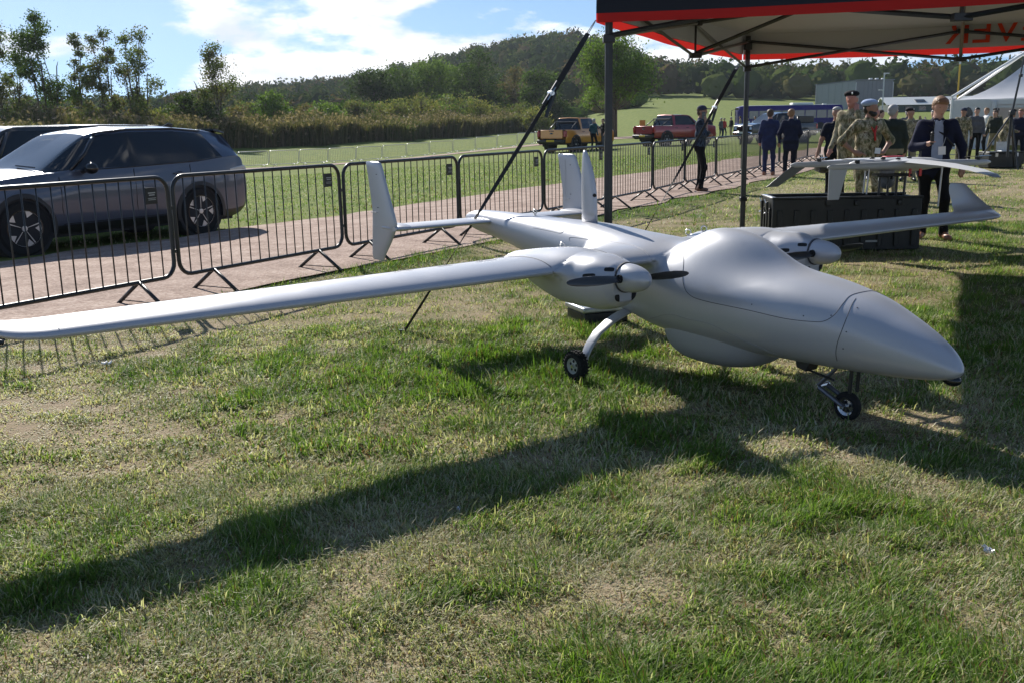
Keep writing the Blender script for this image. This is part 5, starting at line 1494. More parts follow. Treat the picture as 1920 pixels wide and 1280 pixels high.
LEATHER = {'brown': mat('brown_leather', (0.13, 0.055, 0.025), 0.5), 'black': mat('black_leather', (0.012, 0.011, 0.010), 0.4), 'tan': mat('tan_leather', (0.30, 0.13, 0.07), 0.5)}
HAIR = {'brown': mat('brown_hair', (0.055, 0.030, 0.016), 0.6, bump=(70, 0.8)), 'ginger': mat('sandy_hair', (0.22, 0.115, 0.05), 0.55, bump=(70, 0.8)), 'grey': mat('grey_hair', (0.30, 0.29, 0.28), 0.6, bump=(70, 0.8)), 'black': mat('black_hair', (0.012, 0.010, 0.009), 0.5, bump=(70, 0.8))}
HAT = {'lightblue': cloth('light_blue_beret', (0.30, 0.37, 0.52), 0.1), 'black': cloth('black_beret', (0.012, 0.012, 0.014)), 'navy': cloth('navy_cap', (0.03, 0.035, 0.06)), 'camo': CL['camo2']}

def cap_d(P, a, b, ra, rb):
    ab = b - a; L2 = ab @ ab + 1e-9
    t = np.clip(((P[0]-a[0])*ab[0] + (P[1]-a[1])*ab[1] + (P[2]-a[2])*ab[2])/L2, 0, 1)
    dx = P[0] - a[0] - t*ab[0]; dy = P[1] - a[1] - t*ab[1]; dz = P[2] - a[2] - t*ab[2]
    return np.sqrt(dx*dx + dy*dy + dz*dz) - (ra + (rb-ra)*t)

def person(loc, yaw, label, height=1.78, pose=None, top='navy', legs='black', shoes='black', skin='pale', hair='brown', hat=None, bulk=1.0, sleeve='long', under=None, h=0.02, look=0.0, nod=0.0, group=None, beard=False, fingers=True, jacket_hem=None, bald=False):
    J = dict(pelvis=(0, 0, .95), chest=(0, 0, 1.30), neck=(0, 0, 1.47), head=(.025, 0, 1.63),
             hipL=(0, .09, .92), hipR=(0, -.09, .92), kneeL=(.02, .105, .50), kneeR=(.02, -.105, .50), ankL=(-.02, .11, .09), ankR=(-.02, -.11, .09), toeL=(.15, .14, .035), toeR=(.15, -.14, .035),
             shL=(-.005, .175, 1.415), shR=(-.005, -.175, 1.415), elL=(-.035, .245, 1.13), elR=(-.035, -.245, 1.13), wrL=(.05, .255, .885), wrR=(.05, -.255, .885), hnL=(.075, .25, .80), hnR=(.075, -.25, .80))
    rs = random.Random(int(abs(loc[0]*997 + loc[1]*131)))
    sw = rs.choice((-1, 1))*rs.uniform(.012, .03); tl = rs.uniform(-.018, .018); fw = rs.uniform(.0, .09); ln = rs.uniform(-.02, .035)
    for q in ('pelvis', 'hipL', 'hipR'): J[q] = (J[q][0], J[q][1] + sw, J[q][2])
    for q in ('chest', 'neck', 'head', 'shL', 'shR', 'elL', 'elR'): J[q] = (J[q][0] + ln, J[q][1] + sw*.4, J[q][2])
    J['shL'] = (J['shL'][0], J['shL'][1], J['shL'][2] + tl); J['shR'] = (J['shR'][0], J['shR'][1], J['shR'][2] - tl)
    q = 'L' if sw < 0 else 'R'
    J['knee'+q] = (J['knee'+q][0] + .05 + fw*.6, J['knee'+q][1]*1.15, J['knee'+q][2]); J['ank'+q] = (J['ank'+q][0] + fw, J['ank'+q][1]*1.3, J['ank'+q][2]); J['toe'+q] = (J['toe'+q][0] + fw, J['toe'+q][1]*1.45, J['toe'+q][2])
    for q, a in (('L', rs.uniform(-.05, .12)), ('R', rs.uniform(-.05, .12))):
        J['wr'+q] = (J['wr'+q][0] + a, J['wr'+q][1], J['wr'+q][2] + abs(a)*.3); J['hn'+q] = (J['hn'+q][0] + a*1.3, J['hn'+q][1], J['hn'+q][2] + abs(a)*.4)
    if look == 0.0: look = rs.uniform(-.45, .45)
    J.update(pose or {})
    J = {k: np.array(v, float) for k, v in J.items()}
    root = empty('person', tuple(loc), yaw, label, 'person', group)
    sc = height/1.78
    root.scale = (sc, sc, sc)
    hd = J['head']; cl, sl = math.cos(look), math.sin(look)
    def H(x, y, z):           # head-local to body
        zz = z + .09; x, z = x*math.cos(nod) + zz*math.sin(nod), zz*math.cos(nod) - x*math.sin(nod) - .09
        return hd + np.array([x*cl - y*sl, x*sl + y*cl, z])
    k = bulk
    B = []                    # (a, b, ra, rb, category)
    def add(a, b, ra, rb, c): B.append((np.asarray(a, float), np.asarray(b, float), ra, rb, c))
    c_, pv = J['chest'], J['pelvis']
    add(c_ + [0, -.105, .055], c_ + [0, .105, .055], .108*k, .108*k, 'top'); add(c_ + [.005, -.08, -.10], c_ + [.005, .08, -.10], .112*k, .112*k, 'top')
    w_ = (c_ + pv)/2
    add(w_ + [.008*k, -.065, 0], w_ + [.008*k, .065, 0], .112*k, .112*k, 'top'); add(pv + [0, -.07, .03], pv + [0, .07, .03], .115*k, .115*k, 'top')
    if jacket_hem: add(pv + [-.005, -.075, -jacket_hem*.5], pv + [-.005, .075, -jacket_hem*.5], .112, .112, 'top'); add(pv + [-.01, -.085, -jacket_hem], pv + [-.01, .085, -jacket_hem], .106, .106, 'top')
    add(pv + [-.01, -.07, -.04], pv + [-.01, .07, -.04], .112*k, .112*k, 'legs')
    add(c_ + [0, 0, .10], J['neck'], .085, .062, 'top'); add(J['neck'], hd + [-.012, 0, -.06], .056, .054, 'skin')
    for s in 'LR':
        add(J['hip'+s], J['knee'+s], .088*k, .062, 'legs'); add(J['knee'+s], J['ank'+s], .062, .052, 'legs')
        ak, to = J['ank'+s], J['toe'+s]; add(ak + [-.03, 0, -.035], to, .046, .036, 'shoes'); add(ak + [0, 0, .03], ak + [-.01, 0, -.03], .050, .048, 'shoes')
        sh, el, wr, hn = J['sh'+s], J['el'+s], J['wr'+s], J['hn'+s]
        add(sh, el, .064*k, .050*k, 'top'); fore = 'top' if sleeve == 'long' else 'skin'
        if sleeve == 'rolled':
            m = sh + (el-sh)*0.95; add(m, el + (wr-el)*0.06, .060, .056, 'top')
        if sleeve == 'short': B.pop(); add(sh, sh + (el-sh)*.6, .066, .060, 'top'); add(sh + (el-sh)*.5, el, .046, .042, 'skin')
        add(el, wr, (.050*k if fore == 'top' else .042), (.038 if fore == 'top' else .028), fore)
        d = hn - wr; L = np.linalg.norm(d); d = d/L
        side = np.cross(d, [0, 0, 1.0]); side = side/np.linalg.norm(side) if np.linalg.norm(side) > .1 else np.array([0, 1.0, 0])
        add(wr, wr + d*L*.75, .026, .030, 'skin')
        if fingers:
            up = np.cross(side, d)
            for q, (o, ln) in enumerate(((-.027, .070), (-.009, .082), (.009, .078), (.026, .062))):
                p0 = wr + d*L*.8 + side*o; p1 = p0 + d*ln*.5 + up*.006; p2 = p1 + d*ln*.4 - up*.022
                add(p0, p1, .0095, .009, 'skin'); add(p1, p2, .009, .008, 'skin')
            t0 = wr + d*L*.3 - side*.026; add(t0, t0 + d*.035 - side*.022, .012, .010, 'skin'); add(t0 + d*.035 - side*.022, t0 + d*.062 - side*.018, .010, .009, 'skin')
    # head
    add(H(-.018, 0, .028), H(.018, 0, .022), .086, .080, 'skin'); add(H(.022, 0, -.03), H(.05, 0, -.075), .062, .040, 'skin')
    add(H(.088, 0, .02), H(.108, 0, -.018), .010, .015, 'skin')
    for s in (-1, 1): add(H(-.012, s*.080, .005), H(-.016, s*.086, -.03), .014, .011, 'skin')
    A = np.array([b[0] for b in B] + [b[1] for b in B]); lo = A.min(0) - .16; hi = A.max(0) + .16; lo[2] = max(lo[2], -0.012)
    cats = {}
    def block(ax):
        shp = tuple(len(a) for a in ax); val = np.full(shp, .3, np.float32); mn = np.full(shp, 9., np.float32); cat = np.zeros(shp, np.int8)
        for a, b, ra, rb, c in B:
            m = max(ra, rb) + .07; l = np.minimum(a, b) - m; u = np.maximum(a, b) + m
            i = [slice(max(0, int(np.searchsorted(ax[q], l[q]))), int(np.searchsorted(ax[q], u[q]))) for q in range(3)]
            P = (ax[0][i[0]][:, None, None], ax[1][i[1]][None, :, None], ax[2][i[2]][None, None, :])
            d = cap_d(P, a, b, ra, rb).astype(np.float32); i = tuple(i)
            kk = .012 if max(ra, rb) < .02 else (.03 if c in ('skin', 'shoes') else .045)
            val[i] = smin(val[i], d, kk)
            ci = {'top': 0, 'legs': 1, 'shoes': 2, 'skin': 3}[c]
            better = d < mn[i]; mn[i] = np.where(better, d, mn[i]); cc = cat[i]; cc[better] = ci; cat[i] = cc
        val[:, :, 0] = np.maximum(val[:, :, 0], .001); cats['c'] = cat; cats['lo'] = np.array([a[0] for a in ax])
        return val
    V, F, _ = surfnet(None, lo, hi, h, block=block)
    c = V[F].mean(1); ii = np.clip(np.rint((c - cats['lo'])/h).astype(int), 0, np.array(cats['c'].shape) - 1)
    fm = cats['c'][ii[:, 0], ii[:, 1], ii[:, 2]]
    # one smoothing pass keeps cloth soft
    nb = np.zeros_like(V); cn = np.zeros(len(V))
    for a, b in ((0, 1), (1, 2), (2, 3), (3, 0)):
        np.add.at(nb, F[:, a], V[F[:, b]]); np.add.at(cn, F[:, a], 1); np.add.at(nb, F[:, b], V[F[:, a]]); np.add.at(cn, F[:, b], 1)
    V = V*.55 + .45*nb/np.maximum(cn, 1)[:, None]
    body = link('body', raw_mesh('body', V, F, [CL[top], CL[legs], LEATHER[shoes], SKIN[skin]], fm=fm), root)
    # face and head covering
    def hb(nm, pts, matl):
        b = MB()
        for ctr, rad in pts: b.ball((0, 0, 0), rad, nu=14 if max(rad) > .03 else 8, nv=9 if max(rad) > .03 else 6); b.V[-1] = np.array([H(*(np.array(ctr) + v)) for v in b.V[-1]])
        return b.build(nm, matl, root, smooth=True)
    if h < 0.0195:
        for s in (-1, 1): hb('eyebrow', [((.080, s*.032, .030), (.009, .016, .0035))], HAIR['brown'])
    if h < 0.0195:
        for s in (-1, 1): hb('eye', [((.079, s*.031, .012), (.010, .013, .007))], M['seam_black'])
        hb('mouth', [((.086, 0, -.058), (.010, .022, .005))], SKIN['red'])
    if not bald:
        hb('hair', [((-.022, 0, .045), (.096, .092, .088)), ((-.052, 0, -.01), (.058, .080, .075))] + ([((.008, 0, .080), (.078, .083, .052)), ((-.03, 0, .03), (.080, .094, .090)), ((.058, .025, .078), (.028, .048, .028)), ((.050, -.03, .082), (.030, .040, .024))] if hat is None else []), HAIR[hair])
    if beard: hb('beard', [((.045, 0, -.082), (.056, .060, .045)), ((.02, 0, -.06), (.05, .079, .042))], HAIR['black'])
    if hat == 'cap_navy' or hat == 'cap_camo':
        m = HAT['navy' if hat == 'cap_navy' else 'camo']
        hb('cap', [((-.008, 0, .062), (.106, .096, .075))], m); hb('cap_brim', [((.115, 0, .058), (.075, .072, .010))], m)
    if hat and hat.startswith('beret'):
        m = HAT[hat.split('_')[1]]
        hb('beret', [((-.015, -.015, .085), (.118, .112, .052)), ((-.005, 0, .062), (.102, .094, .028)), ((-.03, -.06, .075), (.10, .07, .045))], m)
        hb('cap_badge', [((.095, .045, .088), (.008, .014, .018))], M['alu'])
    return root, J, H

def card(root, p, w, hh, yaw=0.0, tilt=0.0, matl='paper', nm='name_badge'):
    b = MB(); b.box((0, 0, 0), (0.004, w, hh)); o = b.build(nm, M[matl], root); o.location = p; o.rotation_euler = (tilt, 0, yaw); return o
def ribbon3(root, pts, w, matl, nm='lanyard'):
    b = MB(); b.tube(pts, w, 6); return b.build(nm, matl, root, smooth=True)
def face_dir(dx, dy): return math.atan2(dy, dx)
LANYARD = mat('red_lanyard', (0.50, 0.02, 0.02), 0.6)

# 1 man in blue jacket
p5, J, H = person((5.22, 12.32, 0), face_dir(-0.35, -1), 'man with sandy hair in a dark navy jacket speaking into a recorder', 1.745, h=0.0145, top='navy', legs='black', shoes='tan', skin='pale', hair='ginger', bulk=1.06, nod=0.42, jacket_hem=.10,
    pose=dict(elR=(.02, -.275, 1.14), wrR=(.20, -.14, 1.17), hnR=(.25, -.08, 1.20), elL=(-.03, .29, 1.14), wrL=(.05, .30, .90), hnL=(.07, .29, .82)))
def drape(nm, poly, matl, lift):
    # a cloth piece laid over the chest of the man in the navy jacket
    b = MB(); n = len(poly); V = []
    for dx in (0, -.02):
        for (y, z) in poly: V.append((.118 + lift + dx + .02*math.cos((z-1.2)*4) - 1.6*y*y, y, z))
    b.add(V, [tuple(range(n)), tuple(range(2*n-1, n-1, -1))] + [(i, n+i, n+(i+1) % n, (i+1) % n) for i in range(n)]); return b.build(nm, matl, p5, bevel=.004)
drape('shirt_front', [(-.03, 1.47), (0, 1.45), (.03, 1.47), (.055, 1.38), (.07, 1.25), (.068, 1.10), (.06, .93), (0, .92), (-.06, .93), (-.068, 1.10), (-.07, 1.25), (-.055, 1.38)], CL['shirt'], .006)
for s_ in (-1, 1): drape('lapel', [(s_*.045, 1.48), (s_*.075, 1.36), (s_*.115, 1.34), (s_*.105, 1.30), (s_*.072, 1.12), (s_*.060, 1.20), (s_*.052, 1.38)], CL['navy2'], .016)
b = MB(); b.prism([(-.06, 1.47), (-.015, 1.45), (-.03, 1.40)], .02, 0, .10); b.prism([(.06, 1.47), (.015, 1.45), (.03, 1.40)], .02, 0, .10); b.build('collar', CL['shirt'], p5, bevel=.004)
card(p5, (.17, -.01 + .06, 1.10), .085, .10, 0, .06); ribbon3(p5, [(.05, .085, 1.45), (.12, .10, 1.33), (.15, .07, 1.2), (.168, .05, 1.15)], .005, M['galv'])
ribbon3(p5, [(-.02, -.16, 1.50), (.10, -.12, 1.40), (.135, .05, 1.30), (.10, .19, 1.15)], .012, M['strap'], 'bag_strap')
b = MB(); b.box((.27, -.075, 1.235), (.03, .04, .12)); b.ball((.27, -.075, 1.31), .022); o = b.build('voice_recorder', M['black_plastic'], None, bevel=.004)
o.matrix_world = Matrix.Translation((5.22, 12.32, 0)) @ Matrix.Rotation(face_dir(-0.35, -1), 4, 'Z') @ Matrix.Scale(1.745/1.78, 4); tag(o, 'small black voice recorder held by the man in the navy jacket', 'recorder')
b = MB(); b.box((.16, -.10, .93), (.09, .14, .10)); b.cyl((.20, -.10, .93), (.28, -.10, .92), .04, n=14); o = b.build('camera_body', M['black_plastic'], None, bevel=.008)
o.matrix_world = Matrix.Translation((5.22, 12.32, 0)) @ Matrix.Rotation(face_dir(-0.35, -1), 4, 'Z') @ Matrix.Scale(1.745/1.78, 4); tag(o, 'black camera hanging at the waist of the man in the navy jacket', 'camera')

# 2 soldier with the pale beret
p4, J, H = person((5.33, 15.0, 0), face_dir(0.15, -1), 'bearded soldier in camouflage and pale blue beret, hands on hips', 1.76, h=0.0155, top='camo', legs='camo', shoes='brown', skin='tan', hair='black', hat='beret_lightblue', beard=True, sleeve='rolled', bulk=1.06, look=0.75,
    pose=dict(elR=(-.06, -.40, 1.15), wrR=(.06, -.22, .98), hnR=(.10, -.15, .97), elL=(-.06, .40, 1.15), wrL=(.06, .22, .98), hnL=(.10, .15, .97)))
card(p4, (.16, .075, 1.01), .09, .085, 0, -.1); ribbon3(p4, [(.06, -.06, 1.46), (.125, -.03, 1.36), (.15, .02, 1.27)], .010, LANYARD); ribbon3(p4, [(.06, .06, 1.46), (.125, .05, 1.36), (.15, .02, 1.27), (.155, .03, 1.16)], .016, LANYARD)
b = MB(); b.box((-.02, -.262, 1.35), (.05, .012, .07)); b.build('arm_flash', HAT['navy'], p4); b = MB(); b.box((-.01, -.268, 1.36), (.02, .012, .06)); b.build('arm_flash', LANYARD, p4)

# 3 man on the phone
p1, J, H = person((4.02, 21.25, 0), face_dir(0.95, -0.25), 'man in dark cap and plaid shirt talking on a phone by the barriers', 1.80, h=0.017, top='plaid', legs='black', shoes='brown', skin='tan', hair='brown', hat='cap_navy', sleeve='rolled',
    pose=dict(elR=(.13, -.20, 1.17), wrR=(.13, -.12, 1.42), hnR=(.10, -.10, 1.52), elL=(.04, .22, 1.14), wrL=(.22, -.02, 1.15), hnL=(.22, -.10, 1.17), toeR=(.16, -.13, .035)))
b = MB(); b.box((.07, -.115, 1.57), (.075, .010, .15)); o = b.build('mobile_phone', M['gloss_black'], None, bevel=.003)
o.matrix_world = Matrix.Translation((4.02, 21.25, 0)) @ Matrix.Rotation(face_dir(0.95, -0.25), 4, 'Z'); tag(o, 'black mobile phone held to the ear of the man in the cap', 'phone')

# 4, 5 suited men from behind
person((7.20, 25.9, 0), face_dir(0.25, 1), 'man in dark navy suit seen from behind, nearer of the pair', 1.74, h=0.018, top='navy', legs='navy2', shoes='tan', hair='ginger', jacket_hem=.16, bulk=1.05, group='two suited men walking away', pose=dict(kneeL=(.06, .10, .50), ankL=(-.06, .10, .10), toeL=(.11, .12, .03), elR=(.0, -.26, 1.14), wrR=(.16, -.22, 1.02), hnR=(.23, -.18, 1.03), elL=(.0, .27, 1.14), wrL=(.14, .24, 1.0), hnL=(.21, .20, 1.01)))
person((6.86, 26.6, 0), face_dir(0.3, 1), 'man in blue suit seen from behind, left and farther of the pair', 1.75, h=0.018, top='blue', legs='blue', shoes='tan', hair='brown', jacket_hem=.16, group='two suited men walking away', pose=dict(kneeR=(.08, -.10, .50), toeR=(.2, -.12, .035), ankR=(.04, -.11, .09)))
# 6 tall soldier with black beret
person((5.62, 16.6, 0), face_dir(-0.75, -0.75), 'tall soldier in black beret with a hand raised to his ear', 1.93, h=0.016, top='camo2', legs='camo2', shoes='brown', skin='red', hair='grey', hat='beret_black', sleeve='long',
    pose=dict(elL=(.09, .24, 1.20), wrL=(.11, .13, 1.44), hnL=(.08, .10, 1.54), kneeR=(.10, -.11, .50), ankR=(.10, -.13, .10), toeR=(.26, -.15, .04), kneeL=(-.05, .12, .5), ankL=(-.2, .13, .1), toeL=(-.05, .15, .035)))
# 7 person in dark T-shirt with a black bag
p7, J, H = person((6.02, 18.6, 0), face_dir(-0.3, -1), 'person in dark T-shirt holding a black bag beside the soldier', 1.70, h=0.018, top='navy2', legs='black', shoes='black', skin='tan', hair='grey', sleeve='short', pose=dict(elR=(-.02, -.27, 1.14), wrR=(.0, -.33, .90), hnR=(.0, -.35, .82)))
o = MB(); o.ball((0, 0, 0), (.11, .20, .12)); o.ball((.02, -.05, -.03), (.12, .15, .10)); o.box((0, 0, -.03), (.16, .30, .12)); o.tube([(0, -.09, .10), (0, -.04, .20), (0, .04, .20), (0, .09, .10)], .012, 6); o = o.build('black_bag', M['black_plastic'], None, loc=(5.72, 18.45, 0.62)); tag(o, 'black bag hanging from the hand of the person in the dark T-shirt', 'bag')
# 8 bald man, 9 grey-haired man in green, 10 man in cap with raised hand
person((8.75, 24.2, 0), face_dir(-0.2, -1), 'bald ruddy-faced man behind the soldier with the pale beret', 1.70, h=0.022, top='grey', legs='black', skin='red', bald=True, fingers=False)
person((6.95, 18.4, 0), face_dir(0.35, 1), 'grey-haired man in dark green jacket seen from behind', 1.72, h=0.019, top='green', legs='khaki', shoes='brown', hair='grey', bulk=1.12, jacket_hem=.2, look=-0.5)
person((9.35, 23.6, 0), face_dir(-0.5, -1), 'man in black cap with a raised hand behind the grey-haired man', 1.70, h=0.022, top='camo2', legs='khaki', skin='tan', hat='beret_black', sleeve='long', fingers=False, pose=dict(elL=(.1, .26, 1.25), wrL=(.13, .22, 1.48), hnL=(.13, .21, 1.56)))
# right-hand group in front of the marquee
person((13.75, 30.7, 0), face_dir(-0.3, -1), 'soldier in cap and camouflage with a white badge by the marquee', 1.72, h=0.022, top='camo', legs='camo', shoes='tan', skin='tan', hat='cap_navy', fingers=False)
person((14.55, 29.8, 0), face_dir(1, -0.3), 'soldier in beret leaning towards the equipment case', 1.70, h=0.022, top='camo', legs='camo', shoes='brown', skin='tan', hat='beret_black', fingers=False, pose=dict(chest=(.10, 0, 1.28), neck=(.17, 0, 1.44), head=(.22, 0, 1.58), shL=(.10, .17, 1.38), shR=(.10, -.17, 1.38), elL=(.15, .22, 1.12), wrL=(.36, .16, 1.05), hnL=(.44, .13, 1.06), elR=(.15, -.22, 1.12), wrR=(.36, -.16, 1.03), hnR=(.44, -.13, 1.04)))
person((15.45, 30.6, 0), face_dir(-0.5, -0.8), 'ginger-haired man in dark suit in front of the marquee entrance', 1.66, h=0.022, top='navy', legs='navy2', hair='ginger', skin='red', fingers=False)
person((15.2, 33.0, 0), face_dir(-0.3, -1), 'dark-haired man behind the leaning soldier by the marquee', 1.74, h=0.024, top='grey', legs='black', hair='black', fingers=False)
person((14.35, 27.4, 0), face_dir(-0.6, 0.8), 'soldier in brown combat jacket bent over beside the tripod mast', 1.66, h=0.02, top='camo2', legs='camo2', shoes='brown', skin='tan', hat='cap_camo', bulk=1.12, fingers=False, pose=dict(chest=(.08, 0, 1.28), neck=(.14, 0, 1.44), head=(.19, 0, 1.57), wrL=(.22, .2, .92), hnL=(.27, .18, .85), wrR=(.22, -.2, .92), hnR=(.27, -.18, .85)))
person((12.75, 33.5, 0), face_dir(-0.2, -1), 'person in brown behind the man in the navy jacket', 1.70, h=0.024, top='khaki', legs='grey', hair='brown', fingers=False)
person((16.0, 27.9, 0), face_dir(-1, -0.2), 'person in pale khaki at the right edge beyond the tripod', 1.72, h=0.024, top='khaki', legs='grey', hair='brown', fingers=False)
for i, (x, y, lb, kw) in enumerate([
    (11.55, 27.6, 'man in dark suit with crossed hands between the grey-haired man and the navy jacket', dict(top='navy2', legs='black', hair='grey')),
    (10.6, 29.0, 'person in blue shirt far behind the grey-haired man', dict(top='shirt', legs='jeans', hair='brown')),
    (17.35, 36.2, 'soldier in camouflage standing in the marquee entrance', dict(top='camo', legs='camo2', skin='tan', hat='beret_black', shoes='brown')),
    (18.0, 38.2, 'woman in white blouse walking past the marquee', dict(top='white', legs='black', hair='ginger')),
    (16.3, 34.0, 'man in olive jacket behind the ginger-haired man', dict(top='green', legs='khaki', hair='brown')),
    (17.0, 31.6, 'soldier with cap at the right edge behind the tripod', dict(top='camo2', legs='camo', skin='tan', hat='cap_camo', shoes='tan')),
    (14.35, 36.5, 'man in grey suit in front of the arched tent window', dict(top='grey', legs='grey', hair='grey'))]):
    person((x, y, 0), face_dir(*[(-.4, -1), (1, -.3), (-.2, -1), (-1, .1), (-.7, -.6), (.2, 1), (.3, 1), (-.6, -1)][i]), lb, 1.66 + .035*(i % 4), h=.024, fingers=False, **kw)
# bystander at the right edge in the shade of the gazebo: only a leg reaches into the picture
person((4.32, 7.55, 0), face_dir(-0.1, 1), 'person in blue jeans at the right edge, only a leg in view', 1.78, h=0.02, top='navy2', legs='jeans', shoes='brown', pose=dict(kneeL=(.05, .20, .5), ankL=(.02, .235, .09), toeL=(.16, .26, .035), elL=(-.02, .22, 1.13), wrL=(.12, .12, .95), hnL=(.16, .08, .90)))
# by the orange pickup
person((4.72, 56.2, gz(4.72, 56.2)), face_dir(0.6, 0.6), 'man in dark jacket with grey hair leaning at the orange pickup', 1.78, h=0.026, top='teal', legs='black', hair='grey', fingers=False)
person((5.28, 56.3, gz(5.28, 56.3)), face_dir(-0.8, -0.3), 'man in black T-shirt and shorts talking at the orange pickup', 1.76, h=0.026, top='black', legs='grey', skin='pale', hair='brown', sleeve='short', fingers=False)
# queue by the bus
_tops = ['navy', 'grey', 'red', 'black', 'khaki', 'white', 'teal', 'navy2', 'blue', 'green', 'grey', 'black', 'white', 'red']
_lab = ['navy', 'grey', 'red', 'black', 'khaki', 'white', 'teal', 'dark navy', 'blue', 'green', 'grey', 'black', 'white', 'red']
_where = ['at the left end of the queue behind the red pickup', 'second from the left in the queue behind the red pickup', 'in the queue just right of the red pickup', 'in the queue left of the strap', 'in the queue behind the strap', 'on the left of the bus front', 'beside the bus front', 'in front of the bus nose', 'at the back of the queue near the bus', 'between the two pickups in the queue', 'behind the hood of the charcoal pickup', 'standing left of the far gazebo leg', 'by the bus door, bright in the sun', 'under the bus windscreen']
for i in range(14):
    x = 17.2 + i*0.62 + random.uniform(-.2, .2); y = 86 + random.uniform(-3, 4)
    x = x + (y-86)*0.21
    person((x, y, gz(x, y)), random.uniform(0, 6.28), 'distant person in %s clothes %s' % (_lab[i], _where[i]), random.uniform(1.62, 1.84), h=0.045, top=_tops[i], legs=random.choice(['black', 'jeans', 'grey', 'khaki']), hair=random.choice(['brown', 'black', 'grey']), fingers=False, group='people queuing by the bus')
# ================================================================== trees and far vegetation
M['leaf'] = mat_leaf('tree_leaf', 0.42, 0.6, 0.12)
M['far_leaf'] = mat_leaf('woodland_leaf', 0.15, 0.9, 0.0, (1.1, 1.15, 1.0))
M['reed'] = mat_leaf('reed_stem', 0.30, 0.7, 0.1)
M['bark'] = mat('bark', (0.085, 0.065, 0.05), 0.9, bump=(8, 0.8), vary=(4, 0.3))

def leaf_quads(P, size, r, flat=0.0):
    """random leaf-shaped quads at points P"""
    n = len(P)
    a = r.normal(size=(n, 3)); a /= np.linalg.norm(a, axis=1, keepdims=True)
    b = r.normal(size=(n, 3)); b -= a*(a*b).sum(1, keepdims=True); b /= np.linalg.norm(b, axis=1, keepdims=True)
    s = (size*(0.6 + 0.8*r.random(n)))[:, None]
    c = np.cross(a, b)
    V = np.stack([P - a*s*0.5, P + b*s*0.28 + c*s*0.08, P + a*s*0.5, P - b*s*0.28 + c*s*0.08], 1).reshape(-1, 3)
    i = np.arange(n)*4
    return V, np.stack([i, i+1, i+2, i+3], 1)

def tree(base, blobs, nleaf, leaf, cols, label, group=None, trunk_r=0.16, seed=0, clumps=26, spread=0.26, name='tree', stems=1, twigs=True, lean=(0, 0)):
    """blobs: (dx, dy, z, rx, ry, rz) measured from the base"""
    r = np.random.default_rng(seed)
    x0, y0 = base; z0 = gz(x0, y0)
    root = empty(name, (x0, y0, z0), 0, label, 'tree' if name.endswith('tree') else 'bush', group)
    vol = np.array([b[3]*b[4]*b[5] for b in blobs])**(2/3); vol = vol/vol.sum()
    Vs, Fs, Cs = [], [], []; nb = 0; tw = MB()
    H = max(b[2] + b[5] for b in blobs)
    stem_xy = [(r.normal(0, 0.12*stems) if stems > 1 else 0, r.normal(0, 0.12*stems) if stems > 1 else 0) for _ in range(stems)]
    for q, b in enumerate(blobs):
        c = np.array(b[:3]); rad = np.array(b[3:])
        nc = max(5, int(clumps*(0.5 + len(blobs)*vol[q]*0.5)))
        d = r.normal(size=(nc, 3)); d /= np.linalg.norm(d, axis=1, keepdims=True); d[:, 2] = np.where(d[:, 2] < -0.55, -d[:, 2], d[:, 2])
        cc = c + d*rad*(0.45 + 0.55*r.random((nc, 1))**0.6)
        n = int(nleaf*vol[q]); k = r.integers(0, nc, n)
        sg = spread*rad.mean()*(0.6 + 0.8*r.random(nc))
        P = cc[k] + r.normal(size=(n, 3))*sg[k][:, None]*np.array([1, 1, 0.75])
        V, F = leaf_quads(P, leaf, r)
        ct = r.integers(0, len(cols), nc)[k]
        col = np.array(cols)[ct]*(0.72 + 0.56*r.random((n, 1)))
        Vs.append(V); Fs.append(F + nb); Cs.append(np.repeat(col, 4, 0)); nb += len(V)
        # limbs to the blob, twigs to the clumps
        sx, sy = stem_xy[q % stems]
        st = np.array([sx + (c[0]-sx)*0.12, sy + (c[1]-sy)*0.12, max(0.25*H, min(c[2]*0.55, c[2] - rad[2]*0.6))]); 
        mid = (st + c)/2 + np.array([0, 0, -0.04*H])
        rr = trunk_r*0.5
        tw.tube([st, mid, c], [rr, rr*0.7, rr*0.35], 6)
        if twigs:
            for e in cc[::1 if len(blobs) < 6 else 2]:
                m2 = (c + e)/2 + r.normal(0, 0.04*rad.mean(), 3)
                tw.tube([c*0.6 + mid*0.4, m2, e], [rr*0.34, rr*0.22, rr*0.08], 4, cap=False)
    for (sx, sy) in stem_xy:
        top = max(b[2] for b in blobs)
        tw.tube([(sx, sy, -0.15), (sx*1.2 + lean[0]*0.3, sy*1.2, 0.3*H), (sx*1.6 + lean[0]*0.7, sy*1.6, 0.6*H), (sx*1.8 + lean[0], sy*1.8, min(top, 0.64*H))], [trunk_r*1.15, trunk_r*0.85, trunk_r*0.55, trunk_r*0.2], 8)
    tw.build('trunk', M['bark'], root, smooth=True)
    link('crown', raw_mesh('crown', np.vstack(Vs), np.vstack(Fs), M['leaf'], smooth=False, col=np.vstack(Cs)), root)
    return root

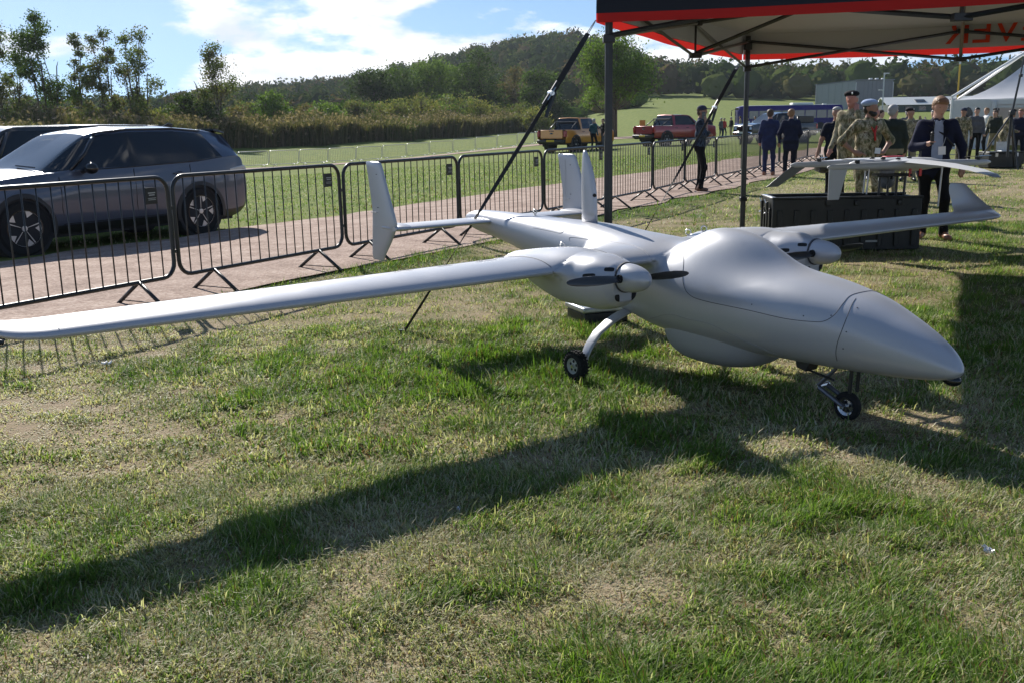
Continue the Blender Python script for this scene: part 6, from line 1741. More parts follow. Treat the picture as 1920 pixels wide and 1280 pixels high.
def at_px(px, Y):
    return (px - 953.0)/1863.0*(Y*0.9767 + 0.3)
def blob_tree(px, Y, w, h, label, cols, nleaf, leaf, seed, low=0.25, nb=9, **kw):
    """an irregular crown of several lobes filling width w and height h"""
    r = np.random.default_rng(seed + 100)
    blobs = [(0, 0, h*(low + (1-low)*0.5), w*0.30, w*0.30, h*(1-low)*0.36)]
    for i in range(nb):
        a = 6.283*i/nb + r.normal(0, 0.4); t = r.random()
        zz = low + (1-low)*(0.16 + 0.68*t); rr = w*0.5*math.sin(math.pi*min(0.92, max(0.12, (zz-low)/(1-low))))**0.6*0.62
        s = w*(0.15 + 0.10*r.random())
        blobs.append((rr*math.cos(a), rr*math.sin(a), h*zz, s, s, s*(0.8 + 0.3*r.random())))
    blobs.append((r.normal(0, 0.06)*w, 0, h*0.86, w*0.17, w*0.17, h*0.13))
    return tree((at_px(px, Y), Y), blobs, nleaf, leaf, cols, label, seed=seed, **kw)

G_DARK = [(0.040, 0.063, 0.016), (0.052, 0.081, 0.021), (0.034, 0.052, 0.017)]
G_MID = [(0.072, 0.114, 0.026), (0.091, 0.137, 0.031), (0.058, 0.094, 0.023)]
G_LIGHT = [(0.115, 0.176, 0.035), (0.149, 0.203, 0.046), (0.095, 0.149, 0.032)]
G_YEL = [(0.176, 0.182, 0.054), (0.135, 0.155, 0.047), (0.216, 0.189, 0.068)]
G_BROWN = [(0.124, 0.098, 0.052), (0.098, 0.085, 0.042), (0.143, 0.104, 0.065)]
G_ASH = [(0.095, 0.124, 0.038), (0.121, 0.142, 0.046), (0.135, 0.115, 0.054)]
SPARSE = 'slender sparse trees in a row on the left'
# the open, airy row on the left
def airy(px, Y, w, h, label, seed, n, stems=2, cols=G_ASH):
    r = np.random.default_rng(seed)
    blobs = []
    for i in range(10):
        t = (i + 0.5)/10; z = h*(0.28 + 0.66*t); a = r.random()*6.28; rr = w*0.36*(1 - 0.55*t)*r.random()**0.4
        s = w*(0.10 + 0.07*r.random())
        blobs.append((rr*math.cos(a), rr*math.sin(a), z, s, s, s*1.3))
    return tree((at_px(px, Y), Y), blobs, int(n*1.5), 0.20, cols, label, SPARSE, 0.085, seed, clumps=9, spread=0.42, stems=stems, name='sparse_tree')
airy(8, 92, 3.8, 10.7, 'thin sparse tree at the left edge of the picture', 1, 2600)
airy(95, 92, 6.2, 11.7, 'tallest and leafiest sparse tree, rising behind the black van', 2, 6800, 3, G_MID)
airy(160, 95, 3.2, 10.2, 'narrow half-bare tree right of the tallest sparse tree', 3, 2000, 1)
airy(205, 92, 4.0, 10.5, 'slim upright sparse tree in the middle of the row', 4, 3800)
airy(268, 90, 5.6, 10.4, 'wide airy tree with many bare stems above the roof of the grey SUV', 5, 3200, 4)
airy(405, 98, 5.6, 9.4, 'open-topped tree rising from the dark bushes', 6, 3600, 3)
airy(45, 100, 3.0, 8.4, 'short sparse tree between the first two of the row', 7, 1500, 2)
blob_tree(375, 97, 6.4, 4.9, 'dark dense bush below the open-topped tree', G_DARK, 5200, 0.26, 11, low=0.02, name='dense_bush', clumps=34)
blob_tree(335, 99, 4.2, 3.8, 'olive bush left of the dark dense bush', G_ASH, 2200, 0.24, 12, low=0.02, name='dense_bush')
blob_tree(445, 104, 4.0, 3.6, 'brown-tinged bush right of the dark dense bush', G_BROWN + G_ASH, 2000, 0.24, 13, low=0.02, name='dense_bush')
for i, (px, c) in enumerate(((-30, G_BROWN), (30, G_ASH), (90, G_BROWN), (150, G_ASH), (215, G_BROWN), (280, G_YEL))):
    blob_tree(px, 84 + i, 5.2, 3.4, 'low brownish bush %s' % ('at the left edge behind the van', 'left of the tallest sparse tree foot', 'below the tallest sparse tree', 'below the half-bare tree', 'below the wide airy tree', 'with yellow leaves beside the reed bed')[i], c, 2300, 0.24, 30+i, low=0.0, name='low_bush', group='low bushes behind the van')
# round tree and shrubs over the reeds
blob_tree(513, 124, 4.6, 5.4, 'small round bright green tree standing alone over the reeds', G_LIGHT, 3800, 0.27, 21, low=0.22, name='round_tree')
blob_tree(613, 128, 5.2, 4.0, 'bright green shrub right of the small round tree', G_LIGHT, 3000, 0.28, 22, low=0.02, name='green_shrub')
blob_tree(570, 138, 5.0, 3.6, 'brownish shrub between the round tree and the green shrub', G_BROWN, 1800, 0.28, 23, low=0.02, name='brown_shrub')
blob_tree(460, 132, 5.0, 3.8, 'dull green shrub left of the small round tree', G_ASH, 1800, 0.28, 24, low=0.02, name='dull_shrub')
# the big dark group in the middle
GR = 'large trees in the middle'
blob_tree(700, 172, 10.5, 9.6, 'dark rounded tree at the left end of the large group', G_DARK, 7000, 0.36, 41, low=0.05, name='broad_tree', group=GR, clumps=44)
blob_tree(742, 182, 9.5, 11.0, 'mid-green tree rising behind the left dark tree', G_MID, 6000, 0.36, 42, low=0.08, name='broad_tree', group=GR, clumps=40)
blob_tree(800, 186, 12.0, 11.8, 'light green broad tree left of the tallest dark one', G_LIGHT + G_MID, 8000, 0.36, 43, low=0.06, name='broad_tree', group=GR, clumps=48)
blob_tree(900, 180, 12.4, 13.6, 'tallest dark green tree in the middle of the group', G_DARK + G_MID[:1], 11000, 0.36, 44, low=0.04, name='broad_tree', group=GR, clumps=60)
blob_tree(855, 192, 10.0, 11.6, 'yellowish-green tree squeezed beside the tallest tree', G_LIGHT, 5500, 0.36, 45, low=0.08, name='broad_tree', group=GR, clumps=40)
blob_tree(965, 188, 8.5, 11.2, 'brown-leaved tree right of the tallest tree', G_BROWN, 5000, 0.36, 46, low=0.05, name='broad_tree', group=GR, clumps=36)
blob_tree(1012, 178, 9.0, 10.6, 'dark tree at the right end of the large group', G_DARK + G_MID, 7000, 0.36, 47, low=0.03, name='broad_tree', group=GR, clumps=44)
blob_tree(1030, 168, 6.0, 5.6, 'dark low tree below the strap behind the orange pickup', G_DARK, 3500, 0.34, 48, low=0.02, name='broad_tree', group=GR)
for i, (px, Y, w, h, c) in enumerate(((735, 150, 7, 4.2, G_YEL), (790, 152, 8, 4.8, G_YEL), (845, 154, 9, 5.4, G_YEL + G_LIGHT), (900, 158, 8, 4.6, G_YEL), (680, 146, 6, 4.0, G_ASH), (965, 160, 7, 3.6, G_ASH), (1000, 150, 6, 3.2, G_YEL))):
    blob_tree(px, Y, w, h, 'pale yellow-green bush ' + ('at the left of the bushes below the large trees', 'second from the left below the large trees', 'largest, below the tallest tree', 'right of the largest pale bush', 'dull, under the left dark tree', 'dull, under the brown-leaved tree', 'small, just left of the orange pickup')[i], c, 2600, 0.3, 60+i, low=0.0, name='pale_bush', group='pale bushes below the large trees')
# willow behind the pickups
_w = blob_tree(1150, 102, 8.6, 9.6, 'tall bright green tree behind the near gazebo leg', G_LIGHT + G_MID[:2], 15000, 0.23, 71, low=0.10, nb=14, name='leafy_tree', clumps=56, stems=3, trunk_r=0.2)

def massed(name, label, P, hgt, rad, ncl, leaf, cols, seed, matl, flatten=0.8):
    """a far mass of crowns as one object"""
    r = np.random.default_rng(seed); n = len(P)
    d = r.normal(size=(n, ncl, 3)); d /= np.linalg.norm(d, axis=2, keepdims=True); d[..., 2] = np.where(d[..., 2] < -0.75, -d[..., 2], d[..., 2])
    sc = np.stack([rad, rad, hgt*0.5], 1)[:, None, :]
    Q = P[:, None, :] + np.array([0, 0, 1.0])*(hgt*0.44)[:, None, None] + d*sc*(0.72 + 0.35*r.random((n, ncl, 1)))
    V, F = leaf_quads(Q.reshape(-1, 3), leaf, r)
    ct = r.integers(0, len(cols), n); c0 = np.array(cols)[ct][:, None, :]*(0.75 + 0.5*r.random((n, 1, 1))); c = c0*(0.8 + 0.45*r.random((n, ncl, 1)))
    # a lumpy core inside every crown
    bm = bmesh.new(); bmesh.ops.create_icosphere(bm, subdivisions=2, radius=1.0); I = np.array([v.co[:] for v in bm.verts]); IF = np.array([[v.index for v in f.verts] for f in bm.faces]); bm.free()
    lump = 0.80 + 0.30*r.random((n, len(I), 1))
    VC = P[:, None, :] + np.array([0, 0, 1.0])*(hgt*0.40)[:, None, None] + I[None]*lump*sc*0.80
    FC = (IF[None] + (np.arange(n)*len(I))[:, None, None]).reshape(-1, 3)
    F3 = np.vstack([F[:, [0, 1, 2]], F[:, [0, 2, 3]]])
    VV = np.vstack([V, VC.reshape(-1, 3)]); FF = np.vstack([F3, FC + len(V)])
    CC = np.vstack([np.repeat(c.reshape(-1, 3), 4, 0), np.repeat(c0*0.9, len(I), 1).reshape(-1, 3)])
    o = link(name, raw_mesh(name, VV, FF, matl, smooth=False, col=CC))
    return tag(o, label, 'woodland', kind='stuff')
def woods():
    r = np.random.default_rng(5)
    n = 3000
    Y = 236 + (545-236)*r.random(n)**0.85; X = (r.random(n)*2-1)*(0.60*Y + 30)
    px = 953 + 1863*X/Y
    # open grass field below the wood on the right-hand slope
    Z = ground(X, Y)
    h = 6.5 + 4.5*r.random(len(X)); rad = 3.0 + 2.4*r.random(len(X))
    fv = value_noise(X, Y, 60, 9)
    cols = [(0.04, 0.06, 0.02), (0.055, 0.078, 0.024), (0.07, 0.088, 0.03), (0.045, 0.066, 0.025), (0.10, 0.09, 0.042), (0.12, 0.088, 0.05), (0.035, 0.052, 0.02), (0.09, 0.105, 0.035)]
    massed('hillside_wood', 'autumn wood covering the far hills', np.stack([X, Y, Z], 1), h, rad, 40, 1.3, cols, 6, M['far_leaf'])
    n = 520
    Y = 128 + 110*r.random(n); px = 440 + 750*r.random(n); keep = (px < 1060) | (Y > 190); Y, px = Y[keep], px[keep]
    Y = np.maximum(Y, 130 + (px-440)*0.09); X = (px-953)/1863*Y
    massed('rough_thicket', 'tangled scrub filling the ground behind the reed bed', np.stack([X, Y, ground(X, Y)], 1), 2.4 + 2.2*r.random(len(X)), 2.0 + 1.5*r.random(len(X)), 40, 0.6, G_ASH + G_BROWN + G_MID, 8, M['far_leaf'])
woods()
def reed_bed():
    r = np.random.default_rng(17)
    line = np.array([(-62, 44), (-40, 68), (-22.8, 95.4), (-19.1, 102.9), (-9.9, 123.3), (3.0, 158), (7.5, 171)], float)
    seg = np.linalg.norm(np.diff(line, axis=0), axis=1); cum = np.concatenate([[0], np.cumsum(seg)])
    n = 34000
    t = cum[-1]*r.random(n); x = np.interp(t, cum, line[:, 0]); y = np.interp(t, cum, line[:, 1])
    dep = 7.0*r.random(n)**1.5 + 4.5*(fbm(t, t*0, 6, 3, 4) - 0.5)
    x = x - 0.90*dep; y = y + 0.42*dep
    z = ground(x, y)
    hh = 0.74*(2.15 + 1.0*fbm(x, y, 6, 7) + 0.5*r.random(n) + 0.10*np.clip(dep, 0, 6))*(0.55 + 1.0*fbm(x, y, 3.2, 13, 3))
    w = 0.035 + 0.05*r.random(n); a = 6.28*r.random(n); lx = r.normal(0, 0.34, n); ly = r.normal(0, 0.34, n)
    ux, uy = np.cos(a)*w, np.sin(a)*w
    B0 = np.stack([x-ux, y-uy, z], 1); B1 = np.stack([x+ux, y+uy, z], 1)
    mx, my = x + lx*0.4, y + ly*0.4; C0 = np.stack([mx-ux, my-uy, z+hh*0.62], 1); C1 = np.stack([mx+ux, my+uy, z+hh*0.62], 1)
    T = np.stack([x+lx*1.3, y+ly*1.3, z+hh], 1)
    V = np.stack([B0, B1, C1, C0, T], 1).reshape(-1, 3); i = np.arange(n)*5
    F = np.vstack([np.stack([i, i+1, i+2], 1), np.stack([i, i+2, i+3], 1), np.stack([i+3, i+2, i+4], 1)])
    cl = np.array([(0.13, 0.115, 0.052), (0.10, 0.105, 0.04), (0.165, 0.13, 0.07), (0.20, 0.155, 0.095), (0.085, 0.095, 0.034)])
    patch = fbm(x, y, 7, 23, 3)[:, None]
    c = cl[r.integers(0, 5, n)]*(0.7 + 0.6*r.random((n, 1)))*(0.55 + 0.9*patch)
    c = c*(1 - sstep(0.5, 0.62, patch)*0.5) + np.array([0.07, 0.10, 0.03])*sstep(0.5, 0.62, patch)*0.5
    C = np.repeat(c, 5, 0)
    # plumes and side leaves
    m = 30000; k = r.integers(0, n, m); tt = 0.08 + 0.95*r.random(m)**0.8
    P = np.stack([x[k] + lx[k]*tt, y[k] + ly[k]*tt, z[k] + hh[k]*tt], 1) + r.normal(0, 0.14, (m, 3))
    V2, F2 = leaf_quads(P, 0.34, r)
    pc = np.where((tt > 0.85)[:, None], np.array([0.27, 0.20, 0.14]), cl[r.integers(0, 5, m)])*(0.7 + 0.6*r.random((m, 1)))
    me_V = np.vstack([V, V2]); Ft = np.vstack([F, np.vstack([F2[:, [0, 1, 2]], F2[:, [0, 2, 3]]]) + len(V)])
    o = link('reed_bed', raw_mesh('reed_bed', me_V, Ft, M['reed'], smooth=False, col=np.vstack([C, np.repeat(pc, 4, 0)])))
    tag(o, 'long bed of tall brown-green reeds beyond the far barriers', 'reeds', kind='stuff')
reed_bed()

# ================================================================== buildings
M['clad'] = mat('grey_wall_cladding', (0.30, 0.315, 0.335), 0.55, 0.2)
M['clad_dark'] = mat('slate_wall_cladding', (0.16, 0.17, 0.19), 0.55, 0.2)  # same grey cladding, with the shade on the long walls put into its colour
M['roof_pale'] = mat('pale_roof_sheet', (0.62, 0.63, 0.60), 0.5)
M['wall_green'] = mat('dark_green_wall', (0.06, 0.08, 0.07), 0.7)
M['pvc'] = fabric('white_tent_fabric', (0.66, 0.66, 0.68), 0.18, 0.5)
def shed():
    x0, y0 = 60.2, 177.0; z = gz(x0, y0) - 0.6
    r = empty('industrial_shed', (x0, y0, z), 0, 'big grey metal-clad shed in front of the wooded hill', 'building')
    A = np.array([0.0, 0.0]); Bp = np.array([-4.6, 7.5]); Cp = np.array([7.2, 2.0]); Dp = Bp + Cp
    def wall(p, q, zt0, zt1, nm, m, npan):
        d = (q-p); L = np.linalg.norm(d); d = d/L; nrm = np.array([d[1], -d[0]])
        b = MB(); n = npan
        for i in range(n):
            a0 = p + d*L*i/n; a1 = p + d*L*(i+1)/n - d*0.05; t0 = zt0 + (zt1-zt0)*i/n; t1 = zt0 + (zt1-zt0)*(i+1)/n
            b = MB(); b.add([(*a0, 0), (*a1, 0), (*a1, t1), (*a0, t0), (*(a0-nrm*0.12), 0), (*(a1-nrm*0.12), 0), (*(a1-nrm*0.12), t1), (*(a0-nrm*0.12), t0)], [(0, 1, 2, 3), (7, 6, 5, 4), (0, 4, 5, 1), (1, 5, 6, 2), (2, 6, 7, 3), (3, 7, 4, 0)])
            b.build(nm, m, r)
    wall(Bp, A, 5.0, 5.45, 'wall_panel', M['clad'], 6); wall(A, Cp, 5.45, 5.5, 'wall_panel', M['clad_dark'], 9); wall(Cp, Dp, 5.45, 5.0, 'wall_panel', M['clad'], 6); wall(Dp, Bp, 5.0, 5.0, 'wall_panel', M['clad_dark'], 6)
    b = MB(); b.add([(*(Bp + (-.2, .2)), 5.02), (*(A + (0, -.2)), 5.50), (*(Cp + (.2, -.2)), 5.55), (*(Dp + (.2, .2)), 5.05), (*(Bp + (-.2, .2)), 5.18), (*(A + (0, -.2)), 5.66), (*(Cp + (.2, -.2)), 5.71), (*(Dp + (.2, .2)), 5.21)], [(0, 1, 2, 3), (7, 6, 5, 4), (0, 4, 5, 1), (1, 5, 6, 2), (2, 6, 7, 3), (3, 7, 4, 0)]); b.build('roof', M['clad_dark'], r)
    for s in (A, Bp, Cp):
        b = MB(); b.cyl((s[0], s[1]-0.1, 0), (s[0], s[1]-0.1, 5.2), 0.08, n=8); b.build('downpipe', M['galv'], r)
    for i in range(3):
        b = MB(); b.box((3.0 + i*1.2, 1.5 + i*0.33, 5.8), (0.5, 0.5, 0.25)); b.build('roof_vent', M['white_plastic'], r)
shed()
def low_building():
    x0, y0 = 68.5, 163.0; z = gz(x0, y0) - 0.4
    r = empty('low_building', (x0, y0, z), 0.0, 'long low building with pale roof behind the man in the navy jacket', 'building')
    b = MB(); b.box((0, 2.5, 0.75), (15.5, 5, 1.5)); b.build('wall', M['wall_green'], r)
    b = MB(); b.prism([(-0.4, 1.5), (2.5, 2.75), (5.4, 1.5), (2.5, 2.62)], 16.2, 0, 0); b.build('roof', M['roof_pale'], r)
    for i in range(7):
        b = MB(); b.box((-6.6 + i*2.2, -0.02, 0.95), (1.1, 0.06, 0.55)); w = b.build('window', M['glass_dark'], r); b = MB(); b.box((-6.6 + i*2.2, -0.06, 0.64), (1.2, 0.1, 0.05)); b.build('sill', M['white_plastic'], w)
    for x in (-2.3, 3.4):
        b = MB(); b.box((x, 0.9, 2.15), (1.6, 0.9, 0.06), R=[[1, 0, 0], [0, 0.92, -0.39], [0, 0.39, 0.92]]); b.build('roof_light', M['glass_dark'], r)
low_building()
def marquee():
    cx, cy = 23.75, 46.6; ang = -0.46
    r = empty('marquee_tent', (cx, cy, gz(cx, cy)), ang, 'white peaked marquee tent with external roof beams at the right', 'tent')
    S, E, PK = 3.0, 2.15, 3.95
    C = [(-S, -S), (S, -S), (S, S), (-S, S)]
    for i in range(4):
        c0, c1 = np.array(C[i]), np.array(C[(i+1) % 4]); n = 17; V = []; F = []; m = 12
        for q in range(m+1):
            w = q/m
            for j in range(n):
                e = c0 + (c1-c0)*j/(n-1); p = e*(1-w); u = j/(n-1)
                z = E + (PK-E)*(w**1.75) - 0.12*math.sin(u*math.pi)*(1-w)*w*4*0.5
                V.append((p[0], p[1], z))
        for q in range(m):
            for j in range(n-1): F.append((q*n+j, q*n+j+1, (q+1)*n+j+1, (q+1)*n+j))
        b = MB(); b.add(V, F); b.build('roof_panel', M['pvc'], r, smooth=True)
        d = (c1-c0)/np.linalg.norm(c1-c0); nr = np.array([d[1], -d[0]])
        b = MB(); o = nr*0.03; b.add([(*(c0+o), E), (*(c1+o), E), (*(c1+o), E-0.24), (*(c0+o), E-0.24)], [(0, 1, 2, 3)]); b.build('valance', M['pvc'], r)
        if i == 0:
            xs = [(-S, -1.55), (-1.55, -1.15)]
            for a0, a1 in ((-S, -1.35), (0.75, S)):
                b = MB(); b.box(((a0+a1)/2, -S, (E-0.05)/2), (a1-a0, 0.03, E-0.05)); b.build('side_wall', M['pvc'], r)
            b = MB(); b.box((-0.3, -S+0.02, E-0.33), (2.1, 0.03, 0.1)); b.build('door_header', M['pvc'], r)
            b = MB(); b.prism([(-2.55, 0.9), (-2.15, 0.9), (-2.15, 1.6), (-2.25, 1.78), (-2.35, 1.83), (-2.45, 1.78), (-2.55, 1.6)], 0.01, 1, -S-0.022); b.build('arched_window', M['glass_dark'], r)
            for xx in (-1.32, 0.72):
                b = MB(); b.cyl((xx, -S-0.06, 0.2), (xx, -S-0.06, E-0.1), 0.14, 0.10, 10); b.build('tied_curtain', M['pvc'], r)
        else:
            b = MB(); m_ = (c0+c1)/2; L = np.linalg.norm(c1-c0)
            b.box((m_[0], m_[1], (E-0.05)/2), (L if abs(d[0]) > .5 else 0.03, 0.03 if abs(d[0]) > .5 else L, E-0.05)); b.build('side_wall', M['pvc'], r)
    for c in C:
        b = MB(); b.cyl((c[0]*1.01, c[1]*1.01, 0), (c[0]*1.01, c[1]*1.01, E+0.1), 0.05, n=8); b.build('corner_post', M['white_plastic'], r)
        b = MB(); b.tube([(c[0]*1.02, c[1]*1.02, E+0.12), (0, 0, PK+0.45)], 0.055, 6); b.build('roof_beam', M['white_plastic'], r)
    b = MB(); b.cyl((0, 0, PK-0.05), (0, 0, PK+0.5), 0.09, 0.05, 8); b.build('peak_cap', M['white_plastic'], r)
marquee()
def pole(name, px, Y, hgt, r0, label, cat, bands):
    x = at_px(px, Y); o = empty(name, (x, Y, gz(x, Y)), 0, label, cat)
    n = len(bands)
    for i, m in enumerate(bands):
        b = MB(); b.cyl((0, 0, hgt*i/n), (0, 0, hgt*(i+1)/n), r0, n=8); b.build('pole_section', M[m], o)
    return o
M['yellow_paint'] = mat('yellow_paint', (0.55, 0.36, 0.03), 0.5)
pole('banded_pole', 1789, 62, 5.6, 0.055, 'thin pole with yellow and rust bands left of the marquee', 'pole', ['galv', 'red_plastic', 'yellow_paint', 'yellow_paint', 'galv'])
lp = pole('lamp_post', 1652, 122, 6.2, 0.08, 'slim grey lamp post beside the big shed', 'lamp post', ['galv', 'galv'])
for zz, dx in ((6.2, 0.25), (4.3, -0.25)):
    b = MB(); b.box((dx, 0, zz), (0.6, 0.25, 0.12)); b.tube([(0, 0, zz-0.2), (dx, 0, zz)], 0.04, 6); b.build('lamp_head', M['galv'], lp)
sg = empty('orange_sign', (at_px(1204, 98), 98, gz(at_px(1204, 98), 98)), 0, 'small orange sign board standing right of the leafy tree', 'sign')
M['orange_board'] = mat('orange_board', (0.70, 0.22, 0.02), 0.5)
b = MB(); b.box((0, 0, 1.25), (0.55, 0.03, 0.75)); b.build('board', M['orange_board'], sg, bevel=0.01); b = MB(); b.cyl((-0.2, 0.03, 0), (-0.2, 0.03, 1.5), 0.025, n=6); b.build('post', M['galv'], sg); b = MB(); b.cyl((0.2, 0.03, 0), (0.2, 0.03, 1.5), 0.025, n=6); b.build('post', M['galv'], sg)

# ================================================================== air
def haze():
    b = MB(); b.box((0, 360, 36), (1420, 860, 82)); o = b.build('haze', None_mat, None, smooth=False)
    tag(o, 'thin pale haze hanging over the whole valley', 'haze', kind='stuff')
None_mat = bpy.data.materials.new('valley_air'); None_mat.use_nodes = True
_vn = None_mat.node_tree; _vn.nodes.clear(); _vo = _vn.nodes.new('ShaderNodeOutputMaterial'); _pv = _vn.nodes.new('ShaderNodeVolumePrincipled')
_pv.inputs['Color'].default_value = (0.80, 0.88, 1.0, 1); _pv.inputs['Density'].default_value = 0.00014; _pv.inputs['Anisotropy'].default_value = 0.2
_vn.links.new(_pv.outputs[0], _vo.inputs['Volume'])
haze()
# ================================================================== small drone on its transport case
case = empty('transport_case', (3.80, 11.50, 0), -0.03, 'long black open transport case standing behind the far wing', 'case')
CW, CD, CH = 1.66, 0.58, 0.58
M['case_black'] = mat('black_moulded_plastic', (0.010, 0.011, 0.010), 0.42, bump=(70, 0.2), vary=(6, 0.3))
for nm, c, s in (('front_wall', (0, -CD/2+.02, CH/2+.02), (CW, .04, CH)), ('back_wall', (0, CD/2-.02, CH/2+.02), (CW, .04, CH)), ('end_wall', (-CW/2+.02, 0, CH/2+.02), (.04, CD-.085, CH)), ('end_wall', (CW/2-.02, 0, CH/2+.02), (.04, CD-.085, CH)), ('base', (0, 0, .035), (CW-.09, CD-.09, .03))):
    b = MB(); b.box(c, s); b.build(nm, M['case_black'], case, bevel=.008)
for i in range(9):
    x = -CW/2 + .08 + i*(CW-.16)/8
    b = MB(); b.box((x, -CD/2-.012, CH*.46), (.055, .022, CH*.72)); b.build('rib', M['case_black'], case, bevel=.006)
for y in (-.19, -.06, .07, .2):
    b = MB(); b.box((-CW/2-.012, y, CH*.46), (.022, .05, CH*.78)); b.build('rib', M['case_black'], case, bevel=.006)
for y0, y1 in ((-CD/2-.012, -CD/2+.05), (CD/2-.05, CD/2+.012)):
    b = MB(); b.box((0, (y0+y1)/2, CH+.03), (CW+.02, y1-y0, .025)); b.build('rim', M['case_black'], case, bevel=.006)
b = MB(); b.box((-CW/2+.02, 0, CH+.032), (.055, CD-.06, .022)); b.build('rim', M['alu'], case, bevel=.005)
for y in (-.12, .13):
    b = MB(); b.box((-CW/2-.03, y, CH-.06), (.03, .07, .09)); l = b.build('latch', M['case_black'], case, bevel=.006)
    b = MB(); b.tube([(-CW/2-.045, y-.03, CH-.14), (-CW/2-.06, y, CH-.15), (-CW/2-.045, y+.03, CH-.14)], .006, 6); b.build('latch_loop', M['steel'], l)
    b = MB(); b.tube([(-CW/2-.045, y-.025, CH-.03), (-CW/2-.05, y+.02, CH+.01)], .006, 6); b.build('latch_lever', M['steel'], l)
for x in (-.22, .10, .58):
    b = MB(); b.box((x, -CD/2-.02, CH-.03), (.05, .03, .06)); b.build('latch', M['case_black'], case, bevel=.006)
b = MB(); b.box((.30, -CD/2-.018, .12), (.16, .006, .02)); b.build('case_label', M['plate_print'], case)

DR_L = np.array([4.50, 11.75]); DR_A = math.atan2(.30, .954)
dr = empty('small_drone', (DR_L[0], DR_L[1], 0.0), DR_A, 'small grey fixed-wing drone with four lift rotors resting above the black case', 'drone')
M['lt_grey'] = mat('light_grey_gelcoat', (0.50, 0.51, 0.53), 0.42, 0, 0.4)
M['md_grey'] = mat('mid_grey_gelcoat', (0.20, 0.21, 0.225), 0.45, 0, 0.4)
secs = []
for x, w, h_, z in ((-.62, .02, .02, .955), (-.55, .07, .045, .955), (-.35, .12, .07, .945), (0, .15, .085, .94), (.30, .14, .08, .94), (.50, .10, .065, .945), (.62, .045, .035, .95), (.65, .01, .01, .95)):
    secs.append([(x, w*math.cos(a), z + h_*math.sin(a)) for a in np.linspace(0, 6.283, 20, endpoint=False)])
b = MB(); b.loft(secs); b.build('fuselage', M['lt_grey'], dr, smooth=True)
def half_wing(s):
    tt = 0.5*(1 - np.cos(np.linspace(0, math.pi, 12))); out = []
    for y, le, c, z in ((.0, .17, .36, .985), (.35, .17, .35, .985), (.9, .12, .27, .965), (1.35, .06, .21, .93), (1.62, -.02, .15, .895), (1.74, -.09, .08, .875)):
        up = np.stack([le - c*tt, np.full(12, s*y), z + c*(af_half(tt, .10) + af_camber(tt))], 1); lo = np.stack([le - c*tt, np.full(12, s*y), z - c*af_half(tt, .06)], 1)[::-1][1:-1]
        out.append(np.vstack([up, lo]))
    b = MB(); b.loft(out[:5]); w = b.build('wing', M['lt_grey'], dr); b = MB(); b.loft(out[4:]); b.build('wing_tip', M['md_grey'], w)
half_wing(-1); half_wing(1)
for s in (-1, 1):
    b = MB(); y = s*.36
    sec = [[(x, y + rw*math.cos(a), .955 + rz*math.sin(a)) for a in np.linspace(0, 6.283, 14, endpoint=False)] for x, rw, rz in ((-1.16, .012, .012), (-1.1, .03, .03), (-.5, .036, .042), (.1, .04, .05), (.7, .034, .04), (.98, .03, .03), (1.04, .012, .012))]
    b.loft(sec); bo = b.build('boom', M['lt_grey'], dr, smooth=True)
    for x in (-.78, .86):
        b = MB(); b.cyl((x, y, .985), (x, y, 1.02), .028, n=12); mo = b.build('rotor_motor', M['black_plastic'], bo)
        b = MB(); a = .35 + s + x
        for q in (0, math.pi):
            d = np.array([math.cos(a+q), math.sin(a+q)]); n = np.array([-d[1], d[0]])
            b.add([(x + d[0]*.02 + n[0]*.016, y + d[1]*.02 + n[1]*.016, 1.026), (x + d[0]*.02 - n[0]*.016, y + d[1]*.02 - n[1]*.016, 1.020), (x + d[0]*.24 - n[0]*.008, y + d[1]*.24 - n[1]*.008, 1.023), (x + d[0]*.24 + n[0]*.008, y + d[1]*.24 + n[1]*.008, 1.027),
                   (x + d[0]*.02 + n[0]*.016, y + d[1]*.02 + n[1]*.016, 1.031), (x + d[0]*.02 - n[0]*.016, y + d[1]*.02 - n[1]*.016, 1.025), (x + d[0]*.24 - n[0]*.008, y + d[1]*.24 - n[1]*.008, 1.026), (x + d[0]*.24 + n[0]*.008, y + d[1]*.24 + n[1]*.008, 1.030)], [(0, 1, 2, 3), (7, 6, 5, 4), (0, 4, 5, 1), (1, 5, 6, 2), (2, 6, 7, 3), (3, 7, 4, 0)])
        b.build('rotor', M['carbon'], bo)
    # downward tail fin on each boom
    V = [(-1.14, y, .95), (-.90, y, .95), (-1.02, y + .03*s, .60), (-1.16, y + .03*s, .60)] if s < 0 else [(-1.14, y, .95), (-.92, y, .95), (-1.22, y + .16*s, .70), (-1.38, y + .16*s, .70)]
    b = MB(); V = np.array(V); b.add(np.vstack([V + [0, .006, 0], V - [0, .006, 0]]), [(0, 1, 2, 3), (7, 6, 5, 4), (0, 4, 5, 1), (1, 5, 6, 2), (2, 6, 7, 3), (3, 7, 4, 0)]); b.build('tail_fin', M['lt_grey'] if s < 0 else M['md_grey'], dr, bevel=.004)
b = MB(); b.cyl((-.14, -.05, .80), (-.14, -.05, .88), .085, n=18); g = b.build('camera_mount', M['md_grey'], dr); b = MB(); b.ball((-.14, -.05, .765), (.095, .095, .10)); b.build('camera_ball', M['md_grey'], g, smooth=True); b = MB(); b.box((-.16, -.148, .80), (.05, .012, .03)); b.build('lens_window', M['glass_dark'], g)
for x, y, z1 in ((-.42, -.10, .62), (-.36, .04, .62), (.42, -.30, .46), (.10, -.10, .62)):
    b = MB(); b.tube([(x, y, .93), (x - .02, y, z1)], .010, 6); b.build('landing_leg', M['alu'], dr)
for x, y in ((.22, -.18), (-.02, -.30)):
    b = MB(); b.box((x, y, .865), (.035, .012, .11)); b.build('red_tag', M['red_plastic'], dr, bevel=.004)
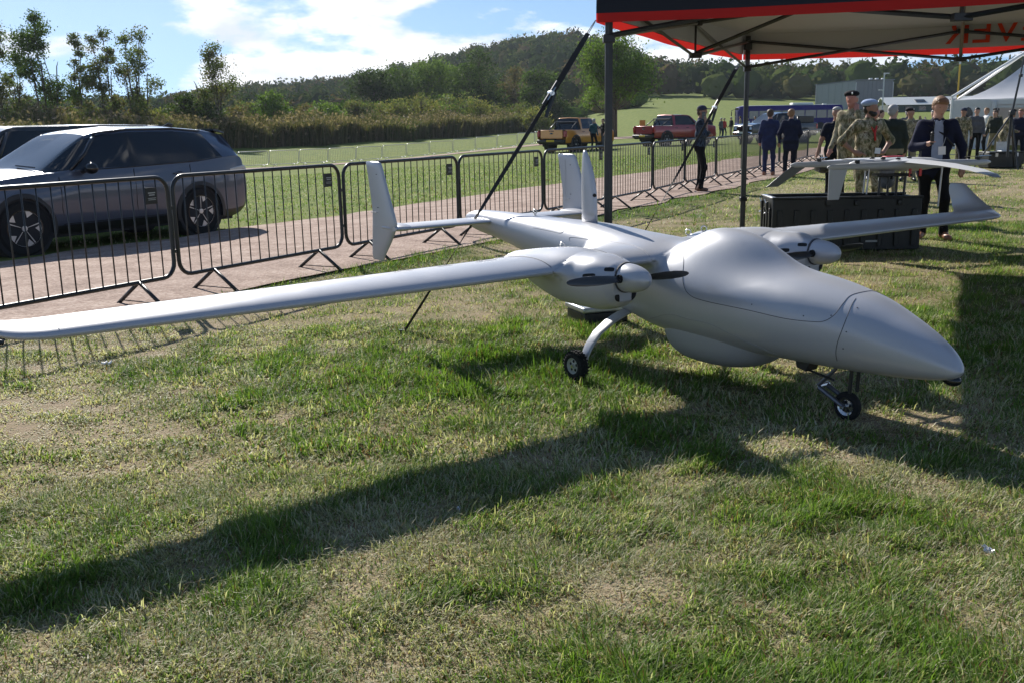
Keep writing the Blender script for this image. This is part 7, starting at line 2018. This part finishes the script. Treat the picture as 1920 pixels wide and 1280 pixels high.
b = MB(); b.box((.05, .10, 1.032), (.24, .10, .008)); b.build('red_cover', M['red_plastic'], dr, bevel=.003)
for x, y in ((-.30, .02), (-.22, -.07), (-.1, -.18), (.15, -.06)):
    b = MB(); b.box((x, y, 1.022 if abs(y) < .1 else 1.018), (.05, .03, .022)); b.build('top_fitting', M['black_plastic'], dr, bevel=.004)
b = MB(); b.cyl((.36, .0, 1.01), (.36, 0, 1.09), .006, n=6); b.build('aerial', M['black_plastic'], dr)
st = empty('drone_stand', (0, 0, 0), 0, 'black four-post stand holding up the small drone', 'stand')
for i, x in enumerate((4.24, 4.34, 4.44, 4.53)):
    b = MB(); b.tube([(x - .02, 11.50, .05), (x + .015, 11.52, .82)], .014, 6); b.build('post', M['black_metal'], st)
b = MB(); b.box((4.40, 11.55, .835), (.40, .20, .03)); b.build('cradle', M['black_plastic'], st, bevel=.008)

# ================================================================== equipment near the marquee
ec = empty('equipment_case', (13.95, 28.6, 0), 0.1, 'black equipment case on the grass beside the tripod mast', 'case')
b = MB(); b.box((0, 0, .22), (1.0, .55, .42)); b.build('body', M['case_black'], ec, bevel=.03); b = MB(); b.box((0, 0, .445), (1.02, .57, .04)); b.build('lid', M['case_black'], ec, bevel=.015)
for x in (-.3, .3): b = MB(); b.box((x, -.29, .38), (.08, .03, .1)); b.build('latch', M['alu'], ec)
lt = empty('laptop', (14.05, 28.62, .466), 0.1, 'open grey laptop standing on the equipment case', 'laptop')
b = MB(); b.box((0, -.05, .012), (.36, .25, .022)); b.build('base', M['galv'], lt, bevel=.004); b = MB(); b.box((0, .12, .14), (.36, .016, .25)); b.build('screen', M['galv'], lt, bevel=.004)
tp = empty('tripod_mast', (13.62, 27.55, 0), 0, 'tall black telescopic mast on a splayed tripod at the right', 'mast')
b = MB(); b.cyl((0, 0, .35), (.02, 0, 1.55), .035, n=10); b.cyl((.02, 0, 1.5), (.16, 0, 2.5), .028, n=10); b.cyl((.16, 0, 2.5), (.26, 0, 3.3), .02, n=10); b.build('mast_tube', M['black_metal'], tp)
for x, y in ((-1.05, -.25), (.05, -.55), (.55, .7)):
    b = MB(); b.tube([(.02, 0, 1.5), (x, y, .02)], [.024, .02], 8); b.build('leg', M['black_metal'], tp)
b = MB(); b.box((.02, 0, 1.52), (.14, .14, .13)); b.build('collar', M['black_plastic'], tp, bevel=.02)
b = MB(); b.box((.17, 0, 2.5), (.08, .08, .08)); b.build('clamp', M['black_plastic'], tp, bevel=.01)

# ================================================================== litter on the grass
def litter(x, y, w, h_, label, seed, matl):
    r = np.random.default_rng(seed); n = 7; V = []; F = []
    for i in range(n):
        for j in range(n):
            u, v = i/(n-1)-.5, j/(n-1)-.5
            V.append((u*w*(.8+.4*r.random()) + .01*math.sin(v*9), v*h_*(.8+.4*r.random()), .028 + .006*math.sin(u*11+seed) + .006*math.cos(v*13) + .004*r.random()))
    for i in range(n-1):
        for j in range(n-1): F.append((i*n+j, i*n+n+j, i*n+n+j+1, i*n+j+1))
    b = MB(); b.add(V, F); o = b.build('litter_scrap', matl, None, smooth=True); o.location = (x, y, 0); o.rotation_euler = (0, 0, seed)
    tag(o, label, 'litter')
M['film'] = mat('translucent_film', (0.55, 0.56, 0.58), 0.25, 0, 0.5, trans=0.3)
litter(1.631, 3.19, .022, .045, 'crumpled scrap of clear plastic on the grass at the lower right', 3, M['film'])
litter(-2.62, 6.25, .03, .06, 'pale flat scrap on bare soil under the near wing', 5, M['paper'])
litter(-.22, 3.65, .010, .014, 'tiny pale blue scrap in the grass near the middle', 8, M['paper'])
